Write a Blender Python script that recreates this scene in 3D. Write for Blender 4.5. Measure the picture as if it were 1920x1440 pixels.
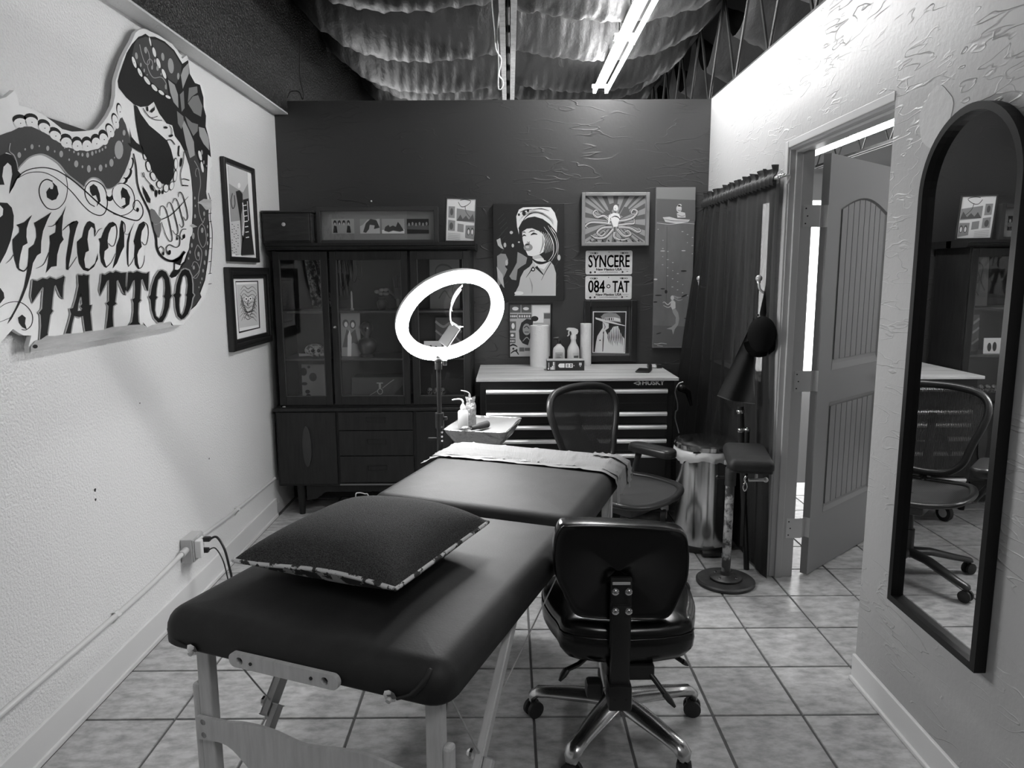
import bpy, bmesh, math, random
from mathutils import Vector, Matrix, geometry
R = math.radians
rnd = random.Random(7)
for _o in list(bpy.data.objects):
    bpy.data.objects.remove(_o)
SC = bpy.context.scene
COL = SC.collection

# ------------------------------------------------------------ camera
F, CX, CY, CH = 1358.0, 960.0, 720.0, 1.5          # focal length in px of a 1920x1440 frame, eye height
TH = math.atan(209 / F)
CT, ST = math.cos(TH), math.sin(TH)
RO = R(0.3)
CR, SR = math.cos(RO), math.sin(RO)
YW = math.atan(3.9 * CT / F)
CW, SW = math.cos(YW), math.sin(YW)


def ray(x, y):
    a, b = (x - CX) / F, -(y - CY) / F
    a, b = a * CR + b * SR, -a * SR + b * CR
    fx, fy, fz = a, CT + b * ST, -ST + b * CT
    return Vector((fx * CW + fy * SW, -fx * SW + fy * CW, fz))


def atX(x, y, v):
    r = ray(x, y); t = v / r.x
    return Vector((v, r.y * t, CH + r.z * t))


def atY(x, y, v):
    r = ray(x, y); t = v / r.y
    return Vector((r.x * t, v, CH + r.z * t))


def atZ(x, y, v):
    r = ray(x, y); t = (v - CH) / r.z
    return Vector((r.x * t, r.y * t, v))


cam_d = bpy.data.cameras.new('camera')
cam_d.sensor_width = 36
cam_d.lens = F / 1920 * 36
cam_d.clip_start = 0.02
cam = bpy.data.objects.new('camera', cam_d)
COL.objects.link(cam)
_f = ray(CX, CY)
_r = ray(CX + F, CY) - _f
_u = ray(CX, CY - F) - _f
cam.matrix_world = Matrix(((_r.x, _u.x, -_f.x, 0), (_r.y, _u.y, -_f.y, 0), (_r.z, _u.z, -_f.z, CH), (0, 0, 0, 1)))
SC.camera = cam

# ------------------------------------------------------------ world, exposure
wd = bpy.data.worlds.new('sky')
SC.world = wd
wd.use_nodes = True
wd.node_tree.nodes['Background'].inputs[0].default_value = (1, 1, 1, 1)
wd.node_tree.nodes['Background'].inputs[1].default_value = 2.5      # overcast daylight outside the front-shop window
SC.view_settings.view_transform = 'Standard'
SC.view_settings.look = 'None'
SC.view_settings.gamma = 1.0
SC.view_settings.use_curve_mapping = False
SC.view_settings.exposure = 1.15
SC.cycles.max_bounces = 7
SC.cycles.diffuse_bounces = 4
SC.cycles.glossy_bounces = 3
SC.cycles.transmission_bounces = 2
SC.cycles.transparent_max_bounces = 8
SC.cycles.caustics_reflective = False
SC.cycles.caustics_refractive = False
TUBE_E, RING_E = 46.0, 36.0                                      # emission strengths of the fluorescent tubes and of the ring lamp

# ------------------------------------------------------------ materials
MATS = {}


def mat(name, v=0.5, rough=0.6, metal=0.0, spec=0.5, bump=None, mot=None, emit=None, alpha=None, rnd_obj=0.0, coat=0.0, bump2=None):
    """procedural grey material: bump=(scale, strength, detail, kind), mot=(scale, v2, contrast lo, hi[, stretch])"""
    if name in MATS:
        return MATS[name]
    m = bpy.data.materials.new(name)
    m.use_nodes = True
    nt = m.node_tree; N, L = nt.nodes, nt.links
    b = N['Principled BSDF']
    b.inputs['Base Color'].default_value = (v, v, v, 1)
    b.inputs['Roughness'].default_value = rough
    b.inputs['Metallic'].default_value = metal
    b.inputs['Specular IOR Level'].default_value = spec
    if coat:
        b.inputs['Coat Weight'].default_value = coat
        b.inputs['Coat Roughness'].default_value = 0.08
    tc = None
    if bump or mot:
        tc = N.new('ShaderNodeTexCoord').outputs['Object']
        if rnd_obj:
            oi = N.new('ShaderNodeObjectInfo')
            ml = N.new('ShaderNodeMath'); ml.operation = 'MULTIPLY'; ml.inputs[1].default_value = 37.0
            L.new(oi.outputs['Random'], ml.inputs[0])
            ad = N.new('ShaderNodeVectorMath'); ad.operation = 'ADD'
            L.new(tc, ad.inputs[0]); L.new(ml.outputs[0], ad.inputs[1])
            tc = ad.outputs[0]
    if mot:
        src = tc
        if len(mot) > 4:
            mp = N.new('ShaderNodeMapping'); mp.inputs['Scale'].default_value = mot[4]
            L.new(tc, mp.inputs[0]); src = mp.outputs[0]
        n = N.new('ShaderNodeTexNoise'); n.inputs['Scale'].default_value = mot[0]; n.inputs['Detail'].default_value = 6
        n.inputs['Roughness'].default_value = 0.62
        L.new(src, n.inputs['Vector'])
        cr = N.new('ShaderNodeValToRGB')
        cr.color_ramp.elements[0].position = mot[2]; cr.color_ramp.elements[1].position = mot[3]
        cr.color_ramp.elements[0].color = (v, v, v, 1); cr.color_ramp.elements[1].color = (mot[1],) * 3 + (1,)
        L.new(n.outputs['Fac'], cr.inputs[0])
        out = cr.outputs[0]
        if rnd_obj:
            hs = N.new('ShaderNodeHueSaturation')
            mr = N.new('ShaderNodeMapRange'); mr.inputs['To Min'].default_value = 1 - rnd_obj; mr.inputs['To Max'].default_value = 1 + rnd_obj
            L.new(oi.outputs['Random'], mr.inputs[0]); L.new(mr.outputs[0], hs.inputs['Value']); L.new(out, hs.inputs['Color'])
            out = hs.outputs[0]
        L.new(out, b.inputs['Base Color'])
    prev = None
    for bm_ in (bump, bump2):
        if not bm_:
            continue
        sc, st, det, kind = bm_[:4]
        src = tc
        if len(bm_) > 5 and kind != 'trowel':
            mp = N.new('ShaderNodeMapping'); mp.inputs['Scale'].default_value = bm_[5]
            L.new(tc, mp.inputs[0]); src = mp.outputs[0]
        if kind == 'noise':
            n = N.new('ShaderNodeTexNoise'); n.inputs['Scale'].default_value = sc; n.inputs['Detail'].default_value = det
            L.new(src, n.inputs['Vector']); h = n.outputs['Fac']
        elif kind == 'ridge':      # trowel ridges: thin creases of a warped noise
            n = N.new('ShaderNodeTexNoise'); n.inputs['Scale'].default_value = sc; n.inputs['Detail'].default_value = det
            n.inputs['Distortion'].default_value = 1.2
            L.new(src, n.inputs['Vector'])
            cr = N.new('ShaderNodeValToRGB')
            e = cr.color_ramp.elements
            e[0].position = 0.50; e[0].color = (0, 0, 0, 1); e[1].position = 0.56; e[1].color = (1, 1, 1, 1)
            e2 = cr.color_ramp.elements.new(0.60); e2.color = (0.35, 0.35, 0.35, 1)
            L.new(n.outputs['Fac'], cr.inputs[0]); h = cr.outputs[0]
        elif kind == 'trowel':     # sparse trowel strokes: thin contour lines of stretched noise in two directions, kept in patches
            ax = bm_[5]
            acc = None
            for ang, st_, off_ in ((35, 1.0, 0.0), (-28, 0.8, 7.3), (78, 0.7, 3.1)):
                mp = N.new('ShaderNodeMapping')
                rot = [0, 0, 0]; rot[ax] = R(ang); mp.inputs['Rotation'].default_value = rot
                mp.inputs['Location'].default_value = (off_, off_, off_)
                mp.inputs['Scale'].default_value = (1, 0.30, 1.15) if ax == 0 else (0.30, 1, 1.15)
                L.new(tc, mp.inputs[0])
                n = N.new('ShaderNodeTexNoise'); n.inputs['Scale'].default_value = sc; n.inputs['Detail'].default_value = det; n.inputs['Distortion'].default_value = 0.25
                L.new(mp.outputs[0], n.inputs['Vector'])
                cr = N.new('ShaderNodeValToRGB'); e = cr.color_ramp.elements
                e[0].position = 0.482; e[0].color = (0, 0, 0, 1); e[1].position = 0.50; e[1].color = (st_, st_, st_, 1)
                e2 = e.new(0.508); e2.color = (0, 0, 0, 1)
                L.new(n.outputs['Fac'], cr.inputs[0])
                mk = N.new('ShaderNodeTexNoise'); mk.inputs['Scale'].default_value = 3.0; mk.inputs['Detail'].default_value = 2
                mo = N.new('ShaderNodeMapping'); mo.inputs['Location'].default_value = (off_ * 2 + 1, off_, 5 - off_)
                L.new(tc, mo.inputs[0]); L.new(mo.outputs[0], mk.inputs['Vector'])
                mr = N.new('ShaderNodeMapRange'); mr.inputs['From Min'].default_value = 0.50; mr.inputs['From Max'].default_value = 0.62
                L.new(mk.outputs['Fac'], mr.inputs[0])
                mu = N.new('ShaderNodeMath'); mu.operation = 'MULTIPLY'
                L.new(cr.outputs[0], mu.inputs[0]); L.new(mr.outputs[0], mu.inputs[1])
                if acc is None:
                    acc = mu.outputs[0]
                else:
                    ad = N.new('ShaderNodeMath'); ad.operation = 'ADD'
                    L.new(acc, ad.inputs[0]); L.new(mu.outputs[0], ad.inputs[1]); acc = ad.outputs[0]
            h = acc
        elif kind == 'weave':
            w = N.new('ShaderNodeTexWave'); w.inputs['Scale'].default_value = sc; w.inputs['Distortion'].default_value = det
            L.new(src, w.inputs['Vector']); h = w.outputs['Fac']
        else:
            n = N.new('ShaderNodeTexVoronoi'); n.inputs['Scale'].default_value = sc
            L.new(src, n.inputs['Vector']); h = n.outputs['Distance']
        bp = N.new('ShaderNodeBump'); bp.inputs['Strength'].default_value = st
        bp.inputs['Distance'].default_value = bm_[4] if len(bm_) > 4 else 0.004
        L.new(h, bp.inputs['Height'])
        if prev:
            L.new(prev, bp.inputs['Normal'])
        prev = bp.outputs[0]
    if prev:
        L.new(prev, b.inputs['Normal'])
    if emit:
        b.inputs['Emission Color'].default_value = (1, 1, 1, 1)
        b.inputs['Emission Strength'].default_value = emit
    if alpha is not None:
        b.inputs['Alpha'].default_value = alpha
    MATS[name] = m
    return m


def glass(name, v=1.0, rough=0.0, fac=0.9):
    """thin pane: mostly clear, reflecting by Fresnel"""
    if name in MATS:
        return MATS[name]
    m = bpy.data.materials.new(name); m.use_nodes = True
    nt = m.node_tree; N, L = nt.nodes, nt.links
    N.remove(N['Principled BSDF'])
    t = N.new('ShaderNodeBsdfTransparent'); t.inputs[0].default_value = (v, v, v, 1)
    g = N.new('ShaderNodeBsdfGlossy'); g.inputs['Roughness'].default_value = rough
    lw = N.new('ShaderNodeLayerWeight'); lw.inputs[0].default_value = 0.5
    pw = N.new('ShaderNodeMath'); pw.operation = 'POWER'; pw.inputs[1].default_value = 5.0
    L.new(lw.outputs['Facing'], pw.inputs[0])
    fr = N.new('ShaderNodeMath'); fr.operation = 'MULTIPLY_ADD'; fr.inputs[1].default_value = 0.94; fr.inputs[2].default_value = 0.035
    L.new(pw.outputs[0], fr.inputs[0])
    mx = N.new('ShaderNodeMixShader')
    L.new(fr.outputs[0], mx.inputs[0]); L.new(t.outputs[0], mx.inputs[1]); L.new(g.outputs[0], mx.inputs[2])
    L.new(mx.outputs[0], N['Material Output'].inputs[0])
    MATS[name] = m
    return m


def translucent(name, v, fac, rough=0.5):
    """sheer cloth / cloudy plastic: part see-through, part diffuse"""
    if name in MATS:
        return MATS[name]
    m = bpy.data.materials.new(name); m.use_nodes = True
    nt = m.node_tree; N, L = nt.nodes, nt.links
    b = N['Principled BSDF']; b.inputs['Base Color'].default_value = (v, v, v, 1); b.inputs['Roughness'].default_value = rough
    t = N.new('ShaderNodeBsdfTransparent')
    mx = N.new('ShaderNodeMixShader'); mx.inputs[0].default_value = fac
    L.new(t.outputs[0], mx.inputs[1]); L.new(b.outputs[0], mx.inputs[2])
    L.new(mx.outputs[0], N['Material Output'].inputs[0])
    MATS[name] = m
    return m


# ------------------------------------------------------------ mesh builder
def V(*a):
    return Vector(a[0]) if len(a) == 1 else Vector(a)


class B:
    """collects shapes; build() links them as ONE mesh object. Coordinates are world metres unless a parent is rotated."""

    def __init__(self):
        self.bm = bmesh.new()
        self.mi = 0

    def _mark(self, faces):
        for f in faces:
            f.material_index = self.mi

    def box(self, c, s, bevel=0.0, rot=None, seg=2, taper=None):
        g = bmesh.ops.create_cube(self.bm, size=1.0)
        vs = g['verts']
        for v in vs:
            v.co = Vector((v.co.x * s[0], v.co.y * s[1], v.co.z * s[2]))
            if taper and v.co.z > 0:
                v.co.x *= taper[0]; v.co.y *= taper[1]
        if rot is not None:
            mm = rot.to_matrix() if hasattr(rot, 'to_matrix') else rot
            for v in vs:
                v.co = mm @ v.co
        for v in vs:
            v.co += Vector(c)
        fs = set(f for v in vs for f in v.link_faces)
        self._mark(fs)
        if bevel:
            es = list(set(e for v in vs for e in v.link_edges))
            r = bmesh.ops.bevel(self.bm, geom=es, offset=bevel, segments=seg, profile=0.5, affect='EDGES')
            self._mark(r['faces'])
        return self

    def bb(self, x0, x1, y0, y1, z0, z1, bevel=0.0, seg=2):
        return self.box(((x0 + x1) / 2, (y0 + y1) / 2, (z0 + z1) / 2), (abs(x1 - x0), abs(y1 - y0), abs(z1 - z0)), bevel, seg=seg)

    def tube(self, pts, r, n=10, caps=True, closed=False, flat=None):
        """round bar along points; r number or list; flat=(sx, sy) squashes the section"""
        pts = [Vector(p) for p in pts]
        k = len(pts)
        rs = r if isinstance(r, (list, tuple)) else [r] * k
        rings = []
        up = None
        for i, p in enumerate(pts):
            if closed:
                d = pts[(i + 1) % k] - pts[i - 1]
            else:
                d = pts[min(i + 1, k - 1)] - pts[max(i - 1, 0)]
            if d.length < 1e-9:
                d = Vector((0, 0, 1))
            d.normalize()
            if up is None:
                up = Vector((0, 0, 1)) if abs(d.z) < 0.9 else Vector((0, 1, 0))
            a = d.cross(up)
            if a.length < 1e-6:
                a = d.orthogonal()
            a.normalize()
            up = a.cross(d).normalized()
            fa, fb = flat or (1, 1)
            rings.append([self.bm.verts.new(p + (a * math.cos(t) * fa + up * math.sin(t) * fb) * rs[i]) for t in [2 * math.pi * j / n for j in range(n)]])
        fs = []
        for i in range(k if closed else k - 1):
            A, Bq = rings[i], rings[(i + 1) % k]
            for j in range(n):
                fs.append(self.bm.faces.new((A[j], A[(j + 1) % n], Bq[(j + 1) % n], Bq[j])))
        if caps and not closed:
            fs.append(self.bm.faces.new(rings[0][::-1])); fs.append(self.bm.faces.new(rings[-1]))
        self._mark(fs)
        return self

    def cyl(self, p0, p1, r, r1=None, n=16):
        return self.tube([p0, p1], [r, r if r1 is None else r1], n)

    def bar(self, p0, p1, w, h, up=(0, 0, 1), bevel=0.0):
        """rectangular bar from p0 to p1, w across, h along up"""
        p0, p1 = Vector(p0), Vector(p1)
        d = (p1 - p0); l = d.length; d.normalize()
        u = Vector(up); a = d.cross(u)
        if a.length < 1e-6:
            a = d.orthogonal()
        a.normalize(); u = a.cross(d)
        m = Matrix((a, d, u)).transposed()
        return self.box((p0 + p1) / 2, (w, l, h), bevel, rot=m)

    def lathe(self, prof, c=(0, 0, 0), n=24, axis=None, caps=True):
        """prof list of (r, z) around the axis through c"""
        q = Vector((0, 0, 1)).rotation_difference(Vector(axis)) if axis is not None else None
        rings = []
        for r, z in prof:
            ring = []
            for j in range(n):
                t = 2 * math.pi * j / n
                p = Vector((r * math.cos(t), r * math.sin(t), z))
                if q:
                    p = q @ p
                ring.append(self.bm.verts.new(p + Vector(c)))
            rings.append(ring)
        fs = []
        for A, Bq in zip(rings, rings[1:]):
            for j in range(n):
                fs.append(self.bm.faces.new((A[j], A[(j + 1) % n], Bq[(j + 1) % n], Bq[j])))
        if caps:
            fs.append(self.bm.faces.new(rings[0][::-1])); fs.append(self.bm.faces.new(rings[-1]))
        self._mark(fs)
        return self

    def ball(self, c, r, n=12, s=(1, 1, 1), rot=None):
        g = bmesh.ops.create_uvsphere(self.bm, u_segments=n, v_segments=max(6, n // 2 + 2), radius=1)
        for v in g['verts']:
            p = Vector((v.co.x * r * s[0], v.co.y * r * s[1], v.co.z * r * s[2]))
            if rot is not None:
                p = rot @ p
            v.co = p + Vector(c)
        self._mark(set(f for v in g['verts'] for f in v.link_faces))
        return self

    def grid(self, fn, nu, nv, closed_u=False, closed_v=False):
        """surface fn(u, v) for u, v in 0..1"""
        P = [[self.bm.verts.new(fn(i / (nu if closed_u else nu - 1), j / (nv if closed_v else nv - 1))) for j in range(nv)] for i in range(nu)]
        fs = []
        for i in range(nu if closed_u else nu - 1):
            for j in range(nv if closed_v else nv - 1):
                fs.append(self.bm.faces.new((P[i][j], P[(i + 1) % nu][j], P[(i + 1) % nu][(j + 1) % nv], P[i][(j + 1) % nv])))
        self._mark(fs)
        return self

    def poly(self, pts, holes=(), off=None):
        """flat filled polygon (3D points), optional holes; off = thickness vector"""
        loops = [[Vector(p) for p in pts]] + [[Vector(p) for p in h] for h in holes]
        flat = [p for l in loops for p in l]
        tris = geometry.tessellate_polygon(loops)
        vs = [self.bm.verts.new(p) for p in flat]
        fs = []
        for t in tris:
            try:
                fs.append(self.bm.faces.new([vs[i] for i in t]))
            except ValueError:
                pass
        if off is not None:
            v2 = [self.bm.verts.new(p + Vector(off)) for p in flat]
            for t in tris:
                try:
                    fs.append(self.bm.faces.new([v2[i] for i in reversed(t)]))
                except ValueError:
                    pass
            k = 0
            for l in loops:
                n = len(l)
                for i in range(n):
                    a, b = k + i, k + (i + 1) % n
                    fs.append(self.bm.faces.new((vs[a], vs[b], v2[b], v2[a])))
                k += n
        self._mark(fs)
        return self

    def use(self, i):
        self.mi = i
        return self

    def build(self, name, m, parent=None, smooth=None, local=False):
        """parent given: vertices are world coordinates unless local=True (parents are not rotated then)"""
        bm = self.bm
        if parent is not None and not local:
            off = world_off(parent)
            for v in bm.verts:
                v.co -= off
        bmesh.ops.recalc_face_normals(bm, faces=bm.faces[:])
        if smooth is not None:
            lim = R(smooth)
            for f in bm.faces:
                f.smooth = True
            for e in bm.edges:
                if len(e.link_faces) == 2 and e.calc_face_angle(0) > lim:
                    e.smooth = False
        me = bpy.data.meshes.new(name)
        bm.to_mesh(me); bm.free()
        for q in (m if isinstance(m, (list, tuple)) else [m]):
            me.materials.append(q)
        o = bpy.data.objects.new(name, me)
        COL.objects.link(o)
        if parent is not None:
            o.parent = parent
        return o


def world_off(o):
    """world translation of an unrotated part, for building sub-parts in world coordinates"""
    p = Vector((0, 0, 0))
    while o is not None:
        p += o.location; o = o.parent
    return p


def sub(b, name, m, parent, smooth=None):
    """build b (world coordinates) as a child of a part"""
    off = world_off(parent)
    for v in b.bm.verts:
        v.co -= off
    return b.build(name, m, parent, smooth, local=True)


def tag(o, label, cat=None, group=None, kind=None):
    if label: o['label'] = label
    if cat: o['category'] = cat
    if group: o['group'] = group
    if kind: o['kind'] = kind
    return o


def thing(name, label, cat, loc=(0, 0, 0), rz=0.0, group=None):
    o = bpy.data.objects.new(name, None)
    o.empty_display_size = 0.05
    COL.objects.link(o)
    o.location = loc; o.rotation_euler = (0, 0, rz)
    return tag(o, label, cat, group)


def struct(o):
    o['kind'] = 'structure'
    return o


def smooth_line(pts, k=6, closed=False):
    """Catmull-Rom through 2D/3D points"""
    P = [Vector(p) for p in pts]
    n = len(P); out = []
    rng = range(n) if closed else range(n - 1)
    for i in rng:
        p0 = P[i - 1] if (closed or i > 0) else P[0]
        p1 = P[i]; p2 = P[(i + 1) % n]
        p3 = P[(i + 2) % n] if (closed or i + 2 < n) else P[-1]
        for j in range(k):
            t = j / k
            out.append(0.5 * ((2 * p1) + (p2 - p0) * t + (2 * p0 - 5 * p1 + 4 * p2 - p3) * t * t + (3 * p1 - p0 - 3 * p2 + p3) * t ** 3))
    if not closed:
        out.append(P[-1])
    return out


def ribbon(pts, w, k=5, closed=False):
    """2D stroke -> list of quads (2D); w number or (w0, wmid, w1)"""
    L = smooth_line([Vector((p[0], p[1])) for p in pts], k, closed)
    n = len(L); A, Bq = [], []
    for i, p in enumerate(L):
        d = (L[(i + 1) % n] - L[i - 1]) if closed else (L[min(i + 1, n - 1)] - L[max(i - 1, 0)])
        if d.length < 1e-9:
            d = Vector((1, 0))
        d.normalize()
        t = i / max(1, n - 1)
        if isinstance(w, (tuple, list)):
            ww = w[0] * (1 - 2 * t) + w[1] * 2 * t if t < .5 else w[1] * (2 - 2 * t) + w[2] * (2 * t - 1)
        else:
            ww = w
        nrm = Vector((-d.y, d.x)) * ww / 2
        A.append(p + nrm); Bq.append(p - nrm)
    m = n if closed else n - 1
    return [[A[i], A[(i + 1) % n], Bq[(i + 1) % n], Bq[i]] for i in range(m)]


def ell(cx, cy, rx, ry, a=0, n=18):
    ca, sa = math.cos(R(a)), math.sin(R(a))
    return [(cx + rx * math.cos(t) * ca - ry * math.sin(t) * sa, cy + rx * math.cos(t) * sa + ry * math.sin(t) * ca) for t in [2 * math.pi * i / n for i in range(n)]]


def text_mesh(body, size, name, m, parent, at, xdir, ydir, bold=0.0, extrude=0.0004, sx=1.0, align='LEFT', lift=0.0):
    """letters as flat geometry: baseline starts at `at`, runs along xdir, up along ydir"""
    cu = bpy.data.curves.new(name, 'FONT')
    cu.body = body; cu.size = size; cu.offset = bold; cu.extrude = extrude; cu.align_x = align; cu.resolution_u = 3
    ob = bpy.data.objects.new('tmp', cu); COL.objects.link(ob)
    dg = bpy.context.evaluated_depsgraph_get()
    me = bpy.data.meshes.new_from_object(ob.evaluated_get(dg))
    bpy.data.objects.remove(ob)
    x, y = Vector(xdir).normalized(), Vector(ydir).normalized()
    z = x.cross(y)
    off = world_off(parent) if parent else Vector((0, 0, 0))
    for v in me.vertices:
        c = v.co.copy()
        v.co = Vector(at) + x * c.x * sx + y * c.y + z * (c.z + lift) - off
    me.materials.clear(); me.materials.append(m)
    o = bpy.data.objects.new(name, me); COL.objects.link(o)
    if parent: o.parent = parent
    return o


class Plane:
    """2D artwork -> a flat face in the scene: P(u, v) -> 3D via a function, n = outward normal"""

    def __init__(self, fn, n):
        self.fn, self.n = fn, Vector(n)

    def __call__(self, p, lift=0.0):
        return self.fn(p[0], p[1]) + self.n * lift


def art(name, plane, layers, parent, step=0.0004, base=0.0006):
    """layers: list of (material, [polygon | (polygon, [holes])]); later layers lie on top. One mesh, several inks."""
    b = B(); ms = []
    for i, (m, polys) in enumerate(layers):
        if m not in ms:
            ms.append(m)
        b.use(ms.index(m))
        for k, p in enumerate(polys):
            lift = base + step * i
            if isinstance(p, tuple) and len(p) == 2 and isinstance(p[1], list) and isinstance(p[0], list):
                b.poly([plane(q, lift) for q in p[0]], [[plane(q, lift) for q in h] for h in p[1]])
            else:
                b.poly([plane(q, lift) for q in p])
    off = world_off(parent) if parent is not None else Vector((0, 0, 0))
    for v in b.bm.verts:
        v.co -= off
    me_o = b.build(name, ms, parent, None, local=True)
    return me_o

# ============================================================ THE SETTING
XL, XR, YB, ZT = -1.47, 1.275, 4.76, 2.57       # left wall, right wall, back partition, partition height
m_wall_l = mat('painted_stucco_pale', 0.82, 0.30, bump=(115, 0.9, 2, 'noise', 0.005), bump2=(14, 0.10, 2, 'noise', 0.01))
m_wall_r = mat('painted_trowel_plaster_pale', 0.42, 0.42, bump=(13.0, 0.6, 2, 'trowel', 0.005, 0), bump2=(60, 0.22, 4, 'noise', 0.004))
m_wall_b = mat('painted_trowel_plaster_charcoal', 0.042, 0.45, bump=(9.0, 0.5, 2, 'trowel', 0.005, 1), bump2=(45, 0.12, 3, 'noise', 0.004))
m_black_stucco = mat('black_rough_stucco', 0.008, 0.3, spec=0.6, mot=(95, 0.16, 0.56, 0.68), bump=(95, 1.0, 2, 'noise', 0.012))  # pale specks in the colour stand in for glints on the rough surface
m_grout = mat('grout', 0.11, 0.9)
m_tile = mat('ceramic_tile', 0.30, 0.32, spec=0.5, mot=(16, 0.56, 0.32, 0.62, (1, 1.8, 1)), rnd_obj=0.06, bump=(60, 0.25, 4, 'noise', 0.003))
m_base = mat('baseboard_paint', 0.74, 0.45)
m_jamb = mat('door_trim_paint', 0.48, 0.42)
m_door = mat('door_paint', 0.27, 0.34)
m_dark = mat('black_paint', 0.012, 0.7)
m_cloth = mat('black_ceiling_cloth', 0.034, 0.5, bump=(26, 0.45, 4, 'noise', 0.012, (1, 0.35, 1)), bump2=(90, 0.2, 3, 'noise', 0.006))
m_galv = mat('galvanised_steel', 0.62, 0.5, metal=0.3, mot=(30, 0.4, 0.4, 0.7))
m_steel_dk = mat('dark_painted_steel', 0.03, 0.5)
m_white = mat('white_enamel', 0.75, 0.4)
m_tube = mat('fluorescent_tube', 0.9, 0.4, emit=TUBE_E)

# floor: grout bed with single tiles
fl = struct(B().bb(-1.6, 6.2, -1.9, 10.2, -0.12, -0.004).build('floor', m_grout))
TS, TX0, TY0 = 0.306, 0.075, 2.272
_tiles = {}


def floor_tile(x0, x1, y0, y1):
    g = 0.0035
    x0 += g; x1 -= g; y0 += g; y1 -= g
    w, d = round(x1 - x0, 3), round(y1 - y0, 3)
    if w < 0.02 or d < 0.02:
        return
    if (w, d) not in _tiles:
        b = B(); b.box((0, 0, -0.003), (w, d, 0.006))
        for v in b.bm.verts:
            if v.co.z > -0.002:
                v.co.x *= 1 - 0.004 / w; v.co.y *= 1 - 0.004 / d
        o = b.build('tile', m_tile, fl, local=True)
        _tiles[(w, d)] = o.data
    else:
        o = bpy.data.objects.new('tile', _tiles[(w, d)]); COL.objects.link(o); o.parent = fl
    o.location = ((x0 + x1) / 2, (y0 + y1) / 2, 0)


for j in range(-4, 9):
    for i in range(-6, 13):
        x0, y0 = TX0 + TS * i, TY0 + TS * j
        x1, y1 = x0 + TS, y0 + TS
        if i > 4 and (j < 0):
            continue
        xa, xb, ya, yb = max(x0, XL), x1, y0, y1
        if x0 < XR:
            yb = min(yb, YB)
        if x0 < XR < x1 and j < 0:
            xb = XR
        if xb - xa > 0.02 and yb - ya > 0.02:
            floor_tile(xa, xb, ya, yb)

wl = struct(B().bb(XL - 0.1, XL, -1.8, YB + 0.1, 0, 2.49).build('wall_left', m_wall_l))
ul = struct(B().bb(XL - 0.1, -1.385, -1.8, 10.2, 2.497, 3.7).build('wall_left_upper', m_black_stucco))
struct(B().bb(XL - 0.1, -1.385, -1.8, YB, 2.488, 2.497).build('trim_1', m_wall_l))
wb = struct(B().bb(XL, XR + 0.1, YB, YB + 0.11, 0, ZT).build('wall_back', m_wall_b))
# right wall with the doorway and the curtained window
DY0, DY1, DZ = 2.495, 3.44, 2.075
WY0, WY1, WZ0, WZ1 = 3.585, 4.52, 0.95, 1.86
b = B()
T = XR + 0.105
b.bb(XR, T, -1.8, DY0, 0, ZT).bb(XR, T, DY0, DY1, DZ, ZT).bb(XR, T, DY1, WY0, 0, ZT)
b.bb(XR, T, WY0, WY1, 0, WZ0).bb(XR, T, WY0, WY1, WZ1, ZT).bb(XR, T, WY1, YB, 0, ZT)
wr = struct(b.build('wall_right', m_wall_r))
# the front-shop room beyond, the wall behind the viewer, the roof deck
struct(B().bb(XL - 0.1, 6.2, -1.9, -1.8, 0, 3.7).build('wall_front', mat('wall_front_paint', 0.15, 0.6)))
b = B()
b.bb(XL - 0.1, 3.42, 10.1, 10.2, 0, 3.7).bb(5.7, 6.2, 10.1, 10.2, 0, 3.7).bb(3.42, 5.7, 10.1, 10.2, 0, 0.10).bb(3.42, 5.7, 10.1, 10.2, 2.45, 3.7)
struct(b.build('wall_far', mat('far_wall_paint', 0.30, 0.6)))
struct(B().bb(6.0, 6.1, -1.8, 10.1, 0, 3.7).build('wall_east', m_wall_r))
w2 = struct(B().bb(3.42, 5.7, 10.13, 10.14, 0.10, 2.45).build('window_2', glass('shop_window_glass')))
for x in (3.42, 4.92, 5.7):
    B().bb(x - 0.03, x + 0.03, 10.08, 10.19, 0.10, 2.45).build('mullion', m_dark, w2)
ce = struct(B().bb(XL - 0.1, 6.2, -1.9, 10.2, 3.6, 3.7).build('ceiling', m_dark))


def swag(x0, x1, yA, yB_, zl, zr, sag, seed, nx=34, per=20):
    """one bay of black cloth: rounded bellies hung across the bay, tied up between"""
    W, Lm = 0.74, yB_ - yA
    q = random.Random(seed)
    ph = [q.uniform(0, 6.28) for _ in range(12)]

    def fn(u, v):
        y = yA + v * Lm
        p = (y - 3.96) / W
        k = math.floor(p)
        c = abs(math.sin(math.pi * p)) ** 0.8
        e = (1 - u) ** 5 * (zl) + u ** 5 * zr
        jit = 0.03 * math.sin(k * 2.3 + ph[0])
        z = 3.36 + jit - (0.375 + 0.03 * math.sin(k * 1.7 + ph[1])) * c - sag * math.sin(math.pi * u) ** 0.8 + e
        fold = math.sin(u * 46 + 9 * p + ph[2] + 3 * math.sin(3 * p)) * math.sin(13 * u + ph[3] + k) * (0.3 + abs(u - 0.5) * 1.6)
        z += 0.018 * fold * (1 - 0.4 * c)
        z += 0.009 * math.sin(90 * u + 17 * p + ph[5]) * math.sin(31 * u - 8 * p)
        y2 = y + 0.05 * math.sin(math.pi * u) + 0.035 * math.sin(2.1 * u + k + ph[4])
        return Vector((x0 + (x1 - x0) * u, y2, z))
    n = int(Lm / W * per)
    return B().grid(fn, nx * 2, n).build('ceiling_cloth', m_cloth, ce, smooth=60)


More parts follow.
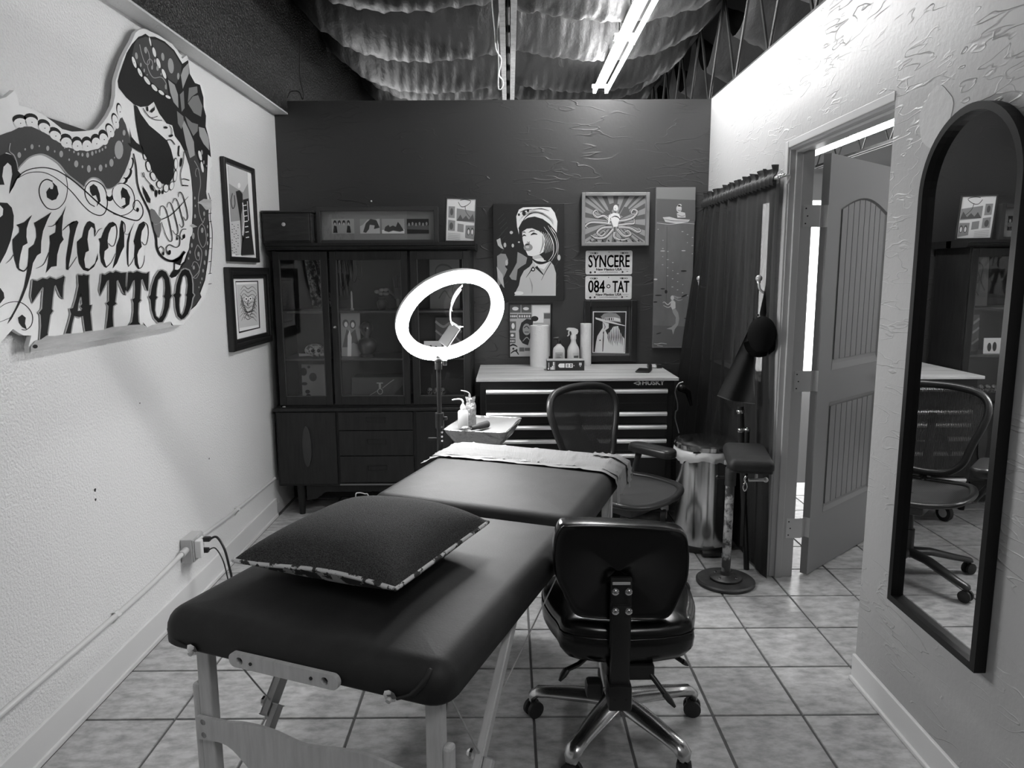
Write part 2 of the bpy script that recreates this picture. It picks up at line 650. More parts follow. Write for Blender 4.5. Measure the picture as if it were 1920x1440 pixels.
swag(-1.40, -0.03, 1.3, 9.0, 0.30, -0.02, 0.075, 1, 36)
swag(0.03, 1.34, 1.3, 9.0, -0.02, 0.16, 0.075, 2, 36)
swag(1.50, 2.66, 2.0, 9.6, 0.05, 0.05, 0.08, 3, 16, 14)
swag(2.72, 3.90, 2.0, 9.6, 0.05, 0.05, 0.08, 4, 16, 14)
# bar joists
for jx, z0, mm in ((0.0, 2.85, m_galv), (1.43, 2.66, m_steel_dk), (2.69, 2.80, m_steel_dk), (3.95, 2.8, m_steel_dk)):
    j = B()
    for s in (-1, 1):
        j.bb(jx + s * 0.009, jx + s * 0.047, 0.6, 9.6, z0, z0 + 0.006)
        j.bb(jx + s * 0.009, jx + s * 0.014, 0.6, 9.6, z0, z0 + 0.04)
    jo = j.build('joist', mm, ce)
    for s in (-1, 1):
        sub(B().bb(jx + s * 0.009, jx + s * 0.047, 0.6, 9.6, 3.30, 3.306), 'top_chord', m_steel_dk, jo)
    k = 0
    y = 1.2
    while y < 9.0:
        dy = 0.20 if jx == 0 else 0.30
        sub(B().cyl((jx, y, z0 + 0.01), (jx, y + dy, 3.3), 0.0095, n=6), 'web_bar', m_steel_dk, jo)
        sub(B().cyl((jx, y + dy, 3.3), (jx, y + 2 * dy, z0 + 0.01), 0.0095, n=6), 'web_bar', m_steel_dk, jo)
        y += 2 * dy
# baseboards
bl = struct(B().bb(XL, XL + 0.013, -1.8, 4.36, 0, 0.118, 0.003).build('baseboard_left', m_base))
sub(B().bb(XL, XL + 0.020, -1.8, 4.36, 0, 0.02, 0.004), 'caulk_line', m_base, bl)
br = struct(B().bb(XR - 0.013, XR, -1.8, DY0, 0, 0.10, 0.003).build('baseboard_right', m_base))
sub(B().bb(XR - 0.022, XR, -1.8, DY0, 0, 0.016, 0.004), 'caulk_line', m_base, br)
# hand-painted specks and nicks on the walls: a screw hole above the photo strip
struct(B().ball((-0.88, YB - 0.002, 1.955), 0.006, 8).build('trim_2', m_white))
for px, py, sz in ((178, 919, 0.0065), (179, 937, 0.005), (262, 756, 0.003), (392, 860, 0.004)):
    c0 = atX(px, py, XL)
    B().poly([c0 + Vector((0.0008, sz * math.cos(t) * (1 + 0.4 * math.sin(3 * t)), sz * math.sin(t))) for t in [2 * math.pi * i / 9 for i in range(9)]], off=(-0.0006, 0, 0)).build('paint_chip', m_dark, wl)
# patched plaster disc near the mirror
bpatch = B()
c0 = atX(1754, 219, XR)
bpatch.poly([V(XR - 0.0015, c0.y + 0.085 * math.cos(t) * (1 + .06 * math.sin(5 * t)), c0.z + 0.085 * math.sin(t) * (1 + .06 * math.cos(4 * t))) for t in [2 * math.pi * i / 28 for i in range(28)]], off=(0.0015, 0, 0))
struct(bpatch.build('trim_3', mat('bare_plaster_patch', 0.55, 0.6, bump=(30, 0.5, 3, 'noise', 0.004))))

# ------------------------------------------------------------ doorway: frame, open door
fr = B()
fr.bb(XR + 0.006, XR + 0.12, DY1 - 0.032, DY1, 0, DZ, 0.002)                       # far jamb
df = struct(fr.build('door_1', m_jamb))
sub(B().bb(XR + 0.006, XR + 0.12, DY0, DY1 - 0.032, DZ - 0.032, DZ, 0.002), 'head_jamb', m_jamb, df)
sub(B().bb(XR - 0.004, XR + 0.012, DY1 - 0.026, DY1 + 0.012, 0, DZ + 0.010, 0.004), 'casing', m_jamb, df)
sub(B().bb(XR + 0.030, XR + 0.062, DY1 - 0.046, DY1 - 0.032, 0, DZ - 0.032, 0.003), 'door_stop', m_jamb, df)
sub(B().bb(XR + 0.030, XR + 0.062, DY0, DY1 - 0.046, DZ - 0.044, DZ - 0.032, 0.003), 'door_stop', m_jamb, df)
sub(B().bb(XR - 0.003, XR + 0.010, DY0, DY1 - 0.026, DZ - 0.022, DZ + 0.010, 0.003), 'casing', m_jamb, df)

# open door leaf: local x along the leaf from the hinge, local y = thickness, hinged at the far jamb, swung into the next room
HX, HY, DW, DH, DT = 1.470, 3.411, 0.82, 2.03, 0.036
dang = math.atan2(0.565, 0.63)
door = thing('open_door', 'pale grey panelled door standing open into the next room', 'door', (HX, HY, 0), dang)
S_, Rl = 0.115, 0.011      # stile width, panel recess
# panels on the near face (local -y)


def arch_pts(x0, x1, z0, z1, rise, n=14):
    pts = [(x0, z0), (x1, z0), (x1, z1)]
    for i in range(1, n):
        t = i / n
        pts.append((x1 + (x0 - x1) * t, z1 + rise * math.sin(math.pi * t)))
    pts.append((x0, z1))
    return pts


PX0, PX1 = 0.135, DW - 0.125
up_o = arch_pts(PX0, PX1, 1.02, 1.79, 0.065)
lo_o = arch_pts(PX0, PX1, 0.30, 0.86, 0.0, 2)
b = B()
b.poly([(0, 0, 0.008), (DW, 0, 0.008), (DW, 0, DH), (0, 0, DH)], [[(x, 0, z) for x, z in up_o], [(x, 0, z) for x, z in lo_o]], off=(0, 0.012, 0))
b.bb(0, DW, 0.012, DT, 0.008, DH)
leaf = b.build('leaf', m_door, door, local=True)


def inset(pts, d):
    cx = sum(p[0] for p in pts) / len(pts); cz = sum(p[1] for p in pts) / len(pts)
    w = max(p[0] for p in pts) - min(p[0] for p in pts); h = max(p[1] for p in pts) - min(p[1] for p in pts)
    return [(cx + (x - cx) * (1 - 2 * d / w), cz + (z - cz) * (1 - 2 * d / h)) for x, z in pts]


for pts, rise in ((up_o, 0.065), (lo_o, 0.0)):
    i1, i2, i3 = inset(pts, 0.0), inset(pts, 0.018), inset(pts, 0.03)
    mb = B()
    n = len(pts)
    ra = [mb.bm.verts.new((x, -0.001, z)) for x, z in i1]
    rb = [mb.bm.verts.new((x, 0.008, z)) for x, z in i2]
    rc = [mb.bm.verts.new((x, 0.0115, z)) for x, z in i3]
    for A, Q in ((ra, rb), (rb, rc)):
        for i in range(n):
            mb.bm.faces.new((A[i], A[(i + 1) % n], Q[(i + 1) % n], Q[i]))
    mb.build('panel_moulding', m_door, leaf, local=True)
    xs0, xs1 = min(p[0] for p in i3), max(p[0] for p in i3)
    zs0, ztop = min(p[1] for p in i3), max(p[1] for p in i3)
    nb = 8
    for k in range(nb):
        xa = xs0 + (xs1 - xs0) * k / nb + 0.003; xb = xs0 + (xs1 - xs0) * (k + 1) / nb - 0.003
        def zt(x):
            return ztop - (rise * 0.9 * (1 - math.sin(math.pi * (x - xs0) / (xs1 - xs0))) if rise else 0)
        B().poly([(xa, 0.0065, zs0), (xb, 0.0065, zs0), (xb, 0.0065, zt(xb)), (xa, 0.0065, zt(xa))], off=(0, 0.006, 0)).build('panel_plank', m_door, leaf, local=True)
# knob
m_nickel = mat('satin_nickel', 0.62, 0.35, metal=0.25)
B().lathe([(0.030, 0), (0.030, 0.004), (0.012, 0.008), (0.010, 0.030), (0.022, 0.036), (0.027, 0.048), (0.024, 0.060), (0.010, 0.066)], (DW - 0.065, -0.0005, 0.92), 20, axis=(0, -1, 0)).build('door_knob', m_nickel, door, smooth=40, local=True)
# hinges between jamb and leaf edge
for hz in (1.75, 0.98, 0.25):
    h = B()
    h.tube([(-0.026, 0.030, hz - 0.05), (-0.026, 0.030, hz + 0.05)], 0.006, 10)
    h.box((-0.0012, 0.016, hz), (0.0024, 0.032, 0.10), 0.001)
    h.bar((-0.026, 0.030, hz), (-0.001, 0.024, hz), 0.0024, 0.10)
    ho = h.build('hinge', m_nickel, door, smooth=40, local=True)
    q = B().bb(XR + 0.078, 1.428, DY1 - 0.0345, DY1 - 0.0315, hz - 0.05, hz + 0.05, 0.001)
    ho2 = sub(q, 'hinge_leaf', m_nickel, df)
    for sx, sz in ((0, 0.034), (0.008, 0.0), (0, -0.034)):
        sub(B().cyl((XR + 0.09 + sx, DY1 - 0.036, hz + sz), (XR + 0.09 + sx, DY1 - 0.034, hz + sz), 0.0035, n=8), 'screw', m_dark, ho2)

# ============================================================ LAMPS
def strip_light(x, y0, y1, z, label, grp='fluorescent strip lights'):
    t = thing('fluorescent_fixture', label, 'light', (x, y0, z), group=grp)
    B().bb(x - 0.026, x + 0.026, y0, y1, z + 0.030, z + 0.085, 0.004).build('housing', mat('strip_housing', 0.12, 0.6), t)
    for ye in (y0 + 0.012, y1 - 0.012):
        B().bb(x - 0.062, x + 0.062, ye - 0.008, ye + 0.008, z + 0.022, z + 0.05, 0.003).build('end_bracket', m_white, t)
    for s in (-1, 1):
        tx = x + s * 0.043
        tb = B().cyl((tx, y0 + 0.02, z), (tx, y1 - 0.02, z), 0.013, n=14).build('tube', m_tube, t, smooth=40)
        for ye in (y0 + 0.012, y1 - 0.012):
            sub(B().bb(tx - 0.012, tx + 0.012, ye - 0.008, ye + 0.008, z - 0.016, z + 0.034, 0.003), 'tube_socket', m_white, tb)
    for yy in (y0 + 0.2, y1 - 0.2):
        B().cyl((x, yy, z + 0.085), (x, yy, 3.6), 0.003, n=6).build('hanger_rod', m_steel_dk, t)
    return t


strip_light(0.665, 4.395, 5.50, 2.79, 'far fluorescent strip light hung below the black ceiling cloth')
strip_light(0.665, 3.27, 4.375, 2.79, 'near fluorescent strip light, continuing the lit row towards the viewer')
strip_light(0.665, -0.62, 0.485, 2.79, 'added fluorescent strip light behind the viewer, unseen, for fill light')  # extra lamp added out of view as fill from the viewer side
strip_light(3.42, 2.55, 3.65, 2.80, 'added unseen strip light beyond the right wall, brightening the open door')  # added out of view to brighten the door leaf
strip_light(3.42, 4.35, 5.45, 2.80, 'added unseen strip light beyond the curtained window, brightening the open door')  # second unseen lamp, also added to light the door
strip_light(3.42, 6.35, 7.45, 2.80, 'strip light glimpsed through the doorway in the next room')
strip_light(3.42, 7.48, 8.58, 2.80, 'farther strip light of the next room seen above the open door')

m_black_pl = mat('black_plastic', 0.015, 0.35)
m_chrome = mat('chrome', 0.75, 0.12, metal=1.0)
m_alu = mat('polished_aluminium', 0.62, 0.22, metal=1.0, mot=(18, 0.5, 0.4, 0.7))
m_blk_vinyl = mat('black_vinyl_glossy', 0.007, 0.22, spec=0.45, bump=(300, 0.05, 2, 'noise', 0.001))
m_leather = mat('black_leatherette', 0.015, 0.60, spec=0.40, mot=(7, 0.024, 0.4, 0.65), bump=(160, 0.22, 4, 'noise', 0.0015), bump2=(9, 0.15, 3, 'noise', 0.006))
m_birch = mat('birch_wood', 0.68, 0.5, mot=(7, 0.54, 0.35, 0.7, (8, 1, 1)))
m_rubber = mat('black_rubber', 0.02, 0.6)

# ring lamp on its stand
rc = atY(846, 595, 3.24)
n_cam = (_r * 0.384 - _u * 0.70 - _f * 0.603).normalized()
ax1 = (_r * math.cos(R(28.7)) + _u * math.sin(R(28.7)))
ax1 = (ax1 - n_cam * ax1.dot(n_cam)).normalized()
ax2 = n_cam.cross(ax1)
sx, sy = -0.322, 3.24
t = thing('ring_lamp', 'glowing ring lamp on a black stand behind the massage table', 'lamp', (sx, sy, 0))
m_ring = mat('ring_diffuser', 0.9, 0.4, emit=RING_E)


def ring_surf(r_in, r_out, z0, z1, n=72):
    prof = [(r_in, z0), (r_in, z1 - 0.006), (r_in + 0.007, z1), (r_out - 0.007, z1), (r_out, z1 - 0.006), (r_out, z0)]
    def fn(u, v):
        k = v * (len(prof) - 1); i = min(int(k), len(prof) - 2); f_ = k - i
        r = prof[i][0] * (1 - f_) + prof[i + 1][0] * f_; z = prof[i][1] * (1 - f_) + prof[i + 1][1] * f_
        a = 2 * math.pi * u
        return rc + (ax1 * math.cos(a) + ax2 * math.sin(a)) * r + n_cam * z
    return fn


B().grid(ring_surf(0.203, 0.249, -0.004, 0.020), 72, 6, closed_u=True).build('ring_diffuser', m_ring, t, smooth=40)
B().grid(ring_surf(0.198, 0.253, -0.022, -0.003), 72, 6, closed_u=True).build('ring_housing', m_white, t, smooth=40)
stop = rc - n_cam * 0.03 - (_u * 0.235)
B().tube([(sx, sy, 0.42), (sx, sy, 0.86)], 0.014, 12).tube([(sx, sy, 0.86), (sx, sy, 1.08)], 0.010, 12).build('pole', m_black_pl, t, smooth=40)
B().cyl((sx, sy, 0.80), (sx, sy, 0.87), 0.020).box((sx + 0.026, sy, 0.845), (0.02, 0.014, 0.016), 0.003).build('pole_clamp', m_black_pl, t, smooth=40)
for k, zz in enumerate((0.745, 0.765, 0.785, 0.81)):
    B().cyl((sx + 0.012, sy - 0.016, zz), (sx + 0.012, sy - 0.024, zz), 0.005, n=8).build('clamp_screw', m_chrome, t)
B().box((sx - 0.03, sy, 0.75), (0.05, 0.012, 0.012), 0.003).build('hook_arm', m_black_pl, t)
B().cyl((sx, sy, 1.07), (sx, sy, 1.10), 0.016).ball((sx, sy, 1.11), 0.018).tube([(sx, sy, 1.11), tuple(rc - n_cam * 0.02 - ax2 * 0.0 + (Vector((sx, sy, 1.11)) - rc).normalized() * 0.20)], 0.009, 8).build('tilt_head', m_black_pl, t, smooth=40)
B().box((sx + 0.03, sy - 0.01, 1.10), (0.018, 0.008, 0.022), 0.002).build('tilt_knob', m_chrome, t)
for a in (30, 150, 270):
    ca, sa = math.cos(R(a)), math.sin(R(a))
    l_ = B().tube([(sx + 0.014 * ca, sy + 0.014 * sa, 0.46), (sx + 0.24 * ca, sy + 0.24 * sa, 0.012)], 0.008, 8).build('stand_leg', m_black_pl, t, smooth=40)
# cable with the clip-on phone battery hanging inside the ring
cab = [atY(864, 543, 3.26), atY(853, 560, 3.31), atY(845, 580, 3.345), atY(845, 600, 3.36), atY(849, 610, 3.36)]
B().tube(smooth_line(cab, 8), 0.0035, 8).build('cable', m_white, t, smooth=60)
pb = thing('power_bank', 'dark phone battery pack hanging on a cable inside the ring lamp', 'battery pack', atY(841, 628, 3.36))
cpb = atY(843, 628, 3.36)
rotpb = (Matrix((_r, _u, -_f)).transposed()) @ Matrix.Rotation(R(-34), 3, 'Z') @ Matrix.Rotation(R(-18), 3, 'Y')
B().box(cpb, (0.058, 0.112, 0.014), 0.004, rot=rotpb).build('battery_body', mat('dark_slate_shell', 0.012, 0.5), pb)
B().box(cpb + rotpb @ Vector((0, 0.054, 0)), (0.060, 0.010, 0.017), 0.003, rot=rotpb).build('end_cap', m_chrome, pb)
for s in (-1, 1):
    B().box(cpb + rotpb @ Vector((s * 0.014, 0.0597, 0.0)), (0.016, 0.0015, 0.008), 0, rot=rotpb).build('usb_port', m_dark, pb)


# ============================================================ CUSHION SHAPES
def rrect(x0, x1, y0, y1, r, n=6):
    r = max(1e-4, min(r, (x1 - x0) / 2 - 1e-4, (y1 - y0) / 2 - 1e-4))
    out = []
    for cx, cy, a0 in ((x1 - r, y1 - r, 0), (x0 + r, y1 - r, 90), (x0 + r, y0 + r, 180), (x1 - r, y0 + r, 270)):
        for i in range(n + 1):
            a = R(a0 + 90 * i / n)
            out.append((cx + r * math.cos(a), cy + r * math.sin(a)))
    return out


def pad_rings(rings, bld, cap=True):
    """rings: list of lists of 3D points (same count) -> skin"""
    rs = [[bld.bm.verts.new(p) for p in rg] for rg in rings]
    n = len(rs[0]); fs = []
    for A, Q in zip(rs, rs[1:]):
        for j in range(n):
            fs.append(bld.bm.faces.new((A[j], A[(j + 1) % n], Q[(j + 1) % n], Q[j])))
    if cap:
        fs.append(bld.bm.faces.new(rs[0][::-1])); fs.append(bld.bm.faces.new(rs[-1]))
    bld._mark(fs)
    return bld


def cushion(bld, x0, x1, y0, y1, z0, z1, pr=0.06, er=0.04, crown=0.006, eb=0.012, n=6, fn=None):
    """upholstered slab: rounded plan corners pr, rounded top edge er, slightly crowned top"""
    rings = []
    def ring(d, z):
        rg = []
        for x, y in rrect(x0 + d, x1 - d, y0 + d, y1 - d, max(pr - d, 0.004), n):
            p = Vector((x, y, z))
            rg.append(fn(p) if fn else p)
        rings.append(rg)
    ring(eb, z0); ring(0, z0 + eb)
    for i in range(7):
        a = R(90 * i / 6)
        ring(er * (1 - math.cos(a)), z1 - er + er * math.sin(a))
    m = min(x1 - x0, y1 - y0) / 2
    for t_ in (0.25, 0.45, 0.65, 0.82, 0.95):
        d = er + (m - er) * t_
        ring(d, z1 + crown * math.sin(t_ * math.pi / 2))
    return pad_rings(rings, bld)


# ============================================================ MASSAGE TABLE
TA = R(-21.4)
TO = Vector((-0.847, 1.623, 0))
TW, TL1, TL2 = 0.77, 0.915, 0.76
mt = thing('massage_table', 'black padded folding massage table with pale wooden legs in the middle of the room', 'massage table', TO, TA)
b = B(); cushion(b, 0, TW, 0, TL1, 0.622, 0.712, 0.055, 0.05, 0.004, 0.01)
near_pad = b.build('near_cushion', m_leather, mt, smooth=50, local=True)


def tilt(p):
    d = p.y - (TL1 + 0.004)
    return Vector((p.x, p.y, p.z + 0.012 + d * 0.035))


b = B(); cushion(b, 0, TW, TL1 + 0.004, TL1 + 0.004 + TL2, 0.622, 0.712, 0.055, 0.05, 0.004, 0.01, fn=tilt)
far_pad = b.build('far_cushion', m_leather, mt, smooth=50, local=True)
# pinched corner pleat at the near right corner, piped seam on the near left corner
B().tube(smooth_line([(TW - 0.115, -0.001, 0.630), (TW - 0.075, -0.004, 0.652), (TW - 0.050, 0.003, 0.682), (TW - 0.045, 0.02, 0.700)], 5), [0.004] * 5 + [0.007] * 5 + [0.006] * 5 + [0.003], 8).build('corner_pleat', m_leather, near_pad, smooth=60, local=True)
B().tube(smooth_line([(0.11, 0.0, 0.632), (0.062, 0.0005, 0.644), (0.0175, 0.0175, 0.658), (0.0005, 0.06, 0.662)], 5), 0.003, 8).build('corner_piping', m_leather, near_pad, smooth=60, local=True)
# carrying handle board with two rope holes
ho = [(0.215 + (0.03 - 0.03 * math.cos(R(a))), 0.651 + 0.0225 * math.sin(R(a))) for a in ()]
hx0, hx1, hz0, hz1, hr = 0.228, 0.520, 0.623, 0.657, 0.016
outl = rrect(hx0, hx1, hz0, hz1, hr, 6)
holes = [[(x, 0, z) for x, z in ell(hx0 + 0.030, 0.640, 0.009, 0.009)], [(x, 0, z) for x, z in ell(hx1 - 0.034, 0.640, 0.009, 0.009)]]
hb = B().poly([(x, -0.014, z) for x, z in outl], [[(x, -0.014, z) for x, _, z in h] for h in holes], off=(0, 0.012, 0)).build('handle_board', m_birch, mt, local=True)
for x in (hx0 + 0.062, hx1 - 0.068):
    B().cyl((x, -0.0145, 0.640), (x, -0.0165, 0.640), 0.004, n=10).build('screw', m_black_pl, hb, local=True)
# corner knobs under the rim
for x in (0.111, 0.640):
    k = B().lathe([(0.015, 0), (0.016, 0.003), (0.013, 0.006), (0.005, 0.008)], (x, -0.001, 0.634), 8, axis=(0, -1, -0.2)).build('rim_latch', m_chrome, mt, smooth=40, local=True)
    B().cyl((x, -0.007, 0.628), (x, -0.013, 0.626), 0.006, n=10).build('latch_screw', m_nickel, k, local=True)


def leg_pair(yl, ya, s):
    """legs at one end: two-piece legs, curved stretcher board, folding braces with cables; s = direction of the braces"""
    for x in (0.092, TW - 0.055):
        o = B().box((x, yl, 0.44), (0.040, 0.026, 0.37), 0.004).build('leg', m_birch, mt, local=True)
        B().box((x + (0.030 if x > 0.4 else -0.030), yl, 0.262), (0.022, 0.028, 0.50), 0.008).build('leg_extension', m_birch, o, local=True)
        for zz in (0.39, 0.424):
            B().cyl((x, yl - 0.014, zz), (x, yl - 0.026, zz), 0.008, n=10).build('bolt', m_chrome, o, local=True)
        B().box((x + (0.030 if x > 0.4 else -0.030), yl, 0.009), (0.026, 0.032, 0.018), 0.004).build('foot_cap', m_rubber, o, local=True)
    # stretcher board, drooping in the middle
    xs = [0.072, 0.16, 0.225, 0.30, 0.38, 0.44, 0.51, 0.575, 0.65, TW - 0.035]
    zt = [0.435, 0.440, 0.450, 0.450, 0.437, 0.442, 0.453, 0.452, 0.440, 0.435]
    zb = [0.375, 0.380, 0.335, 0.275, 0.262, 0.262, 0.275, 0.335, 0.380, 0.375]
    top = smooth_line([(x, z) for x, z in zip(xs, zt)], 4); bot = smooth_line([(x, z) for x, z in zip(xs, zb)], 4)
    B().poly([(p.x, yl - 0.016, p.y) for p in top] + [(p.x, yl - 0.016, p.y) for p in reversed(bot)], off=(0, -0.010, 0)).build('stretcher_board', m_birch, mt, local=True)
    for x in (0.120, TW - 0.035):
        p0, p1 = Vector((x, ya, 0.615)), Vector((x, yl + s * 0.05, 0.20))
        mid = p0.lerp(p1, 0.62)
        o = B().bar(p0, p0.lerp(p1, 0.68), 0.030, 0.022, up=(1, 0, 0), bevel=0.003).build('brace', m_birch, mt, local=True)
        off = Vector((0.024 if x > 0.4 else 0.022, 0, 0.0))
        B().bar(mid + off, p1 + off, 0.026, 0.022, up=(1, 0, 0), bevel=0.003).build('brace_extension', m_birch, o, local=True)
        B().lathe([(0.012, 0), (0.014, 0.006), (0.008, 0.014)], p0.lerp(p1, 0.62) + Vector((-0.02, 0, 0)), 8, axis=(-1, 0, 0)).build('brace_knob', m_chrome, o, local=True)
        B().tube([p0.lerp(p1, 0.62), (x, yl + s * 0.03, 0.60)], 0.0022, 6).build('steel_cable', m_galv, mt, local=True)
        B().tube([p0.lerp(p1, 0.45), (x + 0.01, ya + s * 0.42, 0.60)], 0.0022, 6).build('steel_cable', m_galv, mt, local=True)


leg_pair(0.055, 0.46, 1)
leg_pair(TL1 + TL2 - 0.11, TL1 + TL2 - 0.50, -1)

# ============================================================ PILLOW
pc = Vector((-0.390, 1.898, 0.716))
pl = thing('throw_pillow', 'grey woven throw pillow with patterned underside lying on the massage table', 'pillow', pc, R(-24))
m_knit = mat('grey_woven_cloth', 0.022, 0.9, spec=0.2, mot=(330, 0.10, 0.38, 0.66, (1, 1.6, 1)), bump=(330, 0.8, 2, 'noise', 0.003))
m_patt = mat('patterned_cloth', 0.05, 0.8, mot=(26, 0.60, 0.50, 0.535))
PS = 0.245


def pil(top):
    def fn(u, v):
        x, y = 2 * u - 1, 2 * v - 1
        k = max(0.0, (1 - abs(x) ** 2.6) * (1 - abs(y) ** 2.6))
        bow = 1 - 0.075 * (1 - (x * x if abs(x) > abs(y) else y * y)) * 1.0
        px = x * PS * (1 - 0.055 * (1 - y * y) * abs(x) ** 2)
        py = y * PS * (1 - 0.055 * (1 - x * x) * abs(y) ** 2)
        h = k ** 0.45
        edge = 0.060 + 0.010 * (abs(x * y)) ** 2 + 0.012 * math.sin(2.3 * x + 1) * (1 - k)
        if top:
            z = edge + h * 0.086 * (1 + 0.10 * math.sin(2.0 * x + 1.0) * math.cos(1.7 * y))
        else:
            z = edge - h * (edge - 0.004)
        return Vector((px, py, z))
    return fn


B().grid(pil(True), 41, 41).build('cover', m_knit, pl, smooth=70, local=True)
B().grid(pil(False), 31, 31).build('underside', m_patt, pl, smooth=70, local=True)
edge = [pil(True)(i / 20, 0) for i in range(20)] + [pil(True)(1, i / 20) for i in range(20)] + [pil(True)(1 - i / 20, 1) for i in range(20)] + [pil(True)(0, 1 - i / 20) for i in range(20)]
B().tube([p + Vector((0, 0, -0.002)) for p in edge], 0.006, 8, closed=True).build('piping', mat('striped_piping', 0.04, 0.8, mot=(30, 0.72, 0.47, 0.5)), pl, smooth=70, local=True)

# ============================================================ PAPER BIBS on the far cushion
m_paper = mat('white_tissue_paper', 0.24, 0.85, bump=(60, 0.4, 3, 'noise', 0.003), bump2=(95, 0.5, 0, 'weave', 0.003))


def table_z(x, y):
    """height of the far cushion's skin in table space"""
    d = min(x, TW - x)
    e = 0.05
    drop = 0.0 if d > e else e - math.sqrt(max(0, e * e - (e - max(d, 0)) ** 2))
    ye = TL1 + 0.004 + TL2 - y
    drop2 = 0.0 if ye > e else e - math.sqrt(max(0, e * e - (e - max(ye, 0)) ** 2))
    return 0.712 + 0.012 + (y - TL1) * 0.035 + 0.004 - max(drop, drop2)


def sheet(name, label, x0, x1, y0, y1, lift, hang_l=0.0, hang_r=0.0, nx=60, ny=16, seed=0):
    q = random.Random(seed)
    a1, a2 = q.uniform(0, 6), q.uniform(0, 6)

    def fn(u, v):
        x = x0 + (x1 - x0) * u; y = y0 + (y1 - y0) * v
        if x > TW - 0.02:        # hangs down the right side
            over = x - (TW - 0.02)
            p = Vector((TW + 0.006 + 0.012 * min(1, over * 10), y, table_z(TW - 0.02, y) - 0.01 - over))
        elif x < 0.02:
            over = 0.02 - x
            p = Vector((-0.004 - over * 0.75, y - over * 0.15, table_z(0.02, y) - over * 0.9 + 5.5 * over * over))
        else:
            p = Vector((x, y, table_z(x, y)))
        w = 0.0014 * (math.sin(34 * u + a1) * math.sin(9 * v + a2) + 1)
        crease = 0.005 * max(0, 1 - abs((u * 6 + 0.25 * math.floor(v * 3)) % 1 - 0.5) * 16) + 0.004 * max(0, 1 - abs((v * 3) % 1 - 0.5) * 10)
        n = Vector((0, 0, 1)) if 0.03 < x < TW - 0.03 else Vector((1 if x > 0.4 else -1, 0, 0.6)).normalized()
        p += n * (lift + w + crease)
        return mt_m @ p
    return fn


mt_m = Matrix.Translation(TO) @ Matrix.Rotation(TA, 4, 'Z')
EY = TL1 + 0.004 + TL2
sh = thing('paper_bib', 'creased white paper bibs taped across the far end of the massage table', 'paper sheet', mt_m @ Vector((TW / 2, EY - 0.13, 0.74)))
B().grid(sheet('a', '', -0.05, TW + 0.06, EY - 0.235, EY - 0.012, 0.004), 90, 26).build('sheet', m_paper, sh, smooth=60)
# tape strap running across below the paper
B().grid(sheet('b', '', 0.01, TW + 0.085, EY - 0.262, EY - 0.222, 0.0035), 60, 4).build('tape_strip', mat('grey_tape', 0.22, 0.5), sh, smooth=60)
# second bib corner hanging off the right side
B().grid(sheet('c', '', TW - 0.13, TW + 0.035, EY - 0.075, EY - 0.004, 0.009, seed=3), 20, 10).build('bib_corner', m_paper, sh, smooth=60)
B().grid(sheet('d', '', TW - 0.10, TW + 0.075, EY - 0.09, EY - 0.070, 0.012, seed=4), 20, 4).build('tape_edge', mat('grey_tape', 0.22, 0.5), sh, smooth=60)

# ============================================================ TASK CHAIR (near)
tcx, tcy = 0.345, 2.19
tc_ = thing('task_chair', 'glossy black vinyl task chair on an aluminium star base, seen from behind', 'chair', (tcx, tcy, 0))
BY = 1.925
bo_px = [(1040, 1003), (1048, 984), (1062, 980), (1110, 980), (1160, 982), (1215, 985), (1268, 990), (1285, 999), (1291, 1020), (1293, 1050), (1290, 1088), (1276, 1125), (1262, 1156), (1247, 1166), (1220, 1169), (1160, 1168), (1110, 1165), (1083, 1160), (1070, 1146), (1054, 1112), (1043, 1088), (1037, 1050), (1037, 1025)]
bo = [atY(x, y, BY) for x, y in bo_px]
bo2 = smooth_line([(p.x, p.z) for p in bo], 3, closed=True)
bcx = sum(p.x for p in bo2) / len(bo2); bcz = sum(p.y for p in bo2) / len(bo2)


def back_ring(s, y, lean=0.10, curve=0.10):
    return [Vector((bcx + (p.x - bcx) * s, y + (p.y - bcz) * -lean + ((p.x - bcx) * s) ** 2 * -0.5 * curve * 4, bcz + (p.y - bcz) * s)) for p in bo2]


b = B()
pad_rings([back_ring(0.94, BY + 0.075), back_ring(0.98, BY + 0.07), back_ring(1.0, BY + 0.05), back_ring(1.0, BY + 0.02), back_ring(0.985, BY + 0.006), back_ring(0.96, BY + 0.0015), back_ring(0.94, BY + 0.004)] + [back_ring(s_, BY + 0.004) for s_ in (0.85, 0.7, 0.55, 0.4, 0.25, 0.12, 0.03)], b)
bk = b.build('backrest', m_blk_vinyl, tc_, smooth=40)
sub(B().tube(back_ring(0.965, BY + 0.0005), 0.0035, 8, closed=True), 'back_piping', m_blk_vinyl, bk, smooth=60)
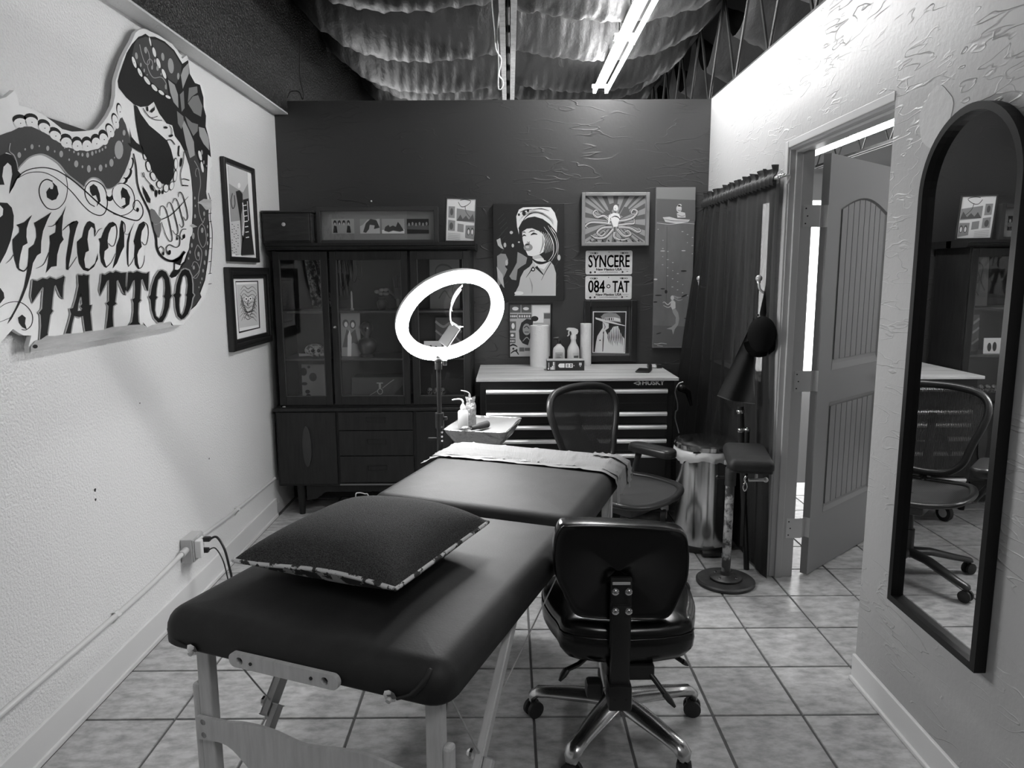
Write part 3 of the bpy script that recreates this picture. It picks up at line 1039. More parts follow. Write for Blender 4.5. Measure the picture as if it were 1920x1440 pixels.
# J bar with four bolts
jx = atY(1163, 1100, BY).x
jt = atY(1163, 1083, BY).z
B().box((jx, BY - 0.012, jt - 0.10), (0.060, 0.014, 0.215), 0.004).build('back_plate', m_black_pl, tc_, smooth=40)
b = B()
b.box((jx, BY - 0.016, jt - 0.20), (0.054, 0.030, 0.26), 0.006)
b.box((jx, BY - 0.005, jt - 0.345), (0.066, 0.075, 0.075), 0.006)
jb = b.build('back_bar', m_black_pl, tc_, smooth=40)
sub(B().box((jx, BY - 0.021, jt - 0.008), (0.05, 0.004, 0.008), 0.001), 'bar_slot', m_nickel, jb)
for s in (-1, 1):
    for px, py in ((1163 + s * 12.3, 1100), (1163 + s * 12.3, 1136)):
        p = atY(px, py, BY)
        o = sub(B().lathe([(0.0105, 0), (0.0105, 0.003), (0.0065, 0.004), (0.0065, 0.010), (0.004, 0.011)], (p.x, BY - 0.0315, p.z), 14, axis=(0, -1, 0)), 'bolt', m_chrome, jb, smooth=40)
        sub
    sub(B().cyl((jx + s * 0.016, BY - 0.043, jt - 0.345), (jx + s * 0.016, BY - 0.0425 + 0.004, jt - 0.345), 0.004, n=8), 'rivet', m_dark, jb)
# seat: rounded slab narrowing toward the front, waterfall skirt
SX, SY, SZ = 0.336, 2.165, 0.492
seat_o = [(-0.155, -0.225), (0.155, -0.225), (0.205, -0.15), (0.238, -0.03), (0.232, 0.09), (0.19, 0.19), (0.10, 0.225), (-0.10, 0.225), (-0.19, 0.19), (-0.232, 0.09), (-0.238, -0.03), (-0.205, -0.15)]
so = smooth_line(seat_o, 4, closed=True)


def seat_ring(s, z, dy=0):
    return [Vector((SX + p.x * s, SY + p.y * s + dy, z + 0.02 * (p.x / 0.24) ** 2 - 0.012 * max(0, p.y / 0.225))) for p in so]


b = B()
pad_rings([seat_ring(0.80, SZ - 0.125), seat_ring(0.90, SZ - 0.115), seat_ring(0.985, SZ - 0.085), seat_ring(1.0, SZ - 0.055), seat_ring(0.99, SZ - 0.040), seat_ring(0.975, SZ - 0.034), seat_ring(0.985, SZ - 0.026), seat_ring(0.96, SZ - 0.008), seat_ring(0.90, SZ + 0.0), seat_ring(0.7, SZ + 0.002), seat_ring(0.4, SZ - 0.004), seat_ring(0.1, SZ - 0.006)], b)
st = b.build('seat', m_blk_vinyl, tc_, smooth=50)
sub(B().tube(seat_ring(0.985, SZ - 0.034), 0.003, 8, closed=True), 'seat_piping', m_blk_vinyl, st, smooth=60)
# mechanism, levers, column
B().bb(tcx - 0.07, tcx + 0.07, BY + 0.02, tcy + 0.09, SZ - 0.165, SZ - 0.118, 0.006).build('seat_mechanism', m_black_pl, tc_)
B().box((jx - 0.068, BY + 0.02, jt - 0.345), (0.05, 0.05, 0.05), 0.012).build('tension_knob', m_black_pl, tc_, smooth=40)
B().cyl((tcx, tcy, 0.10), (tcx, tcy, 0.24), 0.025).cyl((tcx, tcy, 0.24), (tcx, tcy, 0.345), 0.016).build('gas_column', m_black_pl, tc_, smooth=40)
for pts in ([(1105, 1228, 2.08), (1085, 1245, 2.05), (1062, 1256, 2.02), (1049, 1277, 2.0)], [(1186, 1243, 2.0), (1206, 1246, 1.97), (1228, 1275, 1.94), (1246, 1300, 1.92), (1266, 1326, 1.90)], [(1246, 1222, 2.14), (1262, 1228, 2.12), (1280, 1240, 2.10), (1290, 1247, 2.10)]):
    P3 = [atY(x, y, d) for x, y, d in pts]
    o = B().tube(P3[:-1], 0.008, 10).build('lever', m_black_pl, tc_, smooth=40)
    sub(B().tube([P3[-2], P3[-2].lerp(P3[-1], 0.5), P3[-1]], [0.013, 0.012, 0.005], 10, flat=(1, 0.6)), 'paddle', m_black_pl, o, smooth=40)
# star base
hub = B().lathe([(0.035, 0.075), (0.042, 0.085), (0.042, 0.14), (0.030, 0.15)], (tcx, tcy, 0), 20).build('hub', m_alu, tc_, smooth=40)


def caster(parent, x, y, ang, r=0.026, col=m_rubber, hood=m_black_pl):
    ca, sa = math.cos(ang), math.sin(ang)
    o = sub(B().cyl((x, y, 2 * r - 0.002), (x, y, 2 * r + 0.018), 0.009).box((x - 0.004 * sa, y + 0.004 * ca, r * 1.5), (0.018, 0.03, r * 1.0), 0.006, rot=Matrix.Rotation(ang, 3, 'Z')), 'caster', hood, parent, smooth=40)
    for s in (-1, 1):
        c = Vector((x + s * 0.014 * ca, y + s * 0.014 * sa, r))
        sub(B().lathe([(r * 0.5, -0.009), (r, -0.006), (r, 0.006), (r * 0.5, 0.009)], c, 18, axis=(ca, sa, 0)), 'wheel', col, o, smooth=40)
    return o


def star_base(owner, cx, cy, a0, rad, m_arm, z_in, z_out, w0, w1, parent_part=None):
    for k in range(5):
        a = R(a0 + 72 * k)
        d = Vector((math.cos(a), math.sin(a), 0))
        pts = [Vector((cx, cy, 0)) + d * (0.025 + (rad - 0.025) * t_) + Vector((0, 0, z_in + (z_out - z_in) * (t_ ** 1.6))) for t_ in (0, 0.25, 0.5, 0.75, 0.93)]
        pts.append(Vector((cx, cy, 0)) + d * rad + Vector((0, 0, z_out - 0.012)))
        pts.append(Vector((cx, cy, 0)) + d * (rad + 0.004) + Vector((0, 0, z_out - 0.034)))
        arm = B().tube(pts, [w0, w0 * 0.92, (w0 + w1) / 2, w1, w1, w1 * 0.95, w1 * 0.6], 10, flat=(1, 0.62)).build('base_arm', m_arm, owner, smooth=50)
        caster(arm, cx + d.x * rad, cy + d.y * rad, a + R(60 + 40 * k), 0.029)


star_base(tc_, tcx, tcy, 18, 0.285, m_alu, 0.118, 0.092, 0.040, 0.029)

# ============================================================ MESH OFFICE CHAIR
mc = thing('mesh_office_chair', 'dark mesh-backed office chair between the tool chest and the massage table', 'chair', (0.555, 3.42, 0), R(-138))
m_graph = mat('graphite_plastic', 0.025, 0.34)


def mesh_mat():
    m = bpy.data.materials.new('chair_mesh'); m.use_nodes = True
    nt = m.node_tree; N, L = nt.nodes, nt.links
    b_ = N['Principled BSDF']; b_.inputs['Base Color'].default_value = (0.04, 0.04, 0.04, 1); b_.inputs['Roughness'].default_value = 0.5
    tcn = N.new('ShaderNodeTexCoord')
    w = N.new('ShaderNodeTexWave'); w.inputs['Scale'].default_value = 42; w.inputs['Distortion'].default_value = 0.6; w.bands_direction = 'X'
    L.new(tcn.outputs['Object'], w.inputs['Vector'])
    g = N.new('ShaderNodeMath'); g.operation = 'GREATER_THAN'; g.inputs[1].default_value = 0.70
    L.new(w.outputs['Fac'], g.inputs[0])
    ml = N.new('ShaderNodeMath'); ml.operation = 'MULTIPLY'; ml.inputs[1].default_value = 0.20
    L.new(g.outputs[0], ml.inputs[0])
    t_ = N.new('ShaderNodeBsdfTransparent'); mx = N.new('ShaderNodeMixShader')
    L.new(ml.outputs[0], mx.inputs[0]); L.new(b_.outputs[0], mx.inputs[1]); L.new(t_.outputs[0], mx.inputs[2])
    L.new(mx.outputs[0], N['Material Output'].inputs[0])
    return m


m_mesh = mesh_mat()
# back frame outline in local (x, z), wide at the top, narrow at the waist
bf = [(-0.10, 0.50), (-0.165, 0.56), (-0.195, 0.66), (-0.228, 0.76), (-0.245, 0.84), (-0.232, 0.90), (-0.185, 0.938), (-0.09, 0.955), (0, 0.958), (0.09, 0.955), (0.185, 0.938), (0.232, 0.90), (0.245, 0.84), (0.228, 0.76), (0.195, 0.66), (0.165, 0.56), (0.10, 0.50), (0, 0.485)]
bfl = smooth_line(bf, 5, closed=True)


def back3(x, z, pull=0.0):
    h = (z - 0.48)
    return Vector((x, -0.215 - 0.16 * h - 0.12 * h * h + 0.42 * x * x + pull, z - 0.075 * h))


B().tube([back3(p.x, p.y) for p in bfl], 0.0165, 10, closed=True, flat=(1.0, 1.1)).build('back_frame', m_graph, mc, smooth=60, local=True)
b = B()
cxm, czm = 0.0, 0.74
for s0, s1 in ((1.0, 0.75), (0.75, 0.5), (0.5, 0.25), (0.25, 0.02)):
    rA = [b.bm.verts.new(back3(cxm + (p.x - cxm) * s0, czm + (p.y - czm) * s0, -0.02 * (1 - s0))) for p in bfl]
    rB_ = [b.bm.verts.new(back3(cxm + (p.x - cxm) * s1, czm + (p.y - czm) * s1, -0.02 * (1 - s1))) for p in bfl]
    n = len(rA)
    for i in range(n):
        b.bm.faces.new((rA[i], rA[(i + 1) % n], rB_[(i + 1) % n], rB_[i]))
bmesh.ops.remove_doubles(b.bm, verts=b.bm.verts[:], dist=0.0004)
b.build('back_mesh', m_mesh, mc, smooth=60, local=True)
B().tube([back3(-0.10, 0.60, -0.03), back3(-0.07, 0.66, -0.06), back3(0, 0.67, -0.07), back3(0.07, 0.66, -0.06), back3(0.10, 0.60, -0.03)], 0.022, 10, flat=(0.4, 1.4)).build('lumbar_pad', m_graph, mc, smooth=60, local=True)
B().tube([(0, -0.05, 0.39), (0, -0.20, 0.41), (0, -0.285, 0.50), back3(0, 0.62, -0.045), back3(0, 0.80, -0.04)], [0.03, 0.028, 0.026, 0.022, 0.018], 10).build('spine', m_graph, mc, smooth=60, local=True)
# seat: frame loop and mesh
sf = [(-0.19, -0.20), (0, -0.225), (0.19, -0.20), (0.245, -0.08), (0.25, 0.06), (0.22, 0.17), (0.13, 0.215), (0, 0.225), (-0.13, 0.215), (-0.22, 0.17), (-0.25, 0.06), (-0.245, -0.08)]
sfl = smooth_line(sf, 5, closed=True)


def seat3(x, y, s=1.0):
    return Vector((x, y, 0.445 + 0.20 * x * x - 0.35 * max(0, y - 0.12) ** 2 * 4 - 0.022 * (1 - s)))


B().tube([seat3(p.x, p.y) for p in sfl], 0.0145, 10, closed=True, flat=(1.3, 0.9)).build('seat_frame', m_graph, mc, smooth=60, local=True)
b = B()
for s0, s1 in ((1.0, 0.75), (0.75, 0.5), (0.5, 0.25), (0.25, 0.02)):
    rA = [b.bm.verts.new(seat3(p.x * s0, p.y * s0, s0)) for p in sfl]
    rB_ = [b.bm.verts.new(seat3(p.x * s1, p.y * s1, s1)) for p in sfl]
    for i in range(len(rA)):
        b.bm.faces.new((rA[i], rA[(i + 1) % len(rA)], rB_[(i + 1) % len(rA)], rB_[i]))
bmesh.ops.remove_doubles(b.bm, verts=b.bm.verts[:], dist=0.0004)
b.build('seat_mesh', m_mesh, mc, smooth=60, local=True)
B().box((0, -0.02, 0.375), (0.16, 0.26, 0.07), 0.02).build('seat_mechanism', m_graph, mc, smooth=40, local=True)
for s in (-1, 1):
    B().tube([(s * 0.10, -0.10, 0.38), (s * 0.24, -0.15, 0.40), (s * 0.29, -0.16, 0.48), (s * 0.285, -0.13, 0.575)], [0.016, 0.016, 0.015, 0.018], 10).build('arm_post', m_graph, mc, smooth=60, local=True)
    b = B(); cushion(b, s * 0.285 - 0.048, s * 0.285 + 0.048, -0.19, 0.09, 0.567, 0.612, 0.045, 0.018, 0.004, 0.008)
    b.build('armrest', m_graph, mc, smooth=50, local=True)
B().cyl((0, 0, 0.10), (0, 0, 0.24), 0.027).cyl((0, 0, 0.24), (0, 0, 0.345), 0.018).build('gas_column', m_graph, mc, smooth=40, local=True)
for k in range(5):
    a = R(28 + 72 * k); d = Vector((math.cos(a), math.sin(a), 0))
    arm = B().tube([d * 0.02 + Vector((0, 0, 0.125)), d * 0.12 + Vector((0, 0, 0.118)), d * 0.24 + Vector((0, 0, 0.088)), d * 0.325 + Vector((0, 0, 0.070)), d * 0.335 + Vector((0, 0, 0.062))], [0.034, 0.031, 0.026, 0.022, 0.012], 10, flat=(1, 0.6)).build('base_arm', m_graph, mc, smooth=50, local=True)
    cs = B().cyl(d * 0.322 + Vector((0, 0, 0.045)), d * 0.322 + Vector((0, 0, 0.07)), 0.009).build('caster', m_graph, arm, smooth=40, local=True)
    aa = a + R(75)
    for s in (-1, 1):
        B().lathe([(0.013, -0.009), (0.028, -0.006), (0.028, 0.006), (0.013, 0.009)], d * 0.322 + Vector((s * 0.014 * math.cos(aa), s * 0.014 * math.sin(aa), 0.028)), 18, axis=(math.cos(aa), math.sin(aa), 0)).build('wheel', m_rubber, cs, smooth=40, local=True)

# ============================================================ TOOL CHEST
tx0, tx1, ty0, ty1 = -0.172, 0.945, 4.112, 4.715
tch = thing('tool_chest', 'black steel tool chest with a butcher-block top and aluminium drawer pulls', 'tool chest', (0.39, 4.42, 0))
m_blk_gloss = mat('black_powder_coat', 0.008, 0.30, spec=0.4)
m_butcher = mat('butcher_block', 0.62, 0.45, mot=(5, 0.40, 0.35, 0.68, (0.6, 9, 9)))
m_pull = mat('brushed_aluminium', 0.82, 0.30, metal=0.85)
B().bb(tx0, tx1, ty0, ty1, 0.135, 0.884, 0.004).build('body', m_blk_gloss, tch)
tpo = B().bb(tx0 - 0.022, tx1 + 0.02, ty0 - 0.026, ty1 + 0.01, 0.884, 0.902, 0.003).build('butcher_block_top', m_butcher, tch)
for yy in (4.20, 4.32, 4.43, 4.55, 4.64):
    sub(B().bb(tx0 - 0.022, tx1 + 0.02, yy - 0.0008, yy + 0.0008, 0.9015, 0.9024), 'lamination_line', mat('wood_joint', 0.30, 0.6), tpo)
dx0, dx1 = -0.140, 0.905
zs = [0.835, 0.702, 0.640, 0.570, 0.500, 0.320, 0.150]
rows = [(728, 770), (771.5, 795), (796.5, 821), (822.5, 848)]
tops = [atY(1080, y, ty0).z for y in (728.5, 771, 795.5, 821.5)] + [0.46, 0.30]
tops.append(0.15)
for k in range(6):
    z1, z0 = tops[k], tops[k + 1] + 0.005
    d_ = B().bb(dx0, dx1, ty0 - 0.012, ty0 + 0.01, z0, z1, 0.002).build('drawer', m_blk_gloss, tch)
    if k == 0:
        sub(B().bb(dx0, dx1, ty0 - 0.0135, ty0 - 0.010, (z0 + z1) / 2 - 0.022, (z0 + z1) / 2 - 0.020), 'crease', m_dark, d_)
    sub(B().poly([(dx0 + 0.003, ty0 - 0.012, z1 - 0.001), (dx0 + 0.003, ty0 - 0.030, z1 - 0.003), (dx0 + 0.003, ty0 - 0.034, z1 - 0.014), (dx0 + 0.003, ty0 - 0.026, z1 - 0.026), (dx0 + 0.003, ty0 - 0.012, z1 - 0.027)], off=(dx1 - dx0 - 0.006, 0, 0)), 'drawer_pull', m_pull, d_)
B().lathe([(0.007, 0), (0.007, 0.004), (0.003, 0.005)], (0.383, ty0 - 0.001, 0.862), 12, axis=(0, -1, 0)).build('lock', m_chrome, tch, smooth=40)
for sx_, sy_ in ((tx0 + 0.07, ty0 + 0.09), (tx1 - 0.02, ty0 + 0.09), (tx0 + 0.07, ty1 - 0.08), (tx1 - 0.07, ty1 - 0.08)):
    o = B().bb(sx_ - 0.022, sx_ + 0.022, sy_ - 0.03, sy_ + 0.03, 0.085, 0.135, 0.004).build('caster', m_nickel, tch)
    sub(B().lathe([(0.022, -0.016), (0.050, -0.014), (0.052, 0), (0.050, 0.014), (0.022, 0.016)], (sx_, sy_, 0.052), 20, axis=(1, -0.35, 0)), 'wheel', m_rubber, o, smooth=40)
    sub(B().lathe([(0.003, -0.018), (0.028, -0.0175), (0.028, 0.0175), (0.003, 0.018)], (sx_, sy_, 0.052), 16, axis=(1, -0.35, 0)), 'wheel_hub', m_nickel, o, smooth=40)
# maker's lettering and dog-head mark on the top rail
m_silver = mat('silver_print', 0.6, 0.35)
lx = atY(1203.5, 722, ty0).x; lz = atY(1203.5, 721.5, ty0).z
text_mesh('HUSKY', 0.0365, 'lettering', m_silver, tch, (lx, ty0 - 0.0006, lz), (1, 0, 0), (0, 0, 1), bold=0.0012, sx=1.12)
dog = [(0, 0.010), (0.008, 0.014), (0.018, 0.018), (0.026, 0.019), (0.030, 0.027), (0.034, 0.021), (0.040, 0.017), (0.044, 0.010), (0.040, 0.004), (0.043, -0.002), (0.034, 0.002), (0.030, -0.005), (0.024, 0.001), (0.014, -0.001), (0.018, 0.004), (0.006, 0.005)]
dog_i = [(0.012, 0.010), (0.022, 0.0135), (0.029, 0.014), (0.034, 0.010), (0.029, 0.006), (0.020, 0.006)]
dpl = Plane(lambda u, v: Vector((lx - 0.049 + u, ty0 - 0.0005, lz + v)), (0, -1, 0))
art('dog_head_mark', dpl, [(m_silver, [(dog, [dog_i])])], tch)

# ============================================================ CHINA CABINET
cab_ = thing('china_cabinet', 'dark stained china cabinet with glass doors in the back left corner', 'cabinet', (-0.82, 4.55, 0))
m_walnut = mat('dark_walnut', 0.010, 0.40, spec=0.35, mot=(6, 0.020, 0.35, 0.68, (10, 10, 1)), bump=(60, 0.05, 3, 'noise', 0.001))
m_pane = glass('cabinet_glass')
kx0, kx1, ky0, ky1 = -1.438, -0.212, 4.35, 4.742
def kz(y): return atY(700, y, ky0).z
zb0, zb1 = 0.195, 0.690
B().bb(kx0, kx1, ky0 + 0.012, ky1, zb0, zb1 - 0.022, 0.003).build('base_body', m_walnut, cab_)
B().bb(kx0 - 0.006, kx1 + 0.006, ky0 - 0.012, ky1, zb1 - 0.022, zb1, 0.004).build('base_top', m_walnut, cab_)
def kx(px, y=850): return atY(px, y, ky0).x
# base doors with raised oval pulls, three drawers with inset grips
bd0, bd1, dr0, dr1, rd0 = kx0 + 0.012, kx(632) , kx(637), kx(776), kx(782)
for x0, x1, ox in ((bd0, bd1, kx(577)), (rd0, kx1 - 0.012, kx(840))):
    d_ = B().bb(x0, x1, ky0 - 0.004, ky0 + 0.014, zb0 + 0.014, zb1 - 0.028, 0.003).build('door', m_walnut, cab_)
    o = [(ox + 0.027 * math.cos(t), 0.45 + 0.128 * (abs(math.sin(t)) ** 1.0) * (1 if math.sin(t) > 0 else -1)) for t in [2 * math.pi * i / 28 for i in range(28)]]
    sub(B().poly([(x, ky0 - 0.012, z) for x, z in o], off=(0, 0.010, 0)), 'oval_pull', mat('walnut_pull', 0.03, 0.35), d_)
dz = [zb1 - 0.028, 0.545, 0.385, 0.215]
for k in range(3):
    d_ = B().bb(dr0, dr1, ky0 - 0.004, ky0 + 0.014, dz[k + 1] + 0.004, dz[k], 0.003).build('drawer', m_walnut, cab_)
    cxd, czd = (dr0 + dr1) / 2 + 0.0, (dz[k] + dz[k + 1]) / 2 + 0.01
    q = B()
    q.bb(cxd - 0.060, cxd + 0.060, ky0 - 0.010, ky0 - 0.003, czd + 0.012, czd + 0.017, 0.001).bb(cxd - 0.055, cxd + 0.055, ky0 - 0.009, ky0 - 0.003, czd - 0.016, czd - 0.011, 0.001)
    q.bb(cxd - 0.060, cxd - 0.055, ky0 - 0.010, ky0 - 0.003, czd - 0.016, czd + 0.017).bb(cxd + 0.055, cxd + 0.060, ky0 - 0.010, ky0 - 0.003, czd - 0.016, czd + 0.017)
    sub(q, 'grip', m_walnut, d_)
B().bb(dr0 - 0.005, dr1 + 0.005, ky0 - 0.006, ky0 + 0.01, zb0 + 0.006, zb0 + 0.014, 0.001).build('sill_strip', mat('worn_wood_edge', 0.14, 0.5), cab_)
for x in (-1.315, -0.335):
    for y in (ky0 + 0.06, ky1 - 0.05):
        B().tube([(x, y, 0.0), (x, y, zb0)], [0.018, 0.028], 12).build('leg', m_walnut, cab_, smooth=40)
B().poly([(x, ky0 + 0.05, z) for x, z in [(-1.28, zb0), (-1.28, 0.09), (-1.22, 0.10), (-1.16, 0.145), (-0.50, 0.145), (-0.43, 0.10), (-0.37, 0.09), (-0.37, zb0)]], off=(0, 0.02, 0)).build('apron', m_walnut, cab_)
# hutch: back, sides, top cornice, shelves, three glazed doors
hx0, hx1, hy0, hy1 = -1.412, -0.232, 4.385, 4.742
zh = 1.635
B().bb(hx0, hx1, hy1 - 0.012, hy1, zb1, zh).build('hutch_back', mat('dark_walnut_inner', 0.022, 0.5), cab_)
for x in (hx0, hx1 - 0.022):
    B().bb(x, x + 0.022, hy0, hy1 - 0.012, zb1, zh, 0.002).build('hutch_side', m_walnut, cab_)
B().bb(hx0, hx1, hy0, hy1 - 0.012, zb1, zb1 + 0.02).build('hutch_floor', m_walnut, cab_)
cor = [(0.0, 1.635), (0.012, 1.640), (0.022, 1.652), (0.022, 1.658), (0.034, 1.662), (0.034, 1.678), (-0.20, 1.678), (-0.20, 1.635)]
B().poly([(hx0 - 0.03, hy0 - d, z) for d, z in cor], off=(hx1 - hx0 + 0.06, 0, 0)).bb(hx0 - 0.03, hx1 + 0.03, hy0 + 0.15, hy1, zh, 1.678).build('cornice', m_walnut, cab_)
m_shelf = mat('shelf_wood', 0.03, 0.4)
for zs_ in (1.275, 0.985):
    B().bb(hx0 + 0.022, hx1 - 0.022, hy0 + 0.03, hy1 - 0.012, zs_ - 0.014, zs_, 0.002).build('shelf', m_shelf, cab_)
doors = [(hx0 + 0.004, atY(619, 600, hy0).x), (atY(623, 600, hy0).x, atY(767, 600, hy0).x), (atY(772, 600, hy0).x, hx1 - 0.004)]
for i, (x0, x1) in enumerate(doors):
    q = B(); w = 0.040; z0, z1 = zb1 + 0.012, zh - 0.006
    q.bb(x0, x0 + w, hy0 - 0.016, hy0 + 0.004, z0, z1, 0.003).bb(x1 - w, x1, hy0 - 0.016, hy0 + 0.004, z0, z1, 0.003)
    q.bb(x0 + w, x1 - w, hy0 - 0.016, hy0 + 0.004, z0, z0 + 0.055, 0.003).bb(x0 + w, x1 - w, hy0 - 0.016, hy0 + 0.004, z1 - 0.050, z1, 0.003)
    d_ = q.build('glazed_door', m_walnut, cab_)
    sub(B().bb(x0 + w, x1 - w, hy0 - 0.006, hy0 - 0.003, z0 + 0.055, z1 - 0.050), 'glass_pane', m_pane, d_)
    q = B()
    for xx in (x0 + w, x1 - w - 0.004):
        q.bb(xx, xx + 0.004, hy0 - 0.014, hy0 - 0.006, z0 + 0.055, z1 - 0.050)
    q.bb(x0 + w, x1 - w, hy0 - 0.014, hy0 - 0.006, z0 + 0.055, z0 + 0.059)
    sub(q, 'glazing_bead', mat('glazing_bead', 0.06, 0.35), d_)
    if i == 1:
        sub(B().lathe([(0.009, 0), (0.009, 0.003), (0.004, 0.004), (0.004, 0.010), (0.008, 0.013), (0.005, 0.018)], (x0 + 0.018, hy0 - 0.016, 1.18), 14, axis=(0, -1, 0)), 'key_knob', mat('old_brass', 0.35, 0.35, metal=1.0), d_, smooth=40)
B().ball((-1.385, ky0 + 0.02, zb1 + 0.004), 0.007, 8, s=(1.6, 1, 0.6)).build('catch', m_nickel, cab_)

# ============================================================ ON THE TOOL CHEST
ZC = 0.902
m_towel = mat('paper_towel', 0.80, 0.9, bump=(110, 0.5, 1, 'voronoi', 0.003))
m_bottle_w = mat('milky_plastic', 0.68, 0.35)
m_label = mat('bottle_label', 0.42, 0.5)
m_ink = mat('black_ink', 0.012, 0.6)
m_grey_ink = mat('grey_ink', 0.12, 0.6)
m_midgrey_ink = mat('mid_grey_ink', 0.34, 0.6)
m_light_ink = mat('light_grey_ink', 0.62, 0.6)
m_print_w = mat('white_print', 0.90, 0.5)


def base_on(px, py, z):
    return atZ(px, py, z)


p = atZ(1012, 688, ZC) + Vector((0, 0.05, 0))
r_ = 0.060
pt = thing('paper_towel_roll', 'full white paper towel roll standing on the tool chest', 'paper towel', (p.x, p.y, ZC))
B().lathe([(0.018, 0.0), (r_ * 1.0, 0.0), (r_ + 0.001, 0.10), (r_ - 0.001, 0.20), (r_, 0.262), (0.020, 0.262), (0.020, 0.10)], p, 22, caps=False).build('towel_sheets', m_towel, pt, smooth=25)
B().lathe([(0.0185, 0.001), (0.0195, 0.002), (0.0195, 0.261), (0.0185, 0.261)], p, 16, caps=False).build('core_tube', mat('cardboard', 0.30, 0.8), pt)
p = atZ(1087, 676, ZC) + Vector((0.012, 0.17, 0)); p.y = 4.66
p2 = thing('paper_towel_roll', 'slim white paper roll standing behind the spray bottle on the tool chest', 'paper roll', (p.x, p.y, ZC))
B().lathe([(0.010, 0.0), (0.036, 0.0), (0.036, 0.272), (0.012, 0.272)], p, 20).build('paper_sheets', m_towel, p2, smooth=30)
# rubbing-alcohol bottle
p = atZ(1048, 684, ZC); p.y = 4.60; p.x = atY(1048, 650, 4.60).x
o = thing('antiseptic_bottle', 'white antiseptic bottle with a printed label and black cap on the tool chest', 'bottle', (p.x, p.y, ZC))
b = B()
pad_rings([[Vector((p.x + x, p.y + y, ZC + z)) for x, y in rrect(-w, w, -d, d, min(w, d) * 0.9, 4)] for w, d, z in ((0.034, 0.020, 0), (0.038, 0.023, 0.006), (0.038, 0.023, 0.105), (0.034, 0.021, 0.122), (0.018, 0.016, 0.138), (0.012, 0.012, 0.146), (0.011, 0.011, 0.150))], b)
bt = b.build('body', m_bottle_w, o, smooth=40)
sub(B().bb(p.x - 0.024, p.x + 0.024, p.y - 0.0242, p.y - 0.0232, ZC + 0.018, ZC + 0.095), 'label', m_label, bt)
for k in range(7):
    sub(B().bb(p.x - 0.017, p.x + 0.017 - 0.006 * (k % 3), p.y - 0.0246, p.y - 0.0243, ZC + 0.026 + k * 0.0085, ZC + 0.029 + k * 0.0085), 'label_line', m_grey_ink, bt)
B().lathe([(0.014, 0), (0.014, 0.022), (0.010, 0.026)], (p.x, p.y, ZC + 0.149), 16).tube([(p.x, p.y, ZC + 0.172), (p.x - 0.006, p.y, ZC + 0.182), (p.x - 0.034, p.y - 0.002, ZC + 0.184)], [0.012, 0.012, 0.007], 10).build('cap', m_black_pl, o, smooth=40)
# spray bottle
p = atY(1075, 650, 4.59); p.z = ZC
o = thing('spray_bottle', 'white trigger spray bottle with a label on the tool chest', 'bottle', p)
B().lathe([(0.036, 0), (0.039, 0.005), (0.039, 0.105), (0.034, 0.125), (0.020, 0.150), (0.016, 0.165), (0.0155, 0.180)], p, 22).build('body', m_bottle_w, o, smooth=40)
B().lathe([(0.0185, 0), (0.0185, 0.022), (0.014, 0.030)], p + Vector((0, 0, 0.178)), 18).build('collar', m_white, o, smooth=30)
zz = ZC
b = B()
b.poly([(p.x + x, p.y - 0.014, zz + z) for x, z in [(0.024, 0.212), (0.030, 0.226), (0.026, 0.240), (0.006, 0.248), (-0.030, 0.250), (-0.042, 0.246), (-0.044, 0.238), (-0.030, 0.236), (-0.014, 0.226), (-0.010, 0.206), (0.012, 0.206)]], off=(0, 0.028, 0))
sh_ = b.build('spray_head', m_white, o)
sub(B().tube([(p.x - 0.022, p.y, zz + 0.236), (p.x - 0.030, p.y, zz + 0.222), (p.x - 0.028, p.y, zz + 0.206), (p.x - 0.038, p.y, zz + 0.196)], [0.006, 0.005, 0.005, 0.003], 8), 'trigger', m_white, sh_, smooth=60)
B().grid(lambda u, v: Vector((p.x + 0.0396 * math.sin(R(-10 + 70 * u)), p.y - 0.0396 * math.cos(R(-10 + 70 * u)), zz + 0.035 + 0.06 * v)), 12, 2).build('label', mat('label_white', 0.6, 0.5), o)
B().grid(lambda u, v: Vector((p.x + 0.0399 * math.sin(R(0 + 48 * u)), p.y - 0.0399 * math.cos(R(0 + 48 * u)), zz + 0.062 + 0.014 * v)), 12, 2).build('label_band', m_grey_ink, o)
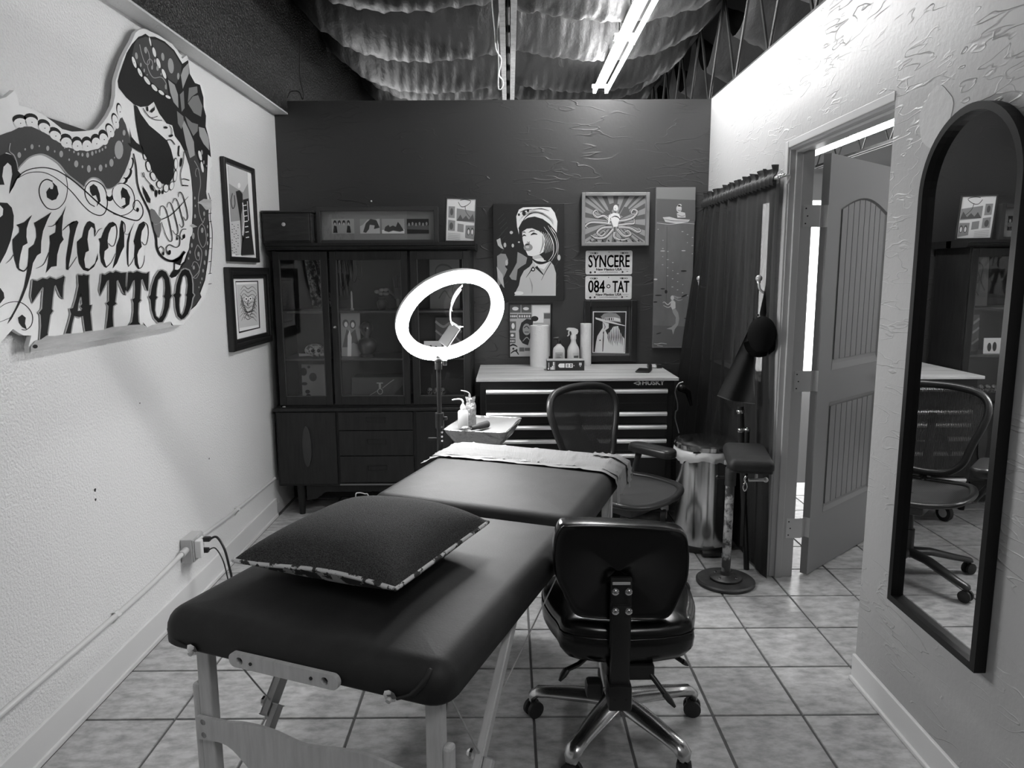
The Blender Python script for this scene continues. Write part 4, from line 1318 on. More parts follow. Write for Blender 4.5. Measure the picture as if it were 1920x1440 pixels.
# low black carton
p = atZ(1060, 695, ZC)
gx0, gx1 = atZ(1025, 694, ZC).x, atZ(1095, 694, ZC).x
gz = ZC
o = thing('product_carton', 'low black carton printed with a pale device on the front of the tool chest', 'box', (p.x, p.y + 0.05, ZC))
bx = B().bb(gx0, gx1, p.y, p.y + 0.105, ZC, ZC + 0.062, 0.001).build('carton', mat('black_carton', 0.02, 0.45), o)
sub(B().bb(gx0, gx1, p.y, p.y + 0.105, ZC + 0.062, ZC + 0.0625), 'carton_top', mat('pale_carton', 0.45, 0.5), bx)
gp = Plane(lambda u, v: Vector((gx0 + (gx1 - gx0) * u, p.y - 0.0002, ZC + 0.062 * v)), (0, -1, 0))
art('carton_print', gp, [(m_print_w, [[(0.30, 0.52), (0.325, 0.68), (0.35, 0.72), (0.47, 0.72), (0.47, 0.30), (0.35, 0.30), (0.32, 0.36)], [(0.495, 0.30), (0.69, 0.30), (0.69, 0.72), (0.495, 0.72)], [(0.86, 0.52), (0.925, 0.52), (0.925, 0.78), (0.86, 0.78)], ell(0.722, 0.50, 0.010, 0.05), ell(0.892, 0.41, 0.016, 0.03), [(0.045, 0.30), (0.058, 0.30), (0.058, 0.82), (0.045, 0.82)], ell(0.042, 0.20, 0.02, 0.08), [(0.095, 0.10), (0.125, 0.10), (0.125, 0.36), (0.095, 0.36)], [(0.135, 0.10), (0.165, 0.10), (0.165, 0.48), (0.135, 0.48)], [(0.160, 0.52), (0.195, 0.52), (0.195, 0.88), (0.160, 0.88)], [(0.172, 0.10), (0.195, 0.10), (0.195, 0.50), (0.172, 0.50)], [(0.212, 0.10), (0.218, 0.10), (0.218, 0.88), (0.212, 0.88)]]),
                         (m_midgrey_ink, [[(0.53, 0.36), (0.58, 0.36), (0.58, 0.66), (0.53, 0.66)], [(0.875, 0.60), (0.91, 0.60), (0.91, 0.70), (0.875, 0.70)]]), (m_grey_ink, [[(0.62, 0.38), (0.665, 0.38), (0.665, 0.50), (0.62, 0.50)], [(0.62, 0.54), (0.665, 0.54), (0.665, 0.66), (0.62, 0.66)]])], bx, 0.0002, 0.0003)
# phone lying on the bench, and a small clip light
q0, q1, q2, q3 = atZ(1189, 699, ZC), atZ(1213, 692.5, ZC), atZ(1225, 693.5, ZC), atZ(1204, 701.5, ZC)
o = thing('smartphone', 'black phone lying flat near the right end of the tool chest', 'phone', (q0 + q2) / 2)
cph = (q0 + q2) / 2
B().box(cph + Vector((0, 0, 0.006)), (0.085, 0.15, 0.010), 0.004, rot=Matrix.Rotation(R(-18), 3, 'Z')).build('phone_case', m_black_pl, o, smooth=40)
B().box(cph + Vector((0, 0, 0.0113)), (0.074, 0.138, 0.0008), 0, rot=Matrix.Rotation(R(-18), 3, 'Z')).build('screen', mat('phone_glass', 0.01, 0.08), o)
p = atZ(1226, 690, ZC)
o = thing('charger_dock', 'small black and white charger at the back right of the tool chest', 'charger', p)
B().box(p + Vector((-0.028, 0, 0.013)), (0.022, 0.05, 0.026), 0.003).box(p + Vector((0.030, 0, 0.011)), (0.035, 0.05, 0.022), 0.003).build('dock_body', m_black_pl, o)
B().box(p + Vector((0.0, 0.0, 0.012)), (0.050, 0.030, 0.014), 0.004, rot=Matrix.Rotation(R(6), 3, 'Y')).build('dock_pad', m_white, o)

# ============================================================ ON TOP OF THE CABINET
ZK = 1.678
p0, p1 = atY(489, 453, 4.36), atY(590, 453, 4.36)
o = thing('wooden_drawer_box', 'small dark wooden drawer box with a white knob on the china cabinet', 'box', ((p0.x + p1.x) / 2, 4.45, ZK))
bx0, bx1 = XL + 0.012, atY(583, 430, 4.36).x
m_oldwood = mat('old_dark_wood', 0.035, 0.5, mot=(9, 0.014, 0.35, 0.7, (1, 4, 8)))
B().bb(bx0, bx1, 4.375, 4.60, ZK, 1.855, 0.004).build('case', m_oldwood, o)
B().bb(bx0 - 0.004, bx1 + 0.010, 4.37, 4.605, 1.855, 1.868, 0.004).build('lid', m_oldwood, o)
dfb = B().bb(bx0 + 0.012, bx1 - 0.012, 4.364, 4.378, ZK + 0.014, 1.848, 0.003).build('drawer_front', m_oldwood, o)
kp = atY(533, 421, 4.364)
sub(B().lathe([(0.006, 0), (0.006, 0.008), (0.011, 0.012), (0.011, 0.018), (0.006, 0.022)], kp, 14, axis=(0, -1, 0)), 'knob', mat('porcelain', 0.55, 0.25), dfb, smooth=40)
for z in (1.70, 1.84):
    B().bb(bx1 + 0.000, bx1 + 0.004, 4.38, 4.595, z - 0.006, z + 0.006, 0.001).build('corner_batten', m_oldwood, o)
# long frame with four photographs
fx0, fx1 = atY(594, 420, 4.44).x, atY(822, 420, 4.44).x
fz0, fz1 = ZK, atY(700, 388, 4.44).z
o = thing('photo_strip_frame', 'long dark frame holding four small photographs on top of the cabinet', 'picture frame', ((fx0 + fx1) / 2, 4.46, ZK))
m_fr_grey = mat('grey_frame_wood', 0.045, 0.4)
fwid = 0.026
B().bb(fx0, fx0 + fwid, 4.425, 4.465, fz0, fz1, 0.003).bb(fx1 - fwid, fx1, 4.425, 4.465, fz0, fz1, 0.003).bb(fx0 + fwid, fx1 - fwid, 4.425, 4.465, fz0, fz0 + 0.020, 0.003).bb(fx0 + fwid, fx1 - fwid, 4.425, 4.465, fz1 - 0.024, fz1, 0.003).build('frame', m_fr_grey, o)
B().bb(fx0 + 0.01, fx1 - 0.01, 4.452, 4.462, fz0 + 0.01, fz1 - 0.01).build('mount_board', mat('grey_mount_board', 0.26, 0.7), o)
m_photo_lt = mat('photo_light', 0.42, 0.4)
W_, H_ = fx1 - fx0, fz1 - fz0
for k, (a0, a1) in enumerate(((622, 664), (675, 712), (716, 758), (763, 804))):
    xa, xb = atY(a0, 425, 4.45).x, atY(a1, 425, 4.45).x
    za, zb_ = atY(a0, 438, 4.45).z, atY(a0, 410.5, 4.45).z
    ph = B().bb(xa, xb, 4.4500, 4.4522, za, zb_).build('photograph', (m_photo_lt, m_midgrey_ink, m_photo_lt, m_grey_ink)[k], o)
    pp = Plane(lambda u, v, xa=xa, xb=xb, za=za, zb_=zb_: Vector((xa + (xb - xa) * u, 4.4498, za + (zb_ - za) * v)), (0, -1, 0))
    if k == 0:
        L_ = [(m_ink, [ell(0.15 + 0.2 * i, 0.74, 0.07, 0.17) for i in range(4)] + [[(0.05 + .2 * i, 0.05), (0.25 + .2 * i, 0.05), (0.22 + .2 * i, 0.5), (0.10 + .2 * i, 0.55)] for i in (0, 3)]), (m_light_ink, [ell(0.15 + 0.2 * i, 0.66, 0.04, 0.09) for i in range(4)])]
    elif k == 1:
        L_ = [(m_light_ink, [[(0, 0), (1, 0), (1, 1), (0.9, 1), (0.75, 0.9), (0.4, 0.95), (0.15, 0.6), (0, 0.5)]]), (m_ink, [[(0.15, 0.1), (0.3, 0.7), (0.55, 1.0), (0.85, 0.9), (1.0, 0.4), (0.7, 0.3), (0.75, 0.55), (0.5, 0.6), (0.45, 0.3), (0.3, 0.05)]])]
    elif k == 2:
        L_ = [(m_print_w, [[(0, 0), (1, 0), (1, 0.3), (0, 0.25)]]), (m_ink, [[(0.1, 0.2), (0.15, 0.45), (0.3, 0.6), (0.35, 0.45), (0.5, 0.55), (0.62, 0.45), (0.72, 0.8), (0.82, 0.6), (0.98, 0.2), (0.8, 0.12), (0.5, 0.2), (0.3, 0.1)]])]
    else:
        L_ = [(m_ink, [[(0, 0.0), (1, 0.0), (1, 0.25), (0, 0.3)], [(0, 0.6), (1, 0.55), (1, 1), (0, 1)]]), (m_midgrey_ink, [ell(0.1 + 0.16 * i, 0.62 + 0.05 * (i % 2), 0.045, 0.12) for i in range(6)])]
    art('photo_print', pp, L_, ph, 0.0002, 0.0002)
B().bb(fx0 + fwid, fx1 - fwid, 4.436, 4.4375, fz0 + 0.02, fz1 - 0.024).build('glazing', glass('picture_glass'), o)
# collage leaning at the right end of the cabinet top: light board in a thin dark frame, turned towards the door
cfa, cfb = Vector((-0.388, 4.44, 1.685)), Vector((-0.205, 4.50, 1.685))


def leaning_frame(name, label, a, bpt, h, lean, m_fr, m_board, depth=0.012, fw=0.010):
    xa = (bpt - a); w = xa.length; xa.normalize()
    nrm = Vector((xa.y, -xa.x, 0))              # towards the viewer
    up = (Vector((0, 0, 1)) - nrm * lean).normalized()
    o = thing(name, label, 'picture frame', (a + bpt) / 2)
    def P3(u, v, d=0.0): return a + xa * u + up * v + nrm.normalized() * d
    b_ = B()
    for u0, u1, v0, v1 in ((0, fw, 0, h), (w - fw, w, 0, h), (fw, w - fw, 0, fw), (fw, w - fw, h - fw, h)):
        b_.poly([P3(u0, v0), P3(u1, v0), P3(u1, v1), P3(u0, v1)], off=nrm * -depth)
    b_.build('frame', m_fr, o)
    B().poly([P3(fw * .6, fw * .6, -0.004), P3(w - fw * .6, fw * .6, -0.004), P3(w - fw * .6, h - fw * .6, -0.004), P3(fw * .6, h - fw * .6, -0.004)], off=nrm * -0.004).build('board', m_board, o)
    return o, Plane(lambda u, v: P3(u * w, v * h, -0.0038), nrm), w, h


o, pln, w_, h_ = leaning_frame('collage_frame', 'pale photo collage in a thin frame leaning at the right end of the cabinet top', cfa, cfb, 0.262, -0.20, m_fr_grey, m_print_w, fw=0.008)
art('collage_print', pln, [(m_midgrey_ink, [[(0.36, 0.48), (0.94, 0.44), (0.94, 0.70), (0.36, 0.76)], [(0.10, 0.55), (0.30, 0.54), (0.30, 0.80), (0.10, 0.80)], [(0.10, 0.26), (0.32, 0.25), (0.32, 0.48), (0.10, 0.50)], [(0.40, 0.24), (0.60, 0.22), (0.60, 0.40), (0.40, 0.42)], [(0.66, 0.10), (0.94, 0.06), (0.94, 0.38), (0.66, 0.38)]]),
                           (m_grey_ink, [[(0.38, 0.50), (0.48, 0.62), (0.56, 0.52), (0.66, 0.60), (0.76, 0.51), (0.88, 0.64), (0.94, 0.47), (0.38, 0.48)], ell(0.2, 0.68, 0.05, 0.08), ell(0.2, 0.36, 0.06, 0.08), ell(0.76, 0.24, 0.05, 0.09), ell(0.88, 0.24, 0.05, 0.09)] + ribbon([(0.40, 0.90), (0.50, 0.80), (0.66, 0.82), (0.80, 0.92), (0.62, 0.96), (0.46, 0.94)], 0.016, 4) + ribbon([(0.62, 0.82), (0.66, 0.68), (0.80, 0.56)], 0.018, 4)),
                           (m_print_w, [ell(0.76, 0.23, 0.03, 0.06), ell(0.88, 0.23, 0.03, 0.06)] + [[(0.1, 0.12 + .03 * i), (0.5, 0.10 + .03 * i), (0.5, 0.108 + .03 * i), (0.1, 0.128 + .03 * i)] for i in range(0)]),
                           (m_light_ink, [[(0.1, 0.07 + .04 * i), (0.5, 0.05 + .04 * i), (0.5, 0.065 + .04 * i), (0.1, 0.085 + .04 * i)] for i in range(4)])], o)

# ============================================================ INSIDE THE CABINET
S1, S2, S0 = 1.275, 0.985, 0.710
m_bronze = mat('dark_bronze', 0.05, 0.35, mot=(20, 0.02, 0.4, 0.6))
m_card = mat('printed_card', 0.36, 0.5)


def shelf_card(name, label, x0, x1, y0, y1, z, yv, mm, layers, cat='picture', lean=0.06):
    a, c = atY(x0, y1, yv), atY(x1, y1, yv)
    top = atY(x0, y0, yv).z
    h = top - z
    o = thing(name, label, cat, ((a.x + c.x) / 2, yv, z))
    up = Vector((0, lean, 1)).normalized()
    def P3(u, v): return Vector((a.x + (c.x - a.x) * u, yv, z + 0.001)) + up * h * v
    B().poly([P3(0, 0), P3(1, 0), P3(1, 1), P3(0, 1)], off=(0, 0.004, 0)).build('card', mm, o)
    art('card_print', Plane(lambda u, v: P3(u, v), (0, -1, 0)), layers, o, 0.0003, 0.0004)
    return o


shelf_card('figure_print', 'pale card with two drawn figures on the middle shelf of the cabinet', 640, 676, 583, 652, S2, 4.52, m_card, [
    (m_midgrey_ink, [[(0, 0.86), (1, 0.92), (1, 1), (0, 1)]]), (m_grey_ink, [ell(0.25, 0.72, 0.16, 0.09), ell(0.62, 0.70, 0.16, 0.10), [(0.05, 0.2), (0.3, 0.6), (0.5, 0.5), (0.75, 0.6), (0.9, 0.25), (0.6, 0.3), (0.4, 0.2)]]),
    (m_print_w, [ell(0.27, 0.70, 0.09, 0.06), ell(0.62, 0.69, 0.09, 0.06), [(0.3, 0.0), (0.34, 0.45), (0.45, 0.58), (0.55, 0.42), (0.5, 0.0)]])])
p = atY(689, 654, 4.50)
o = thing('bronze_bust', 'dark bust of a head and shoulders on the middle cabinet shelf', 'bust', (p.x, 4.50, S2))
B().lathe([(0.050, 0), (0.052, 0.012), (0.040, 0.02), (0.055, 0.045), (0.062, 0.08), (0.050, 0.105), (0.024, 0.118), (0.020, 0.130), (0.032, 0.145), (0.040, 0.170), (0.038, 0.195), (0.026, 0.212), (0.008, 0.220)], (p.x, 4.50, S2), 20).build('bust_body', m_bronze, o, smooth=60)
B().tube([(p.x, 4.462, S2 + 0.180), (p.x, 4.448, S2 + 0.165), (p.x, 4.458, S2 + 0.158)], [0.005, 0.008, 0.005], 8).build('nose', m_bronze, o, smooth=60)
p = atY(590, 652, 4.50)
o = thing('painted_skull', 'small pale painted sugar skull ornament on the left middle shelf', 'ornament', (p.x, 4.50, S2))
b = B().ball((p.x, 4.50, S2 + 0.042), 0.055, 18, s=(1.15, 0.95, 0.75)).ball((p.x + 0.02, 4.47, S2 + 0.026), 0.035, 14, s=(1.0, 0.8, 0.74))
b.build('skull', mat('painted_bone', 0.32, 0.5, mot=(55, 0.06, 0.46, 0.56)), o, smooth=60)
for s in (-1, 1):
    B().ball((p.x + 0.02 + s * 0.018, 4.446, S2 + 0.045), 0.011, 10).build('eye_socket', m_ink, o, smooth=60)
for s in (-1, 1):
    B().bar((p.x - 0.09, 4.47, S2 + 0.012 + (0.010 if s > 0 else 0)), (p.x + 0.085, 4.455, S2 + 0.024 - (0.010 if s > 0 else 0)), 0.008, 0.008).build('cross_bone', m_card, o)
shelf_card('cow_print_card', 'pale torn-edged card with dark spots at the bottom left of the cabinet', 567, 612, 684, 740, S0, 4.60, m_card, [(m_ink, [ell(0.08, 0.78, 0.14, 0.12), ell(0.10, 0.42, 0.12, 0.05), ell(0.22, 0.18, 0.10, 0.06), ell(0.25, 0.06, 0.1, 0.05), ell(0.46, 0.62, 0.16, 0.13), ell(0.3, 0.92, 0.06, 0.04)])])
a0, a1 = atY(660, 740, 4.50).x, atY(762, 740, 4.50).x
o = thing('storage_carton', 'dark carton printed with a light bulb in the bottom of the cabinet', 'box', ((a0 + a1) / 2, 4.56, S0))
B().bb(a0, a1, 4.50, 4.66, S0, S0 + 0.145, 0.002).build('carton', mat('slate_carton', 0.05, 0.5), o)
cxm_ = atY(712, 712, 4.50).x
art('bulb_print', Plane(lambda u, v: Vector((cxm_ + u, 4.4995, S0 + v)), (0, -1, 0)), [(m_midgrey_ink, [(ell(0, 0.055, 0.018, 0.020), [ell(0, 0.055, 0.013, 0.015)]), [(-0.007, 0.075), (0.007, 0.075), (0.007, 0.105), (-0.007, 0.105)], [(-0.02, 0.105), (0.02, 0.105), (0.02, 0.112), (-0.02, 0.112)]] + ribbon([(-0.10, 0.01), (-0.05, 0.04), (-0.015, 0.06)], 0.003) + ribbon([(0.015, 0.075), (0.06, 0.11), (0.09, 0.13)], 0.004))], o)
shelf_card('octopus_print', 'grey octopus sketch standing on the top right cabinet shelf', 806, 862, 482, 556, S1, 4.60, mat('grey_sketch_paper', 0.22, 0.6), [(m_grey_ink, [ell(0.5, 0.55, 0.22, 0.16)] + ribbon([(0.1, 0.3), (0.25, 0.5), (0.2, 0.75), (0.4, 0.85), (0.7, 0.8), (0.85, 0.6), (0.75, 0.35), (0.9, 0.2)], 0.035, 4) + ribbon([(0.3, 0.2), (0.5, 0.35), (0.7, 0.2), (0.85, 0.4)], 0.03, 4)), (m_light_ink, [ell(0.46, 0.56, 0.10, 0.06)])])
shelf_card('wave_print', 'dark print of pale waves on the right middle cabinet shelf', 817, 866, 596, 650, S2, 4.60, m_grey_ink, [(m_midgrey_ink, ribbon([(0, 0.9), (0.3, 0.75), (0.6, 0.85), (1, 0.6)], 0.07, 4) + ribbon([(0, 0.65), (0.3, 0.5), (0.5, 0.62), (1, 0.3)], 0.06, 4) + ribbon([(0, 0.35), (0.3, 0.2), (0.6, 0.3), (1, 0.1)], 0.06, 4))])
shelf_card('folded_name_card', 'small white card standing on the right middle shelf behind the ring lamp', 795, 828, 640, 655, S2, 4.47, m_print_w, [(m_ink, [ell(0.38, 0.45, 0.12, 0.3), ell(0.68, 0.42, 0.12, 0.28)])], cat='card')
for k, px in enumerate((806, 818, 830)):
    p = atY(px, 740, 4.46)
    o = thing('skull_figurine', ('leftmost', 'middle', 'rightmost')[k] + ' tiny dark skull figurine in the bottom right of the cabinet', 'figurine', (p.x, 4.46, S0), group='skull figurines in the cabinet')
    B().lathe([(0.014, 0), (0.016, 0.004), (0.010, 0.012), (0.012, 0.030), (0.016, 0.036)], (p.x, 4.46, S0), 12).build('stand', m_print_w if k != 1 else m_bronze, o, smooth=50)
    B().ball((p.x, 4.46, S0 + 0.060), 0.021, 12, s=(0.9, 0.9, 1.1)).build('head', mat('grey_bone', 0.20, 0.5, mot=(90, 0.02, 0.45, 0.55)), o, smooth=60)
    for s in (-1, 1):
        B().ball((p.x + s * 0.007, 4.442, S0 + 0.063), 0.005, 8).build('eye_socket', m_ink, o, smooth=60)
# top shelf: draped scarf, candle, flower ornament, hand sculpture
sc0, sc1 = atY(571, 482, 4.58), atY(604, 482, 4.58)
o = thing('patterned_scarf', 'patterned scarf hanging inside the left top shelf of the cabinet', 'scarf', (sc0.x + 0.06, 4.58, S1))
B().grid(lambda u, v: Vector((sc0.x + (sc1.x - sc0.x + 0.03) * (u * (0.75 + 0.25 * v)) + 0.035 * v, 4.57 + 0.012 * math.sin(u * 16 + v), S1 + 0.02 + (1 - v) * 0.30)), 30, 10).build('scarf_cloth', mat('scarf_cloth', 0.03, 0.8, mot=(38, 0.22, 0.48, 0.56)), o, smooth=60)
B().cyl((sc0.x - 0.05, 4.58, S1 + 0.315), (sc1.x + 0.05, 4.58, S1 + 0.315), 0.004, n=8).build('rail', m_steel_dk, o)
p = atY(659, 556, 4.50)
o = thing('slim_candle', 'slim pale candle on the top shelf behind the middle glass door', 'candle', (p.x, 4.50, S1))
B().lathe([(0.012, 0), (0.013, 0.01), (0.006, 0.014), (0.006, 0.11), (0.002, 0.118)], (p.x, 4.50, S1), 12).build('candle_wax', m_card, o, smooth=40)
for k, px in enumerate((640, 650, 662, 672)):
    p = atY(px, 484, 4.64)
    o = thing('bead_string', 'dark beaded necklace hanging at the back of the cabinet, number counted from the left edge of its door', 'necklace', (p.x, 4.64, S1), group='necklaces hanging in the cabinet')
    o['label'] = ('first', 'second', 'third', 'fourth')[k] + ' dark beaded necklace from the left hanging behind the middle cabinet door'
    hh = 0.20 - 0.02 * k
    pts = [(p.x - 0.012, 4.66, S1 + 0.33), (p.x - 0.016, 4.655, S1 + 0.33 - hh * 0.7), (p.x, 4.65, S1 + 0.33 - hh), (p.x + 0.016, 4.655, S1 + 0.33 - hh * 0.7), (p.x + 0.012, 4.66, S1 + 0.33)]
    B().tube(smooth_line(pts, 6), 0.0035, 6).build('beads', m_bronze, o, smooth=60)
p = atY(716, 548, 4.52)
o = thing('flower_ornament', 'small vase of pale artificial flowers on the top cabinet shelf', 'vase', (p.x, 4.52, S1))
B().lathe([(0.020, 0), (0.030, 0.02), (0.034, 0.045), (0.020, 0.065), (0.024, 0.075)], (p.x, 4.52, S1), 18).build('vase_body', m_bronze, o, smooth=50)
for k in range(7):
    a = k * 2.4
    B().ball((p.x + 0.030 * math.cos(a), 4.52 + 0.02 * math.sin(a), S1 + 0.10 + 0.012 * (k % 3)), 0.017, 8, s=(1, 1, 0.7)).build('blossom', mat('dusty_petals', 0.22, 0.7), o, smooth=50)
p = atY(748, 560, 4.50)
o = thing('hand_sculpture', 'dark raised hand sculpture at the right of the top cabinet shelf', 'sculpture', (p.x, 4.50, S1))
b = B().lathe([(0.030, 0), (0.030, 0.012), (0.018, 0.02), (0.019, 0.07)], (p.x, 4.50, S1), 16)
b.box((p.x, 4.50, S1 + 0.105), (0.058, 0.022, 0.075), 0.008)
hnd = b.build('palm', m_bronze, o, smooth=50)
for k, (dx, l, an) in enumerate(((-0.022, 0.066, -8), (-0.008, 0.078, -2), (0.007, 0.072, 3), (0.021, 0.055, 9))):
    q = Vector((p.x + dx, 4.50, S1 + 0.135)); d = Vector((math.sin(R(an)), -0.15, math.cos(R(an))))
    sub(B().tube([q, q + d * l * 0.5, q + d * l * 0.9 + Vector((0, -0.006, 0)), q + d * l + Vector((0, -0.01, 0))], [0.0075, 0.007, 0.006, 0.002], 8), 'finger', m_bronze, hnd, smooth=60)
q = Vector((p.x - 0.027, 4.50, S1 + 0.085))
sub(B().tube([q, q + Vector((-0.022, -0.006, 0.02)), q + Vector((-0.032, -0.008, 0.048)), q + Vector((-0.033, -0.008, 0.056))], [0.009, 0.008, 0.006, 0.002], 8), 'thumb', m_bronze, hnd, smooth=60)

# ============================================================ TRAY ON A STAND, with its things
TC = Vector((-0.128, 3.475, 0))
TRZ = R(-13)
tr = thing('instrument_stand', 'plastic-wrapped instrument tray on a chrome stand beyond the massage table', 'tray stand', TC, TRZ)
m_wrap = mat('cling_wrapped_steel', 0.45, 0.18, metal=0.55, bump=(28, 0.9, 3, 'noise', 0.02))
TRW, TRD = 0.155, 0.185
b = B()
pad_rings([[Vector((x, y, z)) for x, y in rrect(-w, w, -d, d, 0.03, 4)] for w, d, z in ((TRW * 0.58, TRD * 0.66, 0.690), (TRW * 0.74, TRD * 0.78, 0.696), (TRW * 0.97, TRD * 0.97, 0.758), (TRW, TRD, 0.770), (TRW * 0.985, TRD * 0.985, 0.772), (TRW * 0.93, TRD * 0.94, 0.758), (TRW * 0.90, TRD * 0.92, 0.752))], b)
b.build('tray', m_wrap, tr, smooth=35, local=True)
B().grid(lambda u, v: Vector(((u - 0.5) * 2 * TRW * 0.97, (v - 0.5) * 2 * TRD * 0.96, 0.7665 + 0.004 * math.sin(9 * u + 2 * v) * math.sin(7 * v) + 0.006 * (abs(u - .5) * 2) ** 6)), 24, 24).build('paper_liner', m_paper, tr, smooth=60, local=True)
b = B().tube([(0, 0, 0.03), (0, 0, 0.69)], 0.014, 12)
b.build('post', m_chrome, tr, smooth=40, local=True)
for k in range(4):
    a = R(45 + 90 * k); d = Vector((math.cos(a), math.sin(a), 0))
    l = B().tube([d * 0.01 + Vector((0, 0, 0.06)), d * 0.19 + Vector((0, 0, 0.045))], 0.011, 8).build('foot', m_chrome, tr, smooth=40, local=True)
    B().lathe([(0.006, -0.01), (0.02, -0.008), (0.02, 0.008), (0.006, 0.01)], d * 0.185 + Vector((0, 0, 0.020)), 14, axis=(1, 0, 0)).build('caster', m_rubber, l, smooth=40, local=True)
ZTY = 0.772
p = atY(868.5, 804, 3.36)
o = thing('wash_bottle', 'white squeeze wash bottle with a bent spout on the wrapped tray', 'bottle', (p.x, 3.36, ZTY))
cw = Vector((p.x, 3.36, ZTY))
B().lathe([(0.022, 0), (0.0245, 0.004), (0.0245, 0.078), (0.020, 0.086), (0.011, 0.090), (0.011, 0.094)], cw, 20).build('body', m_bottle_w, o, smooth=40)
B().lathe([(0.013, 0), (0.013, 0.012), (0.009, 0.018), (0.006, 0.024)], cw + Vector((0, 0, 0.093)), 16).build('cap', m_white, o, smooth=40)
B().tube(smooth_line([cw + Vector((0, 0, 0.112)), cw + Vector((0.0, 0, 0.130)), cw + Vector((-0.012, 0, 0.140)), cw + Vector((-0.036, -0.004, 0.140)), cw + Vector((-0.050, -0.006, 0.137))], 5), [0.0045] * 10 + [0.0035] * 11, 8).build('spout', m_white, o, smooth=60)
p = atY(883, 798, 3.43)
cw = Vector((p.x, 3.43, ZTY))
o = thing('wrapped_bottle', 'cling-wrapped chrome-capped spray bottle behind the white wash bottle', 'bottle', cw)
B().lathe([(0.024, 0), (0.026, 0.004), (0.026, 0.095), (0.022, 0.108), (0.020, 0.112)], cw, 20).build('body', mat('wrapped_bottle_plastic', 0.35, 0.15, metal=0.4, bump=(40, 1.0, 3, 'noise', 0.02)), o, smooth=40)
b = B()
for k in range(5):
    a = k * 1.3
    b.poly([cw + Vector((0.018 * math.cos(a), 0.018 * math.sin(a), 0.108)), cw + Vector((0.018 * math.cos(a + 0.9), 0.018 * math.sin(a + 0.9), 0.110)), cw + Vector((0.026 * math.cos(a + 0.7), 0.026 * math.sin(a + 0.7), 0.140 + 0.008 * (k % 2))), cw + Vector((0.010 * math.cos(a + .2), 0.010 * math.sin(a + .2), 0.138))], off=(0.0006, 0.0006, 0))
b.lathe([(0.012, 0.108), (0.012, 0.128), (0.006, 0.134)], cw, 12)
b.build('crumpled_wrap', m_wrap, o)
B().tube(smooth_line([cw + Vector((0, 0, 0.13)), cw + Vector((-0.004, 0, 0.152)), cw + Vector((-0.018, 0, 0.164)), cw + Vector((-0.046, 0, 0.170))], 5), 0.003, 8).build('spout', mat('grey_spout', 0.25, 0.3), o, smooth=60)
pa, pb_ = atZ(884, 803, ZTY + 0.013), atZ(914, 795, ZTY + 0.015)
o = thing('tattoo_machine', 'dark bandage-wrapped tattoo machine lying on the tray paper', 'tattoo machine', ((pa + pb_) / 2).to_tuple()[:2] + (ZTY,))
B().tube([pa, pa.lerp(pb_, 0.35), pa.lerp(pb_, 0.5), pb_], [0.010, 0.012, 0.016, 0.017], 14).build('wrapped_grip', mat('dark_bandage', 0.03, 0.75, bump=(120, 0.6, 2, 'noise', 0.003)), o, smooth=40)
B().tube([pa, pa + (pa - pb_).normalized() * 0.03], [0.006, 0.002], 8).build('needle_tip', m_chrome, o, smooth=40)
B().ball(atZ(873, 803, ZTY + 0.01), 0.013, 10, s=(1.6, 1, 0.8)).build('crumpled_film', m_wrap, o, smooth=20)

# ============================================================ WASTE BIN
wx, wy = 1.066, 3.85
o = thing('waste_bin', 'round stainless steel waste bin with a lid and a white liner by the curtain', 'bin', (wx, wy, 0))
m_sst = mat('brushed_stainless', 0.66, 0.17, metal=1.0)
B().lathe([(0.150, 0.032), (0.152, 0.032), (0.155, 0.528), (0.150, 0.532)], (wx, wy, 0), 48).build('body', m_sst, o, smooth=40)
B().lathe([(0.150, 0.0), (0.160, 0.004), (0.160, 0.026), (0.154, 0.034)], (wx, wy, 0), 48).build('base_ring', m_black_pl, o, smooth=40)
q = random.Random(3)
ln = [[q.uniform(-1, 1) for _ in range(64)] for _ in range(4)]


def liner(u, v):
    i = int(u * 64) % 64
    prof = [(0.150, 0.560), (0.166, 0.556), (0.172, 0.528), (0.162, 0.498)]
    k = min(int(v * 3), 2); f_ = v * 3 - k
    r = prof[k][0] * (1 - f_) + prof[k + 1][0] * f_; z = prof[k][1] * (1 - f_) + prof[k + 1][1] * f_
    r += 0.004 * ln[k][i] * (0.3 + v); z += 0.010 * ln[3][i // 2] * v + 0.012 * math.sin(3 * 6.28 * u + 1) * v
    return Vector((wx + r * math.cos(2 * math.pi * u), wy + r * math.sin(2 * math.pi * u), z))


B().grid(liner, 64, 10, closed_u=True).build('liner', mat('white_bin_liner', 0.75, 0.35), o, smooth=70)
B().lathe([(0.158, 0.560), (0.168, 0.562), (0.170, 0.584), (0.164, 0.592), (0.150, 0.596), (0.090, 0.603), (0.01, 0.606)], (wx, wy, 0), 48).build('lid', m_sst, o, smooth=35)
B().bb(wx - 0.05, wx + 0.05, wy - 0.205, wy - 0.14, 0.006, 0.024, 0.006).build('pedal', m_black_pl, o)
B().bb(wx - 0.105, wx - 0.06, wy - 0.152, wy - 0.142, 0.555, 0.566, 0.003).build('lid_grip', m_black_pl, o)

